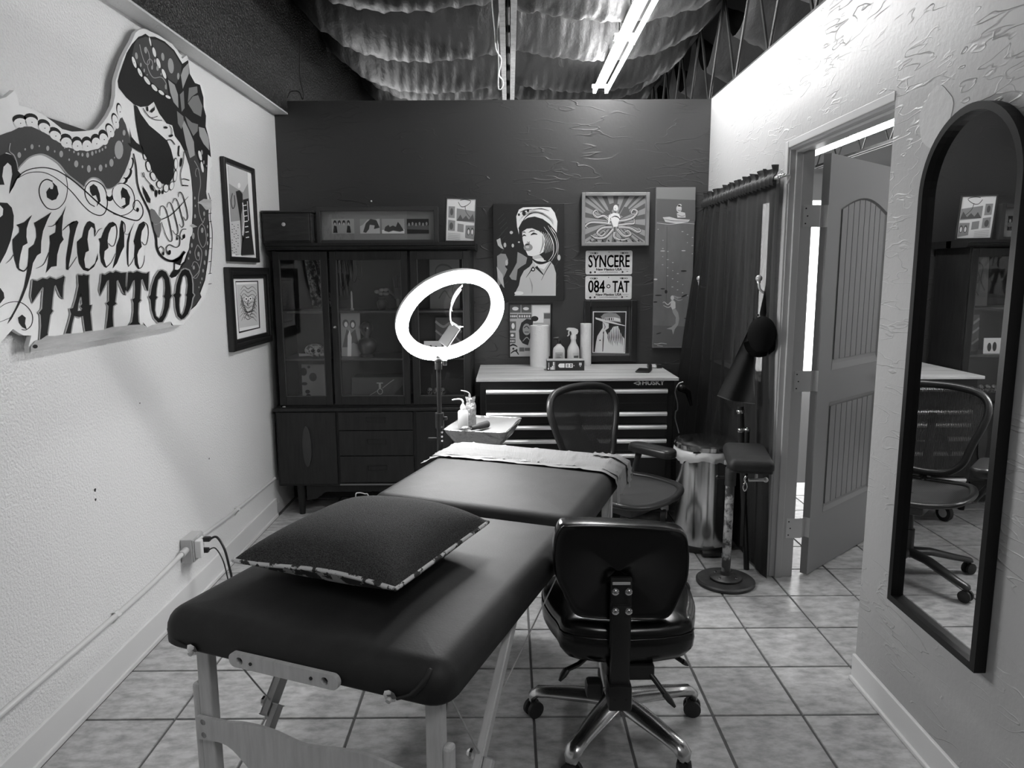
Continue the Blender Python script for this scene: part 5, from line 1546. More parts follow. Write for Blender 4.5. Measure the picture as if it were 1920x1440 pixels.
# ============================================================ TATTOO ARM REST
ax_, ay_ = 1.046, 3.345
o = thing('arm_rest_stand', 'padded black arm rest on a scuffed steel post with a heavy disc base', 'arm rest', (ax_, ay_, 0))
m_worn = mat('worn_painted_steel', 0.05, 0.4, mot=(14, 0.45, 0.47, 0.56))
m_castiron = mat('dark_cast_iron', 0.03, 0.45, mot=(14, 0.07, 0.4, 0.7))
B().lathe([(0.136, 0), (0.140, 0.004), (0.140, 0.014), (0.132, 0.020), (0.02, 0.021)], (ax_, ay_, 0), 40).build('base_plate', m_castiron, o, smooth=35)
B().lathe([(0.136, 0.0005), (0.1375, 0.0)], (ax_, ay_, 0.0), 40, caps=False).build('base_edge', m_rubber, o)
fl_ = B().lathe([(0.072, 0.021), (0.076, 0.024), (0.076, 0.030), (0.066, 0.036), (0.040, 0.037), (0.030, 0.044), (0.026, 0.06)], (ax_, ay_, 0), 32).build('floor_flange', m_castiron, o, smooth=35)
for k in range(4):
    a = R(45 + 90 * k)
    sub(B().lathe([(0.007, 0), (0.006, 0.004), (0.003, 0.005)], (ax_ + 0.055 * math.cos(a), ay_ + 0.055 * math.sin(a), 0.036), 10), 'flange_screw', m_chrome, fl_, smooth=40)
B().cyl((ax_, ay_, 0.04), (ax_ + 0.004, ay_, 0.50), 0.021, n=18).build('post', m_worn, o, smooth=40)
B().cyl((ax_ + 0.004, ay_, 0.49), (ax_ + 0.005, ay_, 0.575), 0.026, n=18).build('post_sleeve', m_castiron, o, smooth=40)
B().cyl((ax_ + 0.003, ay_, 0.575), (ax_ + 0.003, ay_, 0.605), 0.020, n=14).build('inner_post', m_steel_dk, o, smooth=40)
B().cyl((ax_ - 0.026, ay_, 0.53), (ax_ - 0.055, ay_, 0.53), 0.006).ball((ax_ - 0.058, ay_, 0.53), 0.010).build('set_screw', m_black_pl, o, smooth=40)
pm = Matrix.Translation((1.10, 3.265, 0)) @ Matrix.Rotation(R(-12), 4, 'Z')
b = B(); cushion(b, -0.098, 0.098, -0.185, 0.185, 0.628, 0.678, 0.03, 0.028, 0.010, 0.006, fn=lambda v: pm @ v)
b.build('arm_pad', m_leather, o, smooth=50)
b = B(); b.poly([pm @ Vector((x, y, 0.618)) for x, y in rrect(-0.092, 0.092, -0.178, 0.178, 0.02)], off=(0, 0, 0.010))
b.build('pad_board', m_dark, o)
B().bar((ax_ - 0.02, ay_, 0.606), (1.13, 3.24, 0.606), 0.04, 0.018).build('support_arm', m_worn, o)
B().cyl((1.115, 3.18, 0.61), (1.115, 3.18, 0.565), 0.007).cyl((1.08, 3.175, 0.565), (1.155, 3.175, 0.565), 0.007).ball((1.157, 3.175, 0.565), 0.012).build('tightening_screw', m_nickel, o, smooth=40)
clip = B().tube(smooth_line([(1.066, 3.172, 0.585), (1.060, 3.172, 0.57), (1.064, 3.172, 0.558)], 4), 0.005, 8)
clip.tube(smooth_line([(1.064, 3.17, 0.556), (1.054, 3.17, 0.535), (1.062, 3.17, 0.515), (1.072, 3.17, 0.535)], 5, closed=True), 0.003, 8, closed=True)
clip.build('snap_clip', m_chrome, o, smooth=50)

# ============================================================ MIRROR
my0, my1, mz0, mzc = 1.800, 2.252, 0.430, 1.943 - 0.226
m_mir = mat('mirror_silver', 0.86, 0.0, metal=1.0)
o = thing('wall_mirror', 'tall arched mirror in a thin black frame on the right wall', 'mirror', (XR - 0.002, (my0 + my1) / 2, mz0))


def arch(d):
    c = (my0 + my1) / 2; r = (my1 - my0) / 2 - d
    pts = [(c - r, mz0 + d), (c + r, mz0 + d), (c + r, mzc)]
    for i in range(1, 28):
        a = math.pi * i / 28
        pts.append((c + r * math.cos(a), mzc + r * math.sin(a)))
    pts.append((c - r, mzc))
    return pts


b = B()
b.poly([(XR - 0.034, y, z) for y, z in arch(0)], [[(XR - 0.034, y, z) for y, z in arch(0.021)]], off=(0.032, 0, 0))
b.build('frame', mat('black_metal_frame', 0.008, 0.4, spec=0.25), o)
B().poly([(XR - 0.014, y, z) for y, z in arch(0.015)], off=(0.008, 0, 0)).build('mirror_glass', m_mir, o)

# ============================================================ CURTAINED WINDOW, ROD, HOOKS
w1 = B()
w1.bb(XR - 0.018, XR + 0.006, WY0 - 0.075, WY0, WZ0 - 0.075, WZ1 + 0.075, 0.004).bb(XR - 0.018, XR + 0.006, WY1, WY1 + 0.075, WZ0 - 0.075, WZ1 + 0.075, 0.004)
w1.bb(XR - 0.018, XR + 0.006, WY0, WY1, WZ1, WZ1 + 0.075, 0.004).bb(XR - 0.018, XR + 0.006, WY0, WY1, WZ0 - 0.075, WZ0, 0.004)
w1o = struct(w1.build('window_1', m_jamb))
sub(B().bb(XR + 0.05, XR + 0.055, WY0, WY1, WZ0, WZ1), 'pane', glass('window_glass'), w1o)
rx, rz_ = 1.232, 1.985
rY0, rY1 = 3.405, 4.715
rod = thing('curtain_rod', 'thin rod with twisted pale finials holding the black curtain', 'curtain rod', (rx, rY0, rz_))
rzf = lambda y: atX(1460, 331, rx).z + (y - rY0) / (rY1 - rY0) * 0.02
zr_ = atX(1458, 333, rx).z
B().cyl((rx, rY0 - 0.02, zr_), (rx, rY1, zr_), 0.008, n=10).build('rod', m_nickel, rod, smooth=40)
for ye, s in ((rY0 - 0.02, -1), (rY1, 1)):
    b = B()
    for k in range(4):
        b.ball((rx + 0.003 * (k % 2), ye + s * 0.011 * k, zr_ + 0.002 * (k % 2)), 0.0125 - 0.0012 * k, 10)
    b.build('finial', m_chrome, rod, smooth=50)
    B().tube(smooth_line([(rx, ye - s * 0.02, zr_), (rx + 0.05, ye - s * 0.02, zr_ + 0.006), (XR - 0.004, ye - s * 0.02, zr_ - 0.03)], 5), 0.005, 8).build('bracket', m_nickel, rod, smooth=50)

m_sheer = translucent('black_sheer', 0.006, 0.90, 0.9)
m_sheer2 = translucent('black_sheer_header', 0.012, 0.97, 0.6)
cu = thing('sheer_curtain', 'long black sheer curtain gathered over the window beside the door', 'curtain', (1.22, 4.1, 0))


def curt(u, v):
    y0, y1 = 4.70, rY0 + 0.035
    w = 0.5 * (1 - math.cos(math.pi * min(1, v * 1.6)))
    y = y0 + (y1 - y0) * u - 0.10 * max(0, v - 0.15) * u ** 2 + 0.03 * math.sin(5 * v + 6 * u)
    amp = (0.012 + 0.020 * w) * (1 - 0.78 * max(0, min(1, (u - 0.45) / 0.25)))
    f1 = math.sin(2 * math.pi * (9 * u + 0.6 * math.sin(2.2 * v + 3 * u))) + 0.45 * math.sin(2 * math.pi * (17 * u + 0.4 * v) + 1)
    base = rx + (XR - 0.035 - rx) * w * min(1.0, 1.0) - 0.20 * v * (1 - u) ** 2.2
    x = min(base + amp * f1 * 0.7, XR - 0.020)
    if y1 + 0.1 < y < 4.04 and v > 0.6:
        x = max(x, 1.238)
    z = zr_ + 0.004 - v * (zr_ - 0.012)
    return Vector((x, y, z))


B().grid(curt, 170, 46).build('curtain_panel', m_sheer, cu, smooth=70)


def ruffle(u, v):
    """gathered heading: a sleeve hugging the rod with a frill standing above it"""
    y = 4.70 + (rY0 + 0.035 - 4.70) * u
    ph = 2 * math.pi * (26 * u + 0.5 * math.sin(11 * u))
    k = math.sin(ph)
    prof = [(-0.012, -0.030), (-0.016, -0.012), (-0.013, 0.010), (-0.002, 0.018), (0.004, 0.034), (0.0, 0.056)]
    i = min(int(v * 5), 4); f_ = v * 5 - i
    dx = prof[i][0] * (1 - f_) + prof[i + 1][0] * f_; dz = prof[i][1] * (1 - f_) + prof[i + 1][1] * f_
    fr = max(0, dz - 0.016) / 0.04
    return Vector((rx + dx + (0.006 + 0.010 * fr) * k, y + 0.012 * fr * math.cos(ph * 0.5 + 1), zr_ + dz + 0.008 * fr * math.sin(ph * 0.37) - 0.004 * k * (1 - fr)))


B().grid(ruffle, 210, 11).build('curtain_header', m_sheer2, cu, smooth=60)


def coat_hook(label, pm_, pball):
    o = thing('coat_hook', label, 'hook', pm_, group='coat hooks on the window frame')
    B().box(pm_ + Vector((0.002, 0, -0.01)), (0.012, 0.022, 0.075), 0.005).build('hook_plate', m_nickel, o, smooth=40)
    mid = pm_.lerp(pball, 0.55) + Vector((0, 0, -0.055))
    B().tube(smooth_line([pm_ + Vector((-0.004, 0, -0.015)), pm_.lerp(pball, 0.22) + Vector((0, 0, -0.050)), mid, pball + Vector((0.004, 0, -0.045)), pball + Vector((0, 0, -0.012))], 5), 0.006, 8).build('hook_arm', m_nickel, o, smooth=60)
    B().ball(pball, 0.0165, 14).lathe([(0.010, -0.022), (0.010, -0.014)], pball, 10).build('hook_ball', mat('pearl_ball', 0.7, 0.15, metal=0.5), o, smooth=60)
    return o


yh = 3.545
hp = Vector((XR - 0.022, yh, atY(1459, 530, yh).z))
hball = atY(1423, 522, yh)
coat_hook('ball-ended coat hook on the door side of the curtain, holding the cap', hp, hball)
yh2 = 4.585
hb2 = atY(1311, 522, yh2)
coat_hook('ball-ended coat hook on the far side of the curtain by the back wall', Vector((XR - 0.022, yh2, hb2.z - 0.005)), hb2)
# cap hanging from the near hook
cc = atY(1428, 627, 3.46)
cp = thing('baseball_cap', 'black cap hanging by its strap from the hook beside the doorway', 'cap', cc)
m_felt = mat('black_felt', 0.008, 0.9, spec=0.1)
rotc = Matrix.Rotation(R(78), 3, 'X') @ Matrix.Rotation(R(-15), 3, 'Y')
b = B()
b.grid(lambda u, v: cc + Vector((0.068 * math.cos(2 * math.pi * u) * math.cos(v * math.pi / 2), -0.070 * math.sin(v * math.pi / 2), 0.088 * math.sin(2 * math.pi * u) * math.cos(v * math.pi / 2))), 28, 10, closed_u=True)
b.build('crown', m_felt, cp, smooth=60)
b = B()
b.grid(lambda u, v: cc + Vector((0.062 * math.cos(R(200 + 140 * u)) * (1 + 0.5 * v), -0.008 + 0.03 * v * math.sin(math.pi * u), 0.080 * math.sin(R(200 + 140 * u)) * (1 + 0.42 * v))), 20, 6)
b.build('brim', m_felt, cp, smooth=60)
B().tube(smooth_line([hball + Vector((0.045, -0.005, -0.055)), atY(1433, 575, 3.51), atY(1430, 592, 3.48), cc + Vector((0.005, -0.01, 0.08))], 5), 0.012, 8, flat=(1.3, 0.4)).build('strap', m_felt, cp, smooth=60)
B().box(atY(1421, 591, 3.455), (0.014, 0.006, 0.012), 0.003).build('buckle', m_chrome, cp)
# apron hanging behind the cap
aptop = hball + Vector((0.06, 0.02, -0.07))
ap = thing('leather_apron', 'dark grey apron hanging in a wedge below the cap', 'apron', aptop)


def apron(u, v):
    top = aptop + Vector((-0.02 + 0.03 * u, 0.01, -0.02))
    a = atY(1346 + 68 * u, 742 + 14 * u + 4 * math.sin(u * 3.1), 3.50)
    p_ = top.lerp(a, v)
    p_.y += 0.012 * math.sin(u * 9 + 2 * v) * v
    p_.x = min(p_.x, 1.20)
    return p_


B().grid(apron, 24, 20).build('apron_cloth', mat('dark_leather_cloth', 0.03, 0.55, spec=0.3), ap, smooth=60)
B().tube([apron(i / 12, 1.0) for i in range(13)], 0.0025, 6).build('hem', mat('hem_thread', 0.10, 0.6), ap, smooth=60)
B().tube(smooth_line([aptop + Vector((-0.02, 0.01, -0.02)), aptop + Vector((-0.015, 0.0, 0.02)), aptop + Vector((0.01, 0.01, -0.02))], 5), 0.004, 6).build('neck_strap', m_felt, ap, smooth=60)
# folded black tripod leaning between the bin and the wall
tp0, tp1 = Vector((1.20, 3.50, 0.0)), atY(1388, 762, 3.52)
fo = thing('folded_tripod', 'slim black folded tripod with chrome collars standing behind the arm rest', 'tripod', tp0)
B().tube([tp0, tp0.lerp(tp1, 0.75), tp1], [0.014, 0.016, 0.018], 10).build('leg_bundle', m_black_pl, fo, smooth=40)
for tt in (0.86, 0.97):
    c = tp0.lerp(tp1, tt)
    B().lathe([(0.017, -0.01), (0.020, -0.006), (0.020, 0.006), (0.017, 0.01)], c, 14, axis=tp1 - tp0).build('collar', m_chrome, fo, smooth=40)
c = atY(1401, 806, 3.50)
B().tube([c + Vector((0, 0, -0.60)), c], [0.010, 0.014], 10).build('second_leg', m_black_pl, fo, smooth=40)
B().ball(c, 0.016, 10).build('leg_lock', m_chrome, fo, smooth=50)

# ============================================================ WALL CONDUIT, OUTLET, CORDS
XS = XL + 0.012
m_conduit = mat('painted_conduit', 0.62, 0.4)
co = thing('wall_conduit', 'painted metal conduit running low along the left wall', 'conduit', (XS, 3.2, 0.25))
cpt = [Vector((XL + 0.014, 0.9, 0.272)), Vector((XL + 0.014, 2.0, 0.263)), Vector((XL + 0.014, 2.55, 0.258)), Vector((XL + 0.016, 2.80, 0.262)), Vector((XL + 0.024, 2.95, 0.278)), Vector((XL + 0.026, 3.06, 0.288))]
B().tube(smooth_line(cpt, 6), 0.0105, 12).build('pipe', m_conduit, co, smooth=50)
B().tube([(XL + 0.014, 3.20, 0.286), (XL + 0.013, 3.6, 0.262), (XL + 0.013, 4.34, 0.250)], 0.0085, 12).build('pipe', m_conduit, co, smooth=50)
for yy in (2.52, 3.72):
    B().tube([(XL + 0.001, yy, 0.228), (XL + 0.012, yy, 0.244), (XL + 0.026, yy, 0.257), (XL + 0.014, yy, 0.272), (XL + 0.001, yy, 0.270)], 0.004, 6, flat=(3.0, 0.5)).build('pipe_strap', m_conduit, co, smooth=50)
B().cyl((XL + 0.026, 3.03, 0.284), (XL + 0.026, 3.075, 0.289), 0.015).build('coupling', m_nickel, co, smooth=40)
bxo = thing('outlet_box', 'surface-mounted metal outlet box on the left wall conduit', 'outlet', (XL, 3.14, 0.28))
b = B().bb(XL + 0.001, XL + 0.052, 3.075, 3.195, 0.225, 0.335, 0.004)
b.build('box_body', mat('painted_steel_box', 0.50, 0.4), bxo)
fp = B().bb(XL + 0.052, XL + 0.058, 3.078, 3.192, 0.228, 0.332, 0.003).build('cover_plate', m_galv, bxo)
for zz in (0.302, 0.258):
    rc_ = sub(B().bb(XL + 0.058, XL + 0.066, 3.10, 3.17, zz - 0.019, zz + 0.019, 0.006), 'receptacle', m_white, fp)
    for dy in (-0.012, 0.012):
        sub(B().bb(XL + 0.066, XL + 0.0665, 3.135 + dy - 0.0015, 3.135 + dy + 0.0015, zz - 0.006, zz + 0.008), 'slot', m_dark, rc_)
sub(B().bb(XL + 0.058, XL + 0.088, 3.085, 3.115, 0.245, 0.325, 0.004), 'charger_block', m_white, fp)
for k, (zz, yy, zend, lab) in enumerate(((0.305, 3.165, 0.0, 'thick black power cord plugged into the top of the outlet box'), (0.262, 3.14, 0.0, 'thin black charging cord plugged into the lower outlet socket'))):
    cd = thing('black_power_lead', lab, 'lead', (XL + 0.09, yy, zz))
    B().box((XL + 0.083, yy, zz), (0.034, 0.026, 0.022), 0.006).build('plug', m_black_pl, cd, smooth=40)
    pts = [(XL + 0.098, yy, zz), (XL + 0.125, yy + 0.01, zz + 0.004), (XL + 0.165, yy - 0.01, zz - 0.05), (XL + 0.19, yy - 0.02, zz - 0.16), (XL + 0.24, yy - 0.06, 0.010), (XL + 0.45, yy + 0.12 - 0.1 * k, 0.006), (-0.75, 3.45 - 0.25 * k, 0.006)]
    B().tube(smooth_line(pts, 7), 0.0055 if k == 0 else 0.003, 8).build('cable', m_black_pl, cd, smooth=60)
# loose white cable behind the chest, and a pale cable on the floor under the cabinet
cd = thing('charger_cable', 'thin white cable dangling beside the right side of the tool chest', 'cable', (1.0, 4.3, 0.9))
pts = [atY(x, y, 4.20) for x, y in ((1281, 716), (1272, 720), (1266, 733), (1267, 742), (1270, 756), (1270, 768), (1267, 772), (1266, 785), (1270, 800), (1273, 812))]
B().tube(smooth_line(pts, 5), 0.0035, 6).build('cable', m_white, cd, smooth=60)
B().ball(atY(1278, 728, 4.24), 0.026, 12, s=(1, 0.8, 0.9)).tube([atY(1278, 728, 4.24), atY(1290, 735, 4.28), atY(1296, 760, 4.30)], [0.024, 0.018, 0.008], 10).build('adapter', m_black_pl, cd, smooth=50)
cd = thing('floor_cable', 'pale cable looping on the floor under the china cabinet', 'cable', (-0.85, 4.25, 0))
pts = [Vector((-1.0, 4.40, 0.006)), Vector((-0.935, 4.30, 0.02)), atY(667, 930, 4.2), atY(672, 924, 4.2), atY(684, 926, 4.2), atY(692, 932, 4.2), Vector((-0.78, 4.12, 0.008)), Vector((-0.7, 4.0, 0.006))]
B().tube(smooth_line(pts, 5), 0.0035, 6).build('cable', m_white, cd, smooth=60)
# wires hanging from the middle joist
cd = thing('ceiling_wire', 'loose white wire hanging beside the middle ceiling joist', 'wire', (-0.05, 4.2, 2.85))
pts = [atY(x, y, d) for x, y, d in ((921, -6, 4.0), (924, 22, 4.2), (928, 60, 4.5), (930, 92, 4.6), (939, 108, 4.7), (939, 120, 4.72), (936, 140, 4.74), (942, 150, 4.74), (943, 160, 4.74), (938, 168, 4.74), (934, 160, 4.74), (935, 120, 4.7), (933, 60, 4.5), (937, 20, 4.2))]
B().tube(smooth_line(pts, 5), 0.004, 6).build('wire', m_white, cd, smooth=60)
cd = thing('black_wall_wire', 'black wire drooping over the back wall by the left beam', 'wire', (-1.3, 4.7, 2.57))
pts = [atY(x, y, 4.745) for x, y in ((565, 60), (562, 110), (563, 150), (569, 176), (567, 186), (560, 172), (545, 172), (539, 184))]
B().tube(smooth_line(pts, 5), 0.003, 6).build('wire', m_black_pl, cd, smooth=60)

# ============================================================ PICTURES ON THE BACK WALL
def crop(x0, y0, s):
    return lambda p: (x0 + p[0] / s, y0 + p[1] / s)


def back_plane(yv, x0=880, y0=340, s=4.0):
    """drawings are traced in zoomed photo coordinates and laid onto the vertical plane at depth yv"""
    return Plane(lambda u, v: atY(x0 + u / s, y0 + v / s, yv), (0, -1, 0))


def wall_frame(name, label, x0, x1, z0, z1, fw, depth, m_fr, m_board, cat='picture', bevel=0.003, glaze=False):
    o = thing(name, label, cat, ((x0 + x1) / 2, YB - 0.001, (z0 + z1) / 2))
    ya, yb = YB - 0.002 - depth, YB - 0.002
    B().bb(x0, x0 + fw, ya, yb, z0, z1, bevel).bb(x1 - fw, x1, ya, yb, z0, z1, bevel).bb(x0 + fw, x1 - fw, ya, yb, z0, z0 + fw, bevel).bb(x0 + fw, x1 - fw, ya, yb, z1 - fw, z1, bevel).build('frame', m_fr, o)
    bd = B().bb(x0 + fw * 0.6, x1 - fw * 0.6, ya + depth * 0.4, yb, z0 + fw * 0.6, z1 - fw * 0.6).build('backing', m_board, o)
    if glaze:
        B().bb(x0 + fw, x1 - fw, ya + depth * 0.2, ya + depth * 0.2 + 0.0015, z0 + fw, z1 - fw).build('glazing', glass('picture_glass'), o)
    return o, bd, ya + depth * 0.4


m_frame_blk = mat('black_frame', 0.014, 0.35)
m_canvas_blk = mat('black_canvas', 0.012, 0.6)

# --- portrait of a woman in a peaked cap
x0, x1, z0, z1 = -0.103, 0.352, 1.318, 1.932
o = thing('portrait_canvas', 'large black and white portrait of a woman in a peaked cap on the back wall', 'picture', (0.12, YB - 0.001, 1.62))
B().bb(x0, x1, YB - 0.040, YB - 0.002, z0, z1, 0.002).build('canvas', m_canvas_blk, o)
PL = back_plane(YB - 0.0402)
hat = [(352, 262), (372, 212), (402, 196), (480, 193), (560, 193), (610, 196), (640, 235), (660, 300), (655, 385), (636, 360), (600, 318), (550, 282), (490, 264), (440, 272), (395, 300), (372, 345), (372, 398), (358, 340)]
hair = [(368, 352), (395, 300), (440, 272), (490, 264), (550, 282), (600, 318), (640, 365), (658, 420), (668, 490), (655, 550), (625, 590), (590, 602), (560, 590), (548, 560), (565, 500), (566, 440), (556, 400), (520, 372), (470, 352), (430, 356), (398, 378), (385, 400)]
face = [(396, 378), (430, 350), (480, 350), (540, 375), (562, 410), (566, 470), (556, 530), (520, 552), (470, 562), (440, 556), (428, 530), (416, 505), (400, 440)]
torso = [(474, 560), (530, 552), (552, 575), (600, 590), (632, 630), (650, 690), (648, 858), (338, 858), (352, 820), (372, 780), (384, 720), (410, 670), (452, 640), (474, 610)]
L_ = [(m_ink, [[(206, 196), (672, 196), (672, 858), (206, 858)]]),
      (m_grey_ink, [q for k in range(16) for q in ribbon([(212 + 9 * (k % 4), 290 + 34 * k), (262 + 9 * (k % 4), 240 + 34 * k)], (1, 4, 1), 1)] + [q for k in range(11) for q in ribbon([(640, 250 + 56 * k), (668, 205 + 56 * k)], (1, 4, 1), 1)]),
      (m_midgrey_ink, [[(208, 560), (236, 542), (272, 545), (292, 590), (268, 640), (285, 660), (258, 720), (232, 775), (212, 800)], [(362, 530), (392, 545), (434, 572), (424, 618), (388, 640), (362, 660), (352, 742), (318, 736), (300, 712), (330, 660), (356, 610)]]),
      (m_light_ink, [torso, ell(315, 384, 12, 12), ell(267, 478, 10, 18), ell(326, 482, 9, 14), ell(372, 456, 8, 6), ell(280, 610, 10, 22), [(204, 440), (232, 425), (240, 470), (258, 510), (236, 500), (214, 480)], ell(672, 572, 12, 22), [(205, 640), (250, 700), (262, 800), (240, 770), (214, 720)]]),
      (m_print_w, [face, hat, [(480, 585), (540, 575), (600, 600), (560, 660), (500, 640)], ell(372, 838, 34, 14)]),
      (m_ink, [hair] + ribbon([(470, 580), (505, 606), (550, 612), (600, 596)], (8, 22, 10)) + ribbon([(480, 640), (455, 680), (425, 722)], (9, 6, 2)) + ribbon([(500, 640), (555, 700)], (22, 14, 6)) + ribbon([(612, 610), (570, 680), (540, 742)], (6, 5, 2)) + [ell(478, 660, 16, 16)]),
      (m_print_w, ribbon([(590, 332), (645, 430), (655, 520), (615, 598)], (2, 5, 2)) + ribbon([(560, 342), (622, 440), (630, 540), (592, 598)], (2, 6, 2)) + ribbon([(640, 380), (667, 470), (660, 556)], (1, 4, 1)) + ribbon([(610, 345), (650, 400)], (2, 7, 2)) + [ell(478, 660, 8, 8)] + [q for k in range(7) for q in ribbon([(505 + 16 * k, 366 + 5 * k), (540 + 15 * k, 420 + 10 * k), (572 + 10 * k, 540 - 4 * k)], (2, 5 - k * 0.3, 1), 4)]),
      (m_midgrey_ink, [ell(441, 496, 34, 27), ell(436, 470, 20, 8, -20)] + [q for k in range(6) for q in ribbon([(372 + 8 * k, 300 - 12 * k), (440 + 16 * k, 226 + 2 * k), (540 + 12 * k, 232 + 10 * k), (630, 290 + 8 * k)], (1, 4, 1), 4)] + ribbon([(548, 400), (552, 470), (530, 540)], (2, 12, 4)) + ribbon([(450, 720), (470, 780), (470, 840)], (2, 10, 2))),
      (m_ink, ribbon([(398, 414), (410, 404), (426, 410)], (3, 13, 3)) + ribbon([(460, 404), (482, 392), (510, 398)], (3, 16, 4)) + ribbon([(400, 300), (430, 262), (480, 236), (560, 240)], (3, 8, 2)) + ribbon([(380, 232), (420, 216), (470, 210)], (3, 9, 3)) + ribbon([(470, 212), (540, 206), (600, 222)], (2, 7, 2)) + ribbon([(398, 384), (412, 380), (422, 388)], (4, 7, 2)) + ribbon([(444, 386), (466, 372), (490, 372)], (2, 8, 5)) + ribbon([(432, 452), (446, 458), (452, 450)], 3) + [ell(372, 250, 8, 10), ell(410, 240, 14, 18), ell(440, 220, 9, 12)] + ribbon([(418, 300), (470, 276), (540, 290), (590, 320)], (2, 7, 2))),
      (m_light_ink, [ell(436, 492, 14, 10)])]
art('portrait_print', PL, L_, o, 0.00025, 0.0003)

# --- octopus woman in a grey wooden frame
m_oct_fr = mat('silver_wood_frame', 0.30, 0.35, mot=(8, 0.2, 0.4, 0.7, (1, 1, 1)))
o, bd, yf = wall_frame('octopus_picture', 'grey framed drawing of a woman wreathed in octopus arms, above the number plates', 0.462, 0.892, 1.666, 1.998, 0.022, 0.055, m_oct_fr, m_midgrey_ink)
PL = back_plane(yf)
cxo, cyo = 1092, 300
rays = []
for k in range(22):
    a = 2 * math.pi * k / 22 + 0.1
    r1 = 300
    q = [(cxo, cyo), (cxo + r1 * math.cos(a), cyo + r1 * math.sin(a)), (cxo + r1 * math.cos(a + 0.13), cyo + r1 * math.sin(a + 0.13))]
    q = [(min(max(px, 866), 1318), min(max(py, 112), 462)) for px, py in q]
    rays.append(q)
arms = [[(1060, 300), (1010, 260), (960, 270), (930, 240), (950, 215), (968, 235)], [(1060, 320), (980, 310), (910, 310), (872, 335), (890, 350)], [(1070, 345), (1000, 350), (960, 385), (990, 410), (1020, 385), (1000, 370)], [(1080, 360), (1020, 420), (950, 425), (910, 405), (930, 425)], [(1110, 300), (1180, 290), (1230, 270), (1260, 230), (1230, 210), (1215, 240), (1250, 250)], [(1120, 330), (1190, 320), (1235, 315), (1235, 280)], [(1120, 345), (1200, 350), (1260, 380), (1285, 370), (1268, 350)], [(1110, 360), (1160, 410), (1210, 400), (1190, 370), (1160, 385)], [(1090, 380), (1090, 420), (1140, 440), (1200, 425)]]
L_ = [(m_grey_ink, rays),
      (m_ink, [q for a in arms for q in ribbon(a, (27, 22, 8))]),
      (m_light_ink, [q for a in arms for q in ribbon(a, (19, 15, 4))]),
      (m_grey_ink, [[(1000, 240), (1030, 215), (1060, 225), (1050, 260)], [(1128, 250), (1160, 190), (1190, 195), (1205, 230), (1160, 270)], [(1040, 210), (1048, 172), (1080, 162), (1122, 172), (1118, 200), (1086, 185), (1074, 215), (1060, 228)]] + [q for a in arms for q in ribbon([(x + 3, y + 5) for x, y in a], (4, 3, 1))]),
      (m_print_w, [ell(1098, 200, 18, 24), [(1052, 250), (1085, 236), (1120, 242), (1132, 270), (1120, 300), (1112, 340), (1080, 342), (1066, 300)], [(1046, 250), (1060, 250), (1050, 310), (1040, 320)]]),
      (m_ink, ribbon([(1066, 272), (1090, 262), (1116, 270), (1130, 290)], (3, 9, 3)) + ribbon([(1090, 202), (1098, 206)], 3) + ribbon([(1092, 216), (1102, 216)], 2) + [q for k in range(9) for q in ribbon([(905 + 45 * k, 440), (915 + 45 * k, 452)], (10, 8, 8), 1)]),
      (m_print_w, ribbon([(868, 462), (1310, 462)], 4, 1))]
art('octopus_print', PL, L_, bd, 0.00025, 0.0003)

# --- two number plates
m_plate = mat('plate_enamel', 0.78, 0.35, mot=(20, 0.70, 0.4, 0.6))
m_plate_ink = mat('plate_ink', 0.03, 0.4)


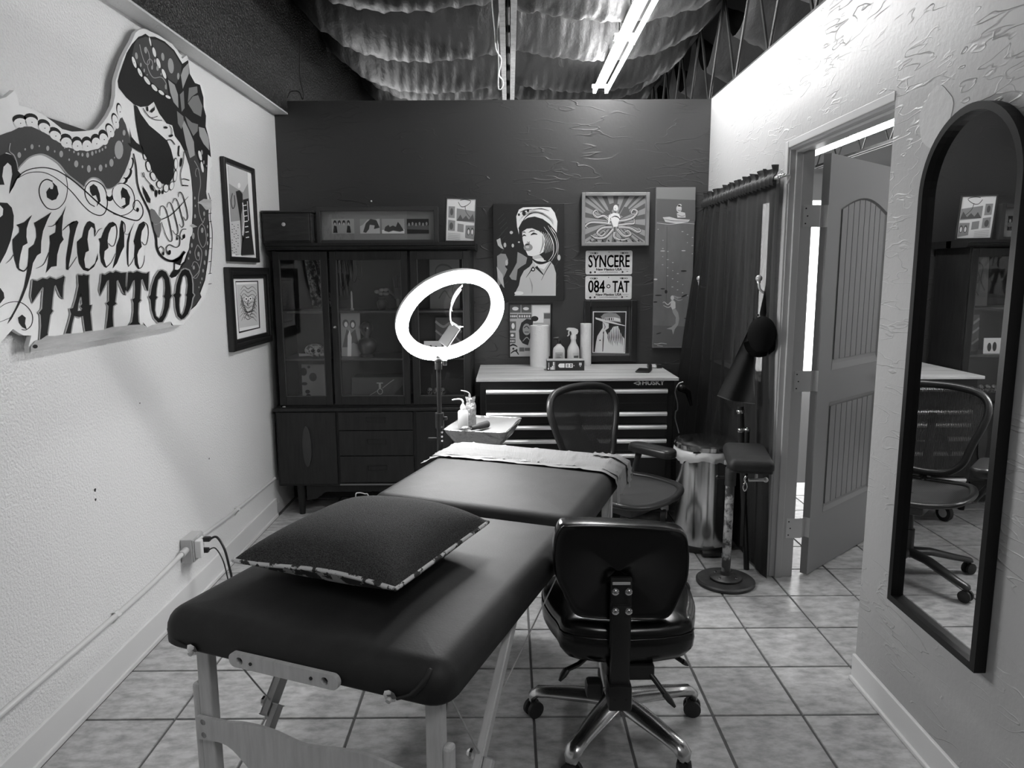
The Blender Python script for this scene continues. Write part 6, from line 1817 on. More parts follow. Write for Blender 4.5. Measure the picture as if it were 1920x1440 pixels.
def number_plate(label, z0, left, right):
    px0, px1, h = 0.494, 0.797, 0.153
    o = thing('licence_plate', label, 'licence plate', ((px0 + px1) / 2, YB - 0.001, z0), group='licence plates on the back wall')
    pts = rrect(px0, px1, z0, z0 + h, 0.012, 5)
    B().poly([(x, YB - 0.0045, z) for x, z in pts], off=(0, 0.0035, 0)).build('plate', m_plate, o)
    rim = rrect(px0 + 0.003, px1 - 0.003, z0 + 0.003, z0 + h - 0.003, 0.010, 5)
    B().tube([(x, YB - 0.0045, z) for x, z in rim], 0.0016, 6, closed=True).build('embossed_rim', m_plate, o, smooth=60)
    yf = YB - 0.0047
    for x in (px0 + 0.062, px1 - 0.062):
        for z in (z0 + h - 0.016, z0 + 0.016):
            B().cyl((x, yf, z), (x, yf - 0.001, z), 0.006, n=12).build('bolt_slot', m_plate_ink, o)
    pl_ = Plane(lambda u, v: Vector((px0 + u, yf, z0 + v)), (0, -1, 0))
    deco = []
    for xa in (0.030, 0.225):
        for k in range(3):
            deco += [(ell(xa + 0.008 + k * 0.017, h - 0.016, 0.009, 0.005), [ell(xa + 0.008 + k * 0.017, h - 0.016, 0.006, 0.0025)])]
    deco += [ell(0.033, 0.014, 0.007, 0.007), [(0.265, 0.018), (0.277, 0.018), (0.277, 0.021), (0.265, 0.021)], ell(0.151, h - 0.010, 0.003, 0.003)]
    deco += ribbon([(0.246, 0.033), (0.285, 0.033)], 0.0012, 1)
    art('plate_ornament', pl_, [(m_plate_ink, deco)], o, 0.0002, 0.0002)
    fit_text(left, px0 + 0.020, px0 + (0.126 if right else 0.285), z0 + 0.048, 0.076, yf, o, 0.0018)
    if right:
        fit_text(right, px0 + 0.178, px0 + 0.285, z0 + 0.048, 0.072, yf, o, 0.0018)
        zia = [(ell(0.151, 0.086, 0.0125, 0.0125), [ell(0.151, 0.086, 0.0075, 0.0075)])]
        for a in range(0, 360, 45):
            zia.append([(0.151 + math.cos(R(a - 12)) * 0.011, 0.086 + math.sin(R(a - 12)) * 0.011), (0.151 + math.cos(R(a)) * 0.0175, 0.086 + math.sin(R(a)) * 0.0175), (0.151 + math.cos(R(a + 12)) * 0.011, 0.086 + math.sin(R(a + 12)) * 0.011)])
        art('sun_symbol', pl_, [(m_plate_ink, zia)], o, 0.0002, 0.0003)
    fit_text('New Mexico USA', px0 + 0.070, px0 + 0.236, z0 + 0.026, 0.0145, yf, o, 0.0009)
    fit_text('Land of Enchantment', px0 + 0.094, px0 + 0.210, z0 + 0.012, 0.0085, yf, o, 0.0)
    return o


def fit_text(body, xa, xb, z, h, yf, parent, bold=0.0, m=None):
    o = text_mesh(body, 0.1, 'lettering', m or m_plate_ink, parent, (0, 0, 0), (1, 0, 0), (0, 0, 1), bold=0.0)
    off = world_off(parent)
    vs = o.data.vertices
    c = [v.co + off for v in vs]
    x0_, x1_ = min(p.x for p in c), max(p.x for p in c); z1_ = max(p.z for p in c)
    base = 0.0
    for v, p in zip(vs, c):
        v.co = Vector((xa + (p.x - x0_) / (x1_ - x0_) * (xb - xa), yf - 0.0002 + p.y * 0.5, z + p.z / z1_ * h)) - off
    if bold:                                   # a heavier face: shift copies of the glyphs by the stroke gain
        bm_ = bmesh.new(); bm_.from_mesh(o.data)
        g = bm_.verts[:] + bm_.edges[:] + bm_.faces[:]
        for dx, dz in ((bold, 0), (-bold, 0), (0, bold), (0, -bold)):
            r_ = bmesh.ops.duplicate(bm_, geom=g)
            for e in r_['geom']:
                if isinstance(e, bmesh.types.BMVert):
                    e.co.x += dx; e.co.z += dz
        bm_.to_mesh(o.data); bm_.free()
    return o


number_plate('upper licence plate on the back wall, reading SYNCERE', 1.484, 'SYNCERE', None)
number_plate('lower licence plate on the back wall, reading 084 TAT', 1.322, '084', 'TAT')

# --- painted plank with fisherman and mermaid
m_plank = mat('painted_plank', 0.20, 0.45, mot=(5, 0.13, 0.35, 0.7, (1, 1, 0.4)))
o = thing('painted_plank', 'tall painted wooden plank with a boat and a mermaid on the back wall', 'picture', (1.06, YB - 0.001, 1.5))
B().bb(0.937, 1.188, YB - 0.024, YB - 0.002, 1.005, 2.031, 0.002).build('plank', m_plank, o)
PL = back_plane(YB - 0.0242)
art('painted_sky', PL, [(m_grey_ink, [[(1402, 45), (1696, 45), (1694, 300), (1404, 300)]]),
      (mat('plank_sky', 0.22, 0.5), [[(1402, 45), (1696, 45), (1696, 140), (1402, 130)]])], o, 0.00025, 0.0003)
art('painted_sea', PL, [(m_grey_ink, [[(1380, 1080), (1670, 1090), (1662, 1240), (1376, 1240)]]),
      ], o, 0.00025, 0.0003)
art('waterline', PL, [(m_light_ink, ribbon([(1406, 312), (1500, 322), (1600, 314), (1690, 320)], (3, 5, 3)))], o, 0.00025, 0.0012)
art('plank_joint', PL, [(m_ink, ribbon([(1482, 340), (1480, 620), (1476, 900)], 1.5, 2))], o, 0.00025, 0.0012)
art('fisherman_in_boat', PL, [(m_light_ink, [[(1450, 270), (1500, 266), (1560, 282), (1655, 288), (1640, 305), (1560, 318), (1470, 305)], ell(1572, 205, 20, 28), [(1556, 240), (1585, 228), (1618, 236), (1622, 272), (1560, 272)], ell(1578, 180, 14, 10)]),
      (m_grey_ink, ribbon([(1455, 282), (1530, 296), (1640, 298)], (2, 5, 2)) + ribbon([(1562, 214), (1574, 222), (1584, 214)], 4) + ribbon([(1560, 250), (1590, 262), (1616, 258)], 4) + ribbon([(1556, 238), (1520, 200), (1486, 170)], (3, 2, 1)))], o, 0.00025, 0.0016)
tag(art('bubbles', PL, [(m_light_ink, [ell(1415 + 37 * k % 260, 360 + (83 * k) % 520, 4 + k % 5, 2.5, n=8) for k in range(26)] + [ell(1450, 522, 18, 4), ell(1606, 520, 16, 4), ell(1396, 735, 14, 6)])], o, 0.00025, 0.0016), None, kind='stuff')
tag(art('small_fish', PL, [(m_ink, [ell(1608, 672, 22, 5), ell(1475, 828, 10, 14), ell(1418, 855, 26, 5), ell(1612, 858, 24, 6, -25), ell(1394, 905, 16, 5), ell(1450, 806, 16, 4), ell(1630, 1028, 22, 4), ell(1420, 1140, 20, 4, -15)])], o, 0.00025, 0.0016), None, kind='stuff')
art('mermaid', PL, [(m_midgrey_ink, [[(1520, 960), (1542, 950), (1566, 985), (1574, 1030), (1566, 1075), (1540, 1110), (1528, 1150), (1518, 1112), (1478, 1106), (1516, 1092), (1546, 1066), (1548, 1020), (1526, 985)]] + ribbon([(1528, 858), (1562, 872), (1590, 868)], (8, 14, 3)) + ribbon([(1530, 872), (1566, 892), (1600, 886)], (6, 10, 2))),
      (m_light_ink, [ell(1522, 874, 13, 18), [(1512, 895), (1530, 892), (1545, 905), (1546, 950), (1522, 962), (1508, 935)]] + ribbon([(1510, 905), (1488, 925), (1462, 905), (1450, 912)], (8, 6, 3)) + ribbon([(1515, 930), (1490, 946), (1455, 930)], (6, 5, 3)))], o, 0.00025, 0.0016)
art('signature', PL, [(m_light_ink, ribbon([(1384, 1217), (1410, 1220), (1440, 1214), (1480, 1219)], (3, 5, 3), 8) + ribbon([(1408, 1233), (1450, 1236)], 3))], o, 0.00025, 0.0016)

# --- collage of photographs, half hidden by the towel roll
o, bd, yf = wall_frame('photo_collage', 'thin framed collage of small photographs behind the paper towel roll', -0.006, 0.275, 0.945, 1.300, 0.008, 0.02, m_frame_blk, mat('collage_paper', 0.52, 0.5))
PL = back_plane(yf)
L_ = [(m_grey_ink, [[(305, 925), (385, 925), (385, 985), (305, 985)], [(390, 925), (465, 925), (465, 985), (390, 985)], [(305, 995), (360, 995), (360, 1030), (305, 1030)], [(305, 1050), (350, 1050), (350, 1120), (305, 1120)], [(302, 1135), (346, 1135), (346, 1175), (302, 1175)], [(300, 1182), (346, 1182), (346, 1214), (300, 1214)], [(375, 1246), (412, 1246), (412, 1276), (375, 1276)], [(560, 990), (606, 990), (606, 1030), (560, 1030)], [(365, 995), (465, 995), (465, 1028), (365, 1028)], [(415, 1248), (455, 1248), (455, 1272), (415, 1272)]]),
      (m_print_w, [[(472, 930), (606, 930), (606, 985), (556, 985), (556, 1060), (472, 1060)], ell(345, 955, 24, 14), ell(425, 955, 22, 12), ell(328, 1085, 12, 22), ell(322, 1155, 12, 10)] + [ell(312 + 13 * k, 1012, 5, 8) for k in range(4)] + [ell(378 + 18 * k, 1012, 6, 9) for k in range(5)] + [ell(310 + 12 * k, 1198, 4, 6) for k in range(3)]),
      (m_ink, [[(372, 1120), (390, 1060), (430, 1030), (480, 1040), (470, 1110), (455, 1180), (440, 1230), (400, 1215), (376, 1180)], ell(490, 1030, 28, 20)] + ribbon([(305, 1235), (330, 1225), (360, 1240)], (10, 14, 6)) + ribbon([(310, 1290), (345, 1270), (370, 1300)], (6, 12, 6)) + [ell(330, 1255, 8, 8), ell(355, 1265, 7, 7)]),
      (m_midgrey_ink, [ell(430, 1110, 30, 44)] + ribbon([(400, 1200), (430, 1170), (450, 1190)], (4, 8, 4))),
      (m_ink, ribbon([(410, 1100), (430, 1086), (448, 1104)], 6) + ribbon([(414, 1130), (446, 1130)], 5))]
art('collage_print', PL, L_, bd, 0.00025, 0.0003)

# --- wide black frame with the hat drawing
o, bd, yf = wall_frame('hat_drawing', 'wide black frame with a white drawing of a long-haired figure in a brimmed hat', 0.487, 0.832, 0.916, 1.318, 0.040, 0.03, m_frame_blk, mat('charcoal_mount', 0.028, 0.5), glaze=True)
PL = back_plane(yf)
L_ = [(m_grey_ink, [[(898, 930), (1200, 930), (1200, 1322), (898, 1322)], ]),
      (m_ink, [[(902, 934), (1196, 934), (1196, 1290), (902, 1290)]]),
      (m_print_w, [[(926, 975), (1178, 975), (1168, 1290), (922, 1286)]]),
      (m_ink, [[(934, 982), (1172, 982), (1163, 1282), (930, 1280)]]),
      (m_midgrey_ink, [[(985, 1015), (1010, 992), (1050, 984), (1100, 990), (1130, 1015), (1138, 1060), (1010, 1045)]]),
      (m_print_w, [[(944, 1020), (990, 1030), (1060, 1050), (1166, 1080), (1166, 1086), (1060, 1064), (1000, 1052), (948, 1034)], [(1000, 1052), (1046, 1066), (1045, 1100), (1020, 1118), (1036, 1150), (1080, 1090), (1115, 1085), (1140, 1150), (1162, 1180), (1160, 1282), (940, 1280), (950, 1210), (960, 1160), (985, 1120), (1000, 1098)], [(1015, 1022), (1090, 1020), (1132, 1030), (1130, 1052), (1090, 1046), (1020, 1044)]]),
      (m_ink, [q for k in range(9) for q in ribbon([(1046 + 12 * k, 1100 - 3 * k), (1040 + 13 * k, 1170), (1052 + 12 * k, 1215 + 9 * (k % 3))], (1, 7, 1), 4)] + ribbon([(1008, 1120), (1004, 1190), (1000, 1276)], (3, 8, 5)) + ribbon([(1005, 1060), (1018, 1090), (1010, 1110)], (2, 5, 2)) + [ell(1006, 1136, 5, 7), ell(980, 1192, 6, 5)])]
art('hat_print', PL, L_, bd, 0.00025, 0.0003)
art('cap_band_marks', PL, [(m_ink, [[(x, 1024), (x + w, 1024), (x + w, 1042), (x, 1042)] for x, w in ((1021, 5), (1033, 5), (1044, 10), (1062, 8), (1078, 4))])], bd, 0.00025, 0.003)


# ============================================================ LEFT WALL
def left_frame(name, label, ya, yb, z0, z1, fw, depth, m_fr, m_board, steps=1):
    o = thing(name, label, 'picture', (XL + 0.001, (ya + yb) / 2, (z0 + z1) / 2))
    b_ = B()
    for k in range(steps):
        f0, f1 = fw * k / steps, fw * (k + 1) / steps
        xa, xb = XL + 0.002, XL + 0.002 + depth * (1 - 0.28 * abs(k - (steps - 1) * 0.35))
        b_.bb(xa, xb, ya + f0, ya + f1, z0 + f0, z1 - f0, 0.003).bb(xa, xb, yb - f1, yb - f0, z0 + f0, z1 - f0, 0.003)
        b_.bb(xa, xb, ya + f1, yb - f1, z0 + f0, z0 + f1, 0.003).bb(xa, xb, ya + f1, yb - f1, z1 - f1, z1 - f0, 0.003)
    b_.build('frame', m_fr, o)
    bd = B().bb(XL + 0.002, XL + 0.002 + depth * 0.35, ya + fw * 0.6, yb - fw * 0.6, z0 + fw * 0.6, z1 - fw * 0.6).build('backing', m_board, o)
    return o, bd, XL + 0.002 + depth * 0.35


def left_plane(xv, x0=400, y0=280, s=3.6):
    return Plane(lambda u, v: atX(x0 + u / s, y0 + v / s, xv), (1, 0, 0))


o, bd, xf = left_frame('spiral_photo_frame', 'narrow black framed photograph of a standing figure, upper one on the left wall', 3.815, 4.270, 1.565, 2.092, 0.026, 0.022, m_frame_blk, m_print_w)
PL = left_plane(xf)
L_ = [(m_midgrey_ink, [[(95, 108), (228, 150), (240, 330), (272, 700), (150, 716), (116, 490), (104, 250)]]),
      (m_light_ink, [[(98, 110), (226, 150), (232, 230), (200, 290), (150, 260), (104, 230)], [(112, 490), (180, 480), (186, 712), (124, 706)]]),
      (m_ink, [[(150, 285), (175, 275), (196, 300), (200, 380), (188, 440), (190, 560), (205, 600), (196, 640), (178, 470), (165, 380)], [(200, 340), (236, 330), (250, 480), (276, 712), (184, 714), (192, 620), (210, 560)]] + ribbon([(95, 92), (162, 112), (228, 136)], 12, 3) + ribbon([(190, 716), (276, 712)], 6, 2) + ribbon([(128, 296), (118, 350), (130, 400), (145, 370), (140, 310)], 5)),
      (m_print_w, [ell(172, 244, 9, 18)] + [q for k in range(7) for q in ribbon([(200 + 3 * k, 380 + 36 * k), (222 + 3 * k, 376 + 36 * k)], 6, 1)] + ribbon([(196, 360), (206, 480), (196, 580)], 5, 4) + ribbon([(228, 350), (236, 480)], 4, 3) + [ell(101 + 10.5 * k, 96 + 3.4 * k, 2.6, 4.5) for k in range(13)]),
      (m_ink, [q for k in range(26) for q in ribbon([(122 + (k * 13) % 52, 505 + (k * 31) % 195), (130 + (k * 13) % 52, 508 + (k * 31) % 195)], 4, 1)]),
      (m_light_ink, [ell(196 + 9 * k, 716 - 0.4 * k, 2.6, 3) for k in range(9)])]
art('photo_print', PL, L_, bd, 0.0003, 0.0004)

o, bd, xf = left_frame('sketch_frame', 'thick black moulded frame with a pen sketch, lower one on the left wall', 3.770, 4.392, 1.096, 1.535, 0.060, 0.038, m_frame_blk, m_print_w, steps=3)
PL = left_plane(xf)
sk = []
q = random.Random(11)
for k in range(9):
    xa = 195 + q.uniform(-12, 12); ya = 930 + 26 * k
    sk += ribbon([(182 + q.uniform(-6, 6), ya + 20), (205, ya - 8), (232, ya + 12), (262, ya - 4), (290, ya + 22)], (2, 5, 2), 4)
for k in range(8):
    sk += ribbon([(178 + 4 * k, 980 + 24 * k), (192 + 5 * k, 1010 + 14 * k), (180 + 9 * k, 1060 + 12 * k)], (2, 6, 2), 4)
    sk += ribbon([(294 - 3 * k, 980 + 22 * k), (276 - 4 * k, 1016 + 16 * k), (290 - 7 * k, 1064 + 10 * k)], (2, 6, 2), 4)
L_ = [(m_ink, [[(148, 890), (302, 886), (316, 1206), (172, 1242)]]), (m_print_w, [[(151, 898), (295, 894), (308, 1200), (175, 1230)]]), (m_light_ink, [[(156, 914), (296, 908), (304, 1184), (174, 1206)]]),
      (m_grey_ink, sk), (m_print_w, [ell(220, 1010, 11, 13), ell(248, 1008, 11, 13)]), (m_ink, [ell(220, 1010, 5, 6), ell(248, 1008, 5, 6)] + ribbon([(206, 1090), (236, 1100), (264, 1086)], (3, 8, 3)) + ribbon([(234, 1020), (228, 1052), (240, 1056)], 4))]
art('sketch_print', PL, L_, bd, 0.0003, 0.0004)

# ------------------------------------------------------------ the painted shop sign
XSG = XL + 0.034
SGP = Plane(lambda u, v: atX(u, v, XSG), (1, 0, 0))
sg = thing('shop_sign', 'large cut-out sign painted with a skull and the words Syncere Tattoo', 'sign', (XL + 0.001, 2.9, 1.85))
m_sign_w = mat('sign_white_paint', 0.88, 0.42, mot=(8, 0.80, 0.4, 0.7), bump=(40, 0.1, 3, 'noise', 0.002))
m_sign_k = mat('sign_black_paint', 0.008, 0.6, spec=0.15, bump=(90, 0.15, 2, 'noise', 0.002))
m_sign_g = mat('sign_dark_grey_paint', 0.042, 0.55, spec=0.25, bump=(70, 0.2, 3, 'noise', 0.002))
m_sign_m = mat('sign_mid_grey_paint', 0.17, 0.45)
m_sign_l = mat('sign_pale_grey_paint', 0.34, 0.45)
outline = [(-70, 190), (-30, 186), (0, 185.7), (11.7, 182), (21.4, 174), (27, 169), (32, 179), (36, 198), (46.7, 200), (64, 206), (83.6, 217), (101, 229.5), (116.7, 242), (136, 247), (155.6, 246), (169, 245), (182.8, 242), (192.5, 231), (202, 217.8), (212, 198), (215.8, 179), (216.8, 151.7), (220, 140), (225, 125), (230.7, 108.6), (238.8, 92.4), (247, 78), (254, 61.7), (261.4, 55.4), (269.5, 53.5), (277.7, 57), (286.7, 60.8), (297.5, 66), (308.4, 73.4), (322.8, 82.4), (333.7, 96), (341.8, 110.4), (350.8, 103), (354.4, 117.7), (358, 135.7), (368, 147.5), (377, 155.6), (382.4, 170), (385, 193.5), (387, 220.6), (391.5, 242.3), (395, 260.4), (396.9, 280), (398, 294.7), (396, 303), (398, 312), (393.5, 316), (393.5, 344), (394.5, 371), (397.4, 385), (395.5, 406), (398, 451), (396.5, 494), (393.5, 523), (389, 544), (383, 560.6), (373.8, 573.8), (362.5, 587), (351, 602), (341.9, 609.4), (198, 635), (55, 662), (54, 649), (58.8, 629), (44.4, 629), (35.6, 624.4), (24.4, 616.7), (13, 629), (0, 644), (-40, 660), (-70, 640)]
ol3 = [SGP(p) for p in outline]
B().poly(ol3, off=(-0.014, 0, 0)).build('sign_panel', [m_sign_w], sg)
B().bb(XL + 0.002, XL + 0.020, 2.25, 3.15, 1.35, 1.39).bb(XL + 0.002, XL + 0.020, 2.25, 3.15, 1.95, 1.99).build('mounting_batten', m_dark, sg)
z4, z5, z6, z7, z8 = crop(0, 140, 5.143), crop(200, 40, 5.536), crop(200, 280, 5.141), crop(0, 340, 4.5), crop(40, 480, 5.333)


def T(c, pts): return [c(p) for p in pts]


def RB(c, pts, w, k=5):
    s = {z4: 5.143, z5: 5.536, z6: 5.141, z7: 4.5, z8: 5.333}[c]
    ww = tuple(x / s for x in w) if isinstance(w, tuple) else w / s
    return ribbon(T(c, pts), ww, k)


def EL(c, cx, cy, rx, ry, a=0):
    return T(c, ell(cx, cy, rx, ry, a, 16))


# lace band of the hair sash, running left from the skull
band = T(z4, [(-260, 640), (-100, 620), (60, 560), (110, 545), (200, 500), (300, 500), (400, 545), (480, 590), (560, 650), (650, 700), (750, 728), (850, 735), (950, 712), (1040, 640), (1120, 520), (1168, 395), (1210, 480), (1250, 620), (1270, 720), (1244, 830), (1200, 940), (1150, 1030), (1090, 1088), (1020, 1104), (990, 1050), (930, 1002), (870, 997), (825, 1040), (805, 1090), (720, 1020), (640, 950), (560, 860), (460, 790), (380, 770), (280, 800), (200, 880), (165, 920), (150, 830), (110, 770), (60, 750), (-260, 900)])
teeth = [(190, 465, 62, 46, 0), (300, 455, 62, 46, 12), (424, 512, 58, 44, 25), (530, 588, 58, 42, 30), (636, 655, 54, 50, 20), (740, 684, 46, 52, 6), (836, 686, 46, 54, 0), (925, 662, 44, 56, -10), (998, 622, 40, 58, -20), (1060, 545, 34, 62, -22), (1112, 455, 28, 70, -16), (1152, 355, 24, 66, -10)]
scal_k = [EL(z4, cx - 4, cy - 34 if k < 9 else cy - 16, rx * 1.12, ry * 1.05, a) for k, (cx, cy, rx, ry, a) in enumerate(teeth)]
scal_k = scal_k + [EL(z4, 1262, 860, 24, 62, 12), EL(z4, 1240, 960, 26, 56, 25), EL(z4, 1200, 1020, 28, 36, 40), EL(z4, 1056, 1185, 34, 36, 0)]
scal_w = [EL(z4, *t_) for t_ in teeth] + [EL(z4, 1272, 760, 14, 30, 0), EL(z4, 1252, 858, 18, 52, 10), EL(z4, 1222, 952, 20, 46, 25), EL(z4, 1182, 1022, 18, 26, 40), EL(z4, 1050, 1142, 26, 36, 0)]
dots_k = [EL(z4, cx + 2, cy + 4, 5, 5) for cx, cy, _, _, _ in teeth]
dots = [(180, 775, 18, 28), (237, 720, 8, 12), (303, 695, 15, 25), (373, 688, 6, 10), (455, 710, 15, 25), (522, 740, 7, 12), (585, 765, 18, 32), (662, 820, 8, 12), (730, 860, 20, 33), (790, 888, 8, 14), (852, 908, 18, 36), (912, 910, 8, 12), (965, 900, 18, 33), (1017, 878, 10, 18), (1070, 850, 20, 38), (1100, 800, 5, 9), (1142, 725, 42, 90), (1192, 560, 14, 28), (1178, 640, 5, 12), (618, 705, 6, 9), (664, 728, 7, 10), (708, 745, 8, 12), (750, 765, 10, 16), (790, 772, 10, 18), (840, 775, 14, 26), (885, 760, 12, 22), (920, 745, 8, 16), (955, 735, 9, 16), (983, 722, 8, 14), (1013, 700, 9, 14)]
edge_l = RB(z4, [(165, 918), (200, 872), (280, 798), (380, 768), (460, 790), (560, 858), (640, 955), (720, 1020), (806, 1086)], (12, 16, 12)) + RB(z4, [(812, 1080), (828, 1036), (880, 996), (940, 1004), (990, 1052), (1022, 1100), (1084, 1090), (1150, 1034)], (10, 13, 8)) + RB(z4, [(95, 660), (85, 735), (130, 780), (160, 860), (166, 920)], (8, 12, 8))
# head mass: hair, hat, roses and the shawl running down the right side
mass = T(z5, [(122, 690), (112, 620), (132, 540), (165, 445), (205, 330), (262, 235), (330, 160), (362, 150), (402, 128), (440, 158), (500, 160), (600, 208), (700, 300), (785, 440), (845, 402), (862, 545), (915, 640), (968, 660), (1003, 790), (1005, 890), (1030, 980), (1026, 1090), (1062, 1220), (1082, 1412), (1036, 1370)]) + T(z6, [(975, 40), (970, 200), (958, 420), (984, 560), (988, 700), (992, 900), (972, 1100), (948, 1260), (900, 1390)]) + T(z8, [(1800, 410), (1745, 495), (1680, 552), (1690, 480), (1705, 420), (1722, 390), (1705, 370), (1705, 280), (1695, 200), (1670, 145), (1630, 128), (1590, 150), (1545, 205), (1500, 222), (1476, 200), (1520, 150), (1600, 90)]) + T(z6, [(700, 1120), (745, 1080), (790, 950), (805, 850), (818, 760), (828, 600), (826, 420), (814, 280), (795, 160), (748, 20)]) + T(z5, [(760, 1260), (706, 1190), (680, 1080), (620, 1060), (545, 960), (488, 836), (430, 880), (350, 890), (280, 862), (200, 790)])
hat1 = T(z5, [(310, 190), (400, 160), (432, 170), (470, 290), (540, 420), (610, 560), (640, 770), (560, 715), (450, 620), (350, 490), (262, 350), (285, 240)])
hat2 = T(z5, [(450, 185), (520, 190), (600, 230), (690, 310), (775, 460), (765, 560), (720, 650), (640, 600), (570, 470), (505, 330)])
shawl = T(z6, [(752, 10), (850, 20), (890, 130), (960, 190), (955, 420), (975, 560), (978, 700), (982, 900), (962, 1100), (940, 1250), (892, 1370)]) + T(z8, [(1790, 415), (1735, 490), (1690, 535), (1705, 420), (1722, 390), (1708, 370), (1706, 270), (1690, 190), (1660, 140), (1630, 128), (1590, 145)]) + T(z6, [(700, 1160), (760, 1085), (795, 950), (812, 820), (826, 640), (828, 420), (816, 270), (798, 160)])
flower = [T(z5, [(850, 690), (935, 675), (940, 740), (880, 780), (838, 840)]), T(z5, [(838, 850), (890, 780), (945, 765), (990, 880), (975, 990), (900, 950)]), T(z5, [(755, 760), (795, 720), (805, 900), (775, 940)]), T(z5, [(725, 930), (790, 985), (800, 1050), (770, 1120), (735, 1060)]), T(z5, [(810, 985), (880, 1050), (945, 1070), (940, 1140), (895, 1190), (840, 1080)])]
leaves = [T(z5, [(632, 605), (700, 660), (735, 760), (740, 900), (690, 840), (655, 740)]), T(z5, [(765, 560), (790, 490), (845, 430), (850, 540), (820, 610), (785, 700)]), T(z5, [(780, 1080), (800, 1030), (850, 1130), (900, 1250), (910, 1390), (860, 1420), (820, 1280)]), T(z5, [(950, 1095), (1010, 1110), (1055, 1215), (1060, 1340), (1000, 1270), (960, 1190)])]
hatdots = [EL(z5, 303, 358, 14, 36, -8), EL(z5, 348, 452, 10, 22), EL(z5, 384, 510, 8, 20), EL(z5, 398, 300, 14, 34, -8), EL(z5, 494, 410, 8, 20), EL(z5, 523, 486, 13, 28), EL(z5, 466, 480, 10, 22), EL(z5, 560, 548, 6, 14), EL(z5, 577, 368, 16, 42, -6), EL(z5, 661, 462, 30, 80, -6), EL(z5, 738, 570, 12, 36), EL(z5, 415, 555, 5, 8), EL(z5, 608, 680, 10, 26)]
hatlace = [EL(z5, 282, 425, 16, 62, -18), EL(z5, 342, 530, 16, 50, -25), EL(z5, 415, 615, 18, 52, -35), EL(z5, 492, 690, 18, 44, -40), EL(z5, 564, 740, 16, 36, -50), EL(z5, 634, 785, 14, 30, -60), EL(z5, 448, 210, 8, 48, -12), EL(z5, 490, 320, 16, 52, -14), EL(z5, 534, 435, 18, 54, -16), EL(z5, 592, 545, 16, 54, -20)]
hatstrokes = RB(z5, [(335, 240), (355, 330), (385, 420), (420, 452), (440, 410), (430, 330), (400, 265)], 7) + RB(z5, [(470, 490), (468, 420), (440, 390), (415, 430), (430, 510), (480, 585), (560, 580), (608, 640), (615, 705)], 7)
shdots = [EL(z6, x, y, rx, ry) for x, y, rx, ry in ((845, 470, 7, 14), (850, 545, 6, 12), (847, 645, 9, 20), (830, 835, 12, 32), (816, 925, 9, 22), (800, 990, 7, 16), (785, 1052, 6, 12), (968, 745, 6, 16), (968, 825, 7, 18), (968, 905, 7, 20), (953, 998, 10, 32), (940, 1092, 9, 22), (925, 1170, 8, 18), (914, 1248, 7, 14), (900, 1285, 5, 10), (885, 1330, 5, 9), (912, 30, 10, 24), (932, 125, 7, 18), (960, 160, 5, 10), (935, 620, 9, 22), (916, 780, 12, 26), (880, 1010, 10, 24), (835, 1140, 10, 20))]
shstrokes = RB(z6, [(840, 110), (880, 190), (900, 330), (880, 460), (885, 600), (920, 700), (940, 660)], 6) + RB(z6, [(930, 700), (880, 760), (880, 860), (920, 945), (955, 880), (940, 760), (912, 720)], 6) + RB(z6, [(870, 920), (845, 990), (860, 1060), (890, 1060), (885, 990)], 6) + RB(z6, [(870, 920), (910, 980), (905, 1080), (880, 1180), (830, 1235)], 7) + RB(z6, [(815, 1130), (835, 1085), (870, 1100), (890, 1170), (860, 1240), (825, 1235)], 6) + RB(z6, [(860, 265), (850, 230), (862, 185), (890, 200)], 5)
shlace = RB(z6, [(965, 400), (992, 520), (990, 640), (1004, 780), (1004, 900), (996, 1010), (990, 1120), (978, 1210), (962, 1300)], 22)
lace_k = RB(z6, [(975, 420), (1000, 520), (994, 660), (1012, 780), (1012, 900), (1006, 1010), (998, 1120), (988, 1200)], 5) + [q for yy in (500, 620, 700, 860, 960, 1085, 1200, 1300) for q in RB(z6, [(975, yy), (1005, yy - 6)], 6, 1)]
lace_in = [EL(z6, x, y, rx, ry, a) for x, y, rx, ry, a in ((898, 60, 14, 50, -14), (918, 170, 12, 54, -10), (812, 620, 12, 58, 0), (806, 790, 20, 54, 6), (770, 940, 22, 58, 8), (732, 1045, 22, 56, 20), (680, 1130, 26, 34, 30))]
# face
eye = [(250.6, 196), (256, 200), (262, 213), (278, 235), (297.5, 251), (312, 264), (319, 280), (324, 300), (324.5, 329), (315, 347), (301, 344), (286, 323), (276, 301), (268, 288), (262, 272), (257, 248), (253, 222)]
brow = T(z5, [(225, 1100), (250, 1200), (300, 1260), (360, 1300), (380, 1380), (300, 1340), (258, 1310), (215, 1260), (250, 1270), (236, 1190)])
sockets = [EL(z6, x, y, rx, ry, a) for x, y, rx, ry, a in ((362, 70, 16, 38, -15), (396, 165, 24, 56, -12), (442, 262, 26, 48, -22), (502, 340, 28, 40, -15), (566, 374, 28, 42, 0), (620, 352, 24, 44, 15), (655, 258, 18, 60, 8), (660, 140, 18, 60, 0))]
face_k = [T(z6, [(335, 345), (380, 415), (414, 480), (412, 520), (385, 505), (352, 420)]), EL(z6, 470, 425, 10, 36, 0), EL(z6, 500, 412, 11, 24), EL(z6, 532, 412, 9, 20), EL(z6, 430, 372, 12, 36, -25), EL(z6, 710, 125, 9, 44, 8), T(z5, [(405, 890), (420, 880), (425, 930), (410, 935)]), T(z5, [(440, 935), (480, 900), (492, 870), (490, 920), (460, 950)]), EL(z5, 605, 1102, 20, 12, 10), EL(z5, 660, 1188, 22, 12, -20)]
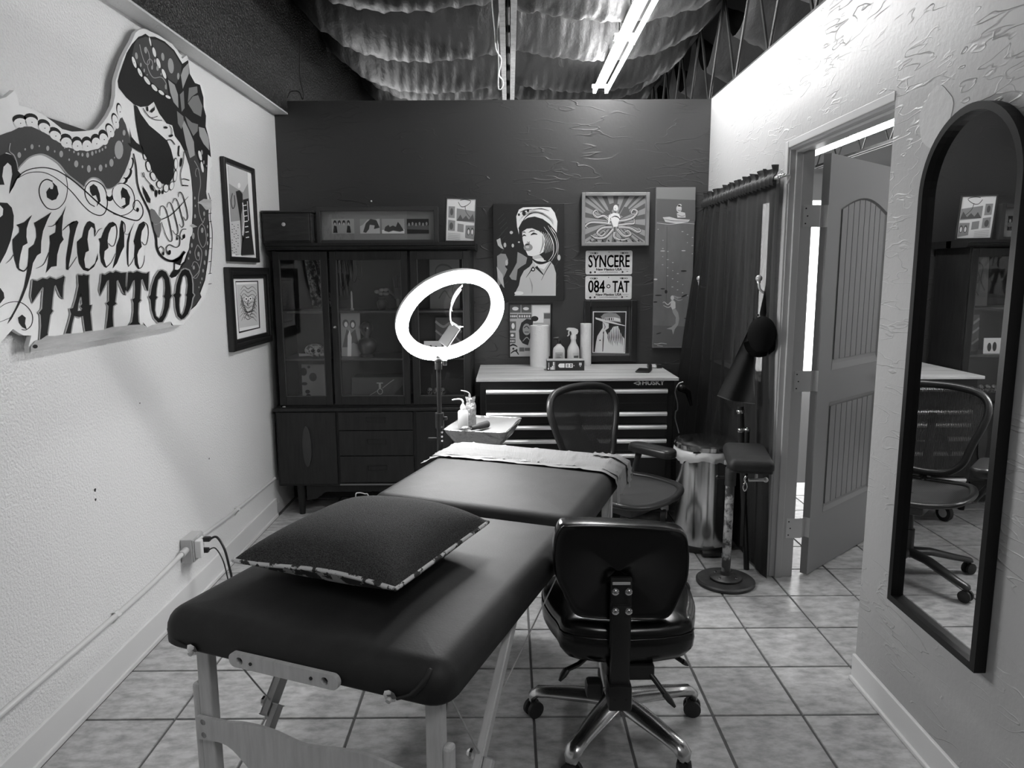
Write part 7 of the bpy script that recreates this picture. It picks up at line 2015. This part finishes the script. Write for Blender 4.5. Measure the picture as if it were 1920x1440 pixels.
face_k += RB(z6, [(250, 40), (275, 160), (300, 372), (400, 590), (440, 740), (470, 860), (478, 950), (520, 1030), (600, 1075), (680, 1062), (745, 985)], (10, 16, 26)) + [T(z6, [(600, 1080), (700, 1030), (745, 985), (720, 1060), (700, 1120), (650, 1100), (645, 1090)]), T(z6, [(650, 1090), (650, 1180), (600, 1210), (640, 1160), (642, 1090)])]
face_k += RB(z5, [(370, 900), (400, 950), (450, 1000), (520, 985)], 7) + RB(z5, [(450, 1000), (500, 1022), (565, 1026)], 6) + RB(z5, [(640, 1080), (668, 1120), (665, 1190)], 6) + RB(z5, [(600, 1238), (660, 1230), (700, 1280)], 9) + RB(z5, [(745, 1290), (738, 1380), (748, 1400)], 12) + RB(z6, [(350, 270), (336, 240), (350, 225), (360, 270), (400, 320), (450, 370), (470, 440)], 6) + RB(z6, [(740, 20), (730, 130), (705, 240), (720, 345), (735, 345)], 6) + RB(z6, [(715, 290), (740, 285), (790, 300)], 8) + RB(z6, [(720, 345), (780, 352)], 9)
for ptsx in ([(505, 640), (510, 560), (540, 548), (570, 600), (600, 720), (625, 860), (600, 886), (560, 820), (520, 700)], [(572, 560), (590, 512), (620, 540), (660, 680), (682, 790), (660, 822), (625, 780)], [(625, 520), (650, 472), (680, 510), (710, 620), (735, 720), (715, 752), (690, 720)], [(682, 460), (695, 412), (725, 440), (760, 560), (775, 650), (755, 685), (730, 650)]):
    face_k += RB(z6, ptsx, (5, 9, 5))
face_k += RB(z6, [(520, 676), (600, 640), (680, 570), (740, 500), (780, 455)], (9, 8, 3)) + RB(z6, [(760, 770), (720, 775), (700, 830), (715, 870), (745, 840), (740, 815)], 7) + RB(z6, [(670, 870), (675, 830), (695, 850), (695, 920), (660, 945), (600, 920), (568, 950), (580, 1010), (605, 1000), (600, 970)], 8) + RB(z6, [(490, 960), (515, 935), (545, 965), (540, 1020)], 7) + [EL(z6, 597, 995, 14, 24, 10), EL(z6, 538, 1005, 10, 18), EL(z6, 738, 840, 11, 20), EL(z6, 672, 862, 8, 14)]
chin = [T(z6, [(405, 585), (425, 572), (452, 585), (485, 635), (520, 676), (500, 712), (455, 720), (420, 690)]), T(z6, [(436, 722), (470, 726), (514, 706), (516, 780), (498, 850), (482, 850), (450, 780)])]
# ornament and script at the left
orn_k = [T(z4, [(-200, 790), (-80, 760), (40, 755), (110, 775), (148, 830), (164, 920), (205, 965), (165, 1005), (130, 1080), (85, 1152), (100, 1050), (118, 960), (108, 880), (72, 848), (32, 890), (20, 980), (42, 1062), (-200, 1062)]),
         T(z7, [(-120, 190), (0, 178), (60, 182), (98, 222), (115, 290), (112, 390), (88, 500), (50, 600), (0, 692), (-120, 800)]), T(z7, [(-40, 880), (0, 900), (30, 940), (36, 985), (0, 1030), (-40, 1040)])]
orn_w = [T(z7, [(-30, 205), (0, 203), (24, 232), (20, 285), (0, 302), (-30, 300)])]
fl_k = RB(z4, [(90, 1140), (160, 1000), (260, 922), (400, 896), (520, 915), (620, 965), (720, 1035), (830, 1130), (940, 1230), (1050, 1310), (1160, 1362), (1260, 1396), (1330, 1404), (1374, 1350), (1372, 1278), (1330, 1214), (1290, 1230), (1286, 1290), (1330, 1324)], (8, 14, 7))
fl_k += RB(z4, [(160, 1004), (270, 948), (400, 940), (500, 975), (600, 1045), (700, 1140), (800, 1260), (880, 1330), (960, 1358), (1010, 1330), (1034, 1250), (1026, 1150), (990, 1070), (930, 1030), (870, 1030), (822, 1090), (822, 1170), (860, 1240), (912, 1272)], (6, 10, 9))
fl_k += RB(z4, [(630, 960), (650, 1080), (632, 1200), (580, 1274), (520, 1300), (450, 1282), (392, 1200), (376, 1110), (400, 1040), (450, 1010), (505, 1030)], (6, 9, 12)) + RB(z4, [(1090, 1340), (1160, 1360), (1240, 1336), (1290, 1280), (1296, 1190), (1270, 1110), (1220, 1062), (1160, 1048), (1100, 1080), (1080, 1150), (1100, 1220), (1160, 1282), (1200, 1286)], (7, 9, 7))
fl_k += [T(z4, [(500, 1030), (548, 1076), (564, 1150), (540, 1200), (500, 1214), (452, 1184), (444, 1130), (478, 1084), (484, 1102), (506, 1104), (515, 1070)]), T(z4, [(900, 1054), (935, 1080), (960, 1150), (968, 1220), (930, 1272), (944, 1220), (925, 1160), (890, 1172), (868, 1130), (864, 1080)]), T(z4, [(1180, 1085), (1222, 1110), (1254, 1180), (1246, 1250), (1200, 1286), (1165, 1275), (1210, 1250), (1205, 1190), (1180, 1184), (1172, 1204), (1162, 1130)]), EL(z4, 1326, 1302, 14, 20)]
fl_k += RB(z7, [(-60, 1120), (0, 1062), (70, 1024), (160, 1018), (230, 1060), (272, 1130), (265, 1210), (220, 1252), (180, 1250)], (4, 7, 6)) + [T(z7, [(150, 1150), (185, 1124), (216, 1150), (210, 1200), (225, 1250), (185, 1230), (158, 1195)])] + RB(z7, [(-60, 1210), (40, 1170), (110, 1140)], 4)

art('painted_sash', SGP, [(m_sign_k, scal_k), (m_sign_g, [band]), (m_sign_w, scal_w), (m_sign_l, [EL(z4, *d) for d in dots] + edge_l), (m_sign_k, dots_k)], sg)
art('painted_skull', SGP, [(m_sign_k, [mass]), (m_sign_g, [hat1, hat2, shawl]), (m_sign_w, hatlace + shlace + lace_in), (m_sign_m, flower), (m_sign_l, leaves + hatdots + shdots), (m_sign_l, hatstrokes + shstrokes), (m_sign_k, lace_k + sockets + [EL(z5, 277, 430, 3, 5), EL(z5, 342, 538, 3, 5)]),
                           (m_sign_w, [T(crop(0, 0, 1), [(x + (301 - x) * 0.14, y + (300 - y) * 0.14) for x, y in pp_]) for pp_ in []] + [[(cx_ + (px_ - cx_) * 0.80, cy_ + (py_ - cy_) * 0.84) for px_, py_ in s_] for s_ in sockets for cx_, cy_ in [(sum(q_[0] for q_ in s_) / len(s_), sum(q_[1] for q_ in s_) / len(s_))]]),
                           (m_sign_k, [eye, brow] + face_k), (m_sign_m, chin)], sg)
art('painted_flourish', SGP, [(m_sign_k, orn_k + fl_k), (m_sign_w, orn_w)], sg)
# script letters, one part each
SY = {
    'y': [[(268, 283), (240, 340), (222, 400), (220, 470), (230, 522), (190, 545), (170, 620), (158, 700), (160, 748), (140, 730), (120, 660), (105, 570), (103, 490), (160, 430), (160, 390), (135, 368), (200, 345)], [(432, 258), (400, 320), (360, 420), (345, 510), (342, 605), (310, 625), (275, 690), (258, 780), (225, 890), (190, 980), (150, 1060), (95, 1160), (60, 1205), (85, 1150), (130, 1070), (165, 990), (200, 895), (225, 760), (238, 640), (240, 565), (285, 530), (305, 470), (300, 400), (285, 350), (370, 300)]],
    'n': [[(555, 207), (530, 290), (520, 400), (522, 460), (535, 490), (505, 530), (480, 620), (475, 715), (430, 722), (385, 772), (400, 700), (410, 600), (420, 520), (415, 460), (465, 430), (470, 380), (465, 350), (520, 280)], [(600, 345), (645, 330), (660, 345), (640, 400), (620, 480), (600, 600), (580, 700), (576, 748), (556, 745), (555, 650), (575, 520), (590, 420), (582, 370)]],
    'c': [[(755, 335), (795, 358), (806, 420), (795, 472), (790, 400), (768, 382), (745, 420), (735, 490), (748, 585), (720, 600), (708, 660), (718, 728), (750, 738), (800, 690), (824, 605), (824, 655), (790, 722), (740, 760), (700, 748), (665, 692), (650, 600), (647, 510), (690, 470), (710, 385), (735, 342)]],
    'e': [[(950, 342), (918, 350), (880, 400), (852, 476), (830, 484), (842, 520), (838, 600), (850, 680), (878, 722), (898, 728), (886, 690), (875, 650), (880, 590), (912, 562), (905, 500), (915, 440), (936, 390), (965, 376), (974, 360)]],
    'r': [[(1020, 330), (1008, 400), (1005, 470), (980, 540), (975, 620), (948, 737), (985, 690), (1020, 600), (1046, 550), (1046, 450), (1036, 380), (1040, 350)], [(1135, 340), (1100, 430), (1085, 520), (1082, 620), (1082, 722), (1072, 700), (1065, 600), (1070, 500), (1085, 440)]],
    'e2': [[(1205, 340), (1170, 362), (1145, 430), (1125, 508), (1135, 540), (1130, 620), (1136, 700), (1160, 738), (1176, 738), (1162, 690), (1156, 620), (1170, 580), (1194, 552), (1185, 490), (1195, 420), (1216, 385), (1226, 365)]],
}
SYs = {
    'y': [([(110, 620), (85, 660), (45, 695)], (6, 5, 2)), ([(155, 740), (195, 757), (225, 730), (242, 690)], (14, 10, 4))],
    'n': [([(400, 380), (440, 377), (490, 340)], (3, 6, 8)), ([(525, 415), (570, 372), (625, 340)], (4, 9, 12)), ([(410, 600), (365, 700), (300, 735)], (7, 6, 2)), ([(578, 735), (610, 690), (645, 636)], (5, 5, 5))],
    'c': [([(800, 462), (830, 412), (860, 395)], (4, 6, 3))],
    'e': [([(945, 345), (976, 372), (985, 440), (966, 528), (940, 548), (912, 522)], (12, 6, 7)), ([(890, 728), (935, 684), (972, 608)], (8, 6, 4))],
    'r': [([(1022, 332), (1050, 362), (1052, 425), (1034, 432), (1030, 385)], (10, 6, 4)), ([(1046, 440), (1070, 448), (1096, 438)], 4), ([(1080, 720), (1106, 690), (1130, 640)], 5)],
    'e2': [([(1205, 342), (1240, 368), (1250, 440), (1236, 520), (1215, 536), (1194, 510)], (10, 6, 6)), ([(1165, 738), (1195, 722), (1214, 672), (1216, 626)], (7, 5, 3))],
}
for k in SY:
    art('script_letter', SGP, [(m_sign_k, [T(z7, p_) for p_ in SY[k]] + [q_ for pts_, w in SYs[k] for q_ in RB(z7, pts_, w)])], sg, base=0.0012)
TT = [([(105, 240), (150, 250), (205, 222), (250, 232), (280, 212), (340, 235), (390, 215), (415, 200), (425, 210), (410, 300), (405, 430), (380, 400), (335, 290), (322, 300), (305, 420), (295, 530), (308, 548), (280, 590), (265, 690), (250, 790), (178, 840), (190, 700), (185, 590), (165, 570), (200, 530), (205, 440), (215, 320), (205, 310), (150, 390), (100, 470), (88, 400), (100, 300)], []),
      ([(558, 190), (600, 195), (615, 185), (640, 195), (668, 190), (662, 250), (668, 340), (672, 490), (695, 490), (690, 520), (680, 560), (690, 650), (700, 745), (630, 755), (620, 680), (610, 600), (570, 610), (520, 600), (500, 680), (485, 775), (435, 775), (465, 680), (490, 580), (475, 530), (510, 520), (540, 420), (565, 300)], [[(590, 370), (600, 480), (580, 505), (602, 525), (590, 548), (555, 550), (562, 480)]]),
      ([(795, 180), (830, 190), (880, 160), (910, 170), (935, 150), (990, 170), (1040, 165), (1035, 250), (1030, 390), (1010, 360), (960, 240), (945, 250), (945, 350), (930, 460), (945, 475), (910, 500), (905, 600), (912, 705), (840, 725), (855, 620), (865, 500), (840, 475), (870, 450), (870, 330), (868, 240), (850, 250), (810, 330), (780, 395), (775, 340), (790, 250)], []),
      ([(1060, 165), (1085, 160), (1110, 170), (1150, 150), (1200, 170), (1245, 175), (1268, 155), (1265, 250), (1260, 350), (1245, 340), (1205, 230), (1190, 240), (1185, 340), (1180, 430), (1190, 440), (1165, 470), (1160, 570), (1165, 660), (1185, 685), (1065, 690), (1100, 660), (1115, 560), (1115, 470), (1100, 435), (1125, 420), (1130, 330), (1125, 240), (1110, 250), (1075, 330), (1055, 360), (1045, 340), (1055, 250)], []),
      ([(1400, 140), (1440, 160), (1470, 220), (1485, 310), (1490, 385), (1500, 395), (1480, 430), (1470, 510), (1440, 600), (1405, 660), (1360, 665), (1320, 620), (1295, 540), (1285, 440), (1265, 410), (1285, 390), (1300, 300), (1330, 210), (1370, 150)], [[(1400, 200), (1425, 240), (1432, 320), (1425, 390), (1415, 400), (1430, 430), (1420, 520), (1400, 590), (1370, 625), (1340, 600), (1328, 540), (1335, 440), (1355, 410), (1340, 400), (1345, 330), (1360, 240)]]),
      ([(1630, 130), (1670, 145), (1695, 200), (1705, 280), (1705, 370), (1722, 390), (1705, 420), (1690, 500), (1660, 580), (1620, 625), (1590, 635), (1555, 600), (1535, 520), (1528, 420), (1512, 390), (1535, 370), (1545, 290), (1575, 190), (1600, 145)], [[(1630, 185), (1650, 220), (1658, 290), (1650, 370), (1640, 390), (1650, 410), (1640, 490), (1620, 560), (1600, 595), (1580, 570), (1572, 490), (1575, 420), (1590, 390), (1578, 370), (1585, 300), (1605, 210)]])]
for out_, hol in TT:
    halo = RB(z8, out_ + [out_[0]], 26, 1)
    for h_ in hol:
        halo += RB(z8, h_ + [h_[0]], 20, 1)
    inner = [T(z8, h_) for h_ in hol]
    art('block_letter', SGP, [(m_sign_l, halo), (m_sign_k, [(T(z8, out_), inner)])], sg, base=0.0024)
# bare chipped wood along the bottom edge and where the paint has flaked
m_bare = mat('bare_plywood', 0.52, 0.6, mot=(6, 0.36, 0.35, 0.7, (8, 1, 8)))
art('bare_wood_edge', SGP, [(m_bare, [T(z8, [(82, 965), (84, 905), (130, 850), (200, 830), (240, 800), (330, 800), (440, 780), (620, 765), (720, 750), (830, 735), (920, 710), (1060, 695), (1200, 685), (1250, 715), (1300, 690), (1480, 655), (1500, 690), (1610, 690)]), T(z6, [(868, 515), (930, 478), (1000, 484), (1004, 575), (950, 585), (905, 530)]), T(z6, [(795, 735), (820, 718), (866, 745), (820, 756)])]), (m_sign_k, [EL(z8, 126, 905, 26, 20), EL(z8, 235, 782, 18, 14), T(z8, [(1205, 660), (1250, 715), (1215, 690)]), T(z8, [(1485, 655), (1512, 700), (1490, 690)])])], sg, base=0.0034)
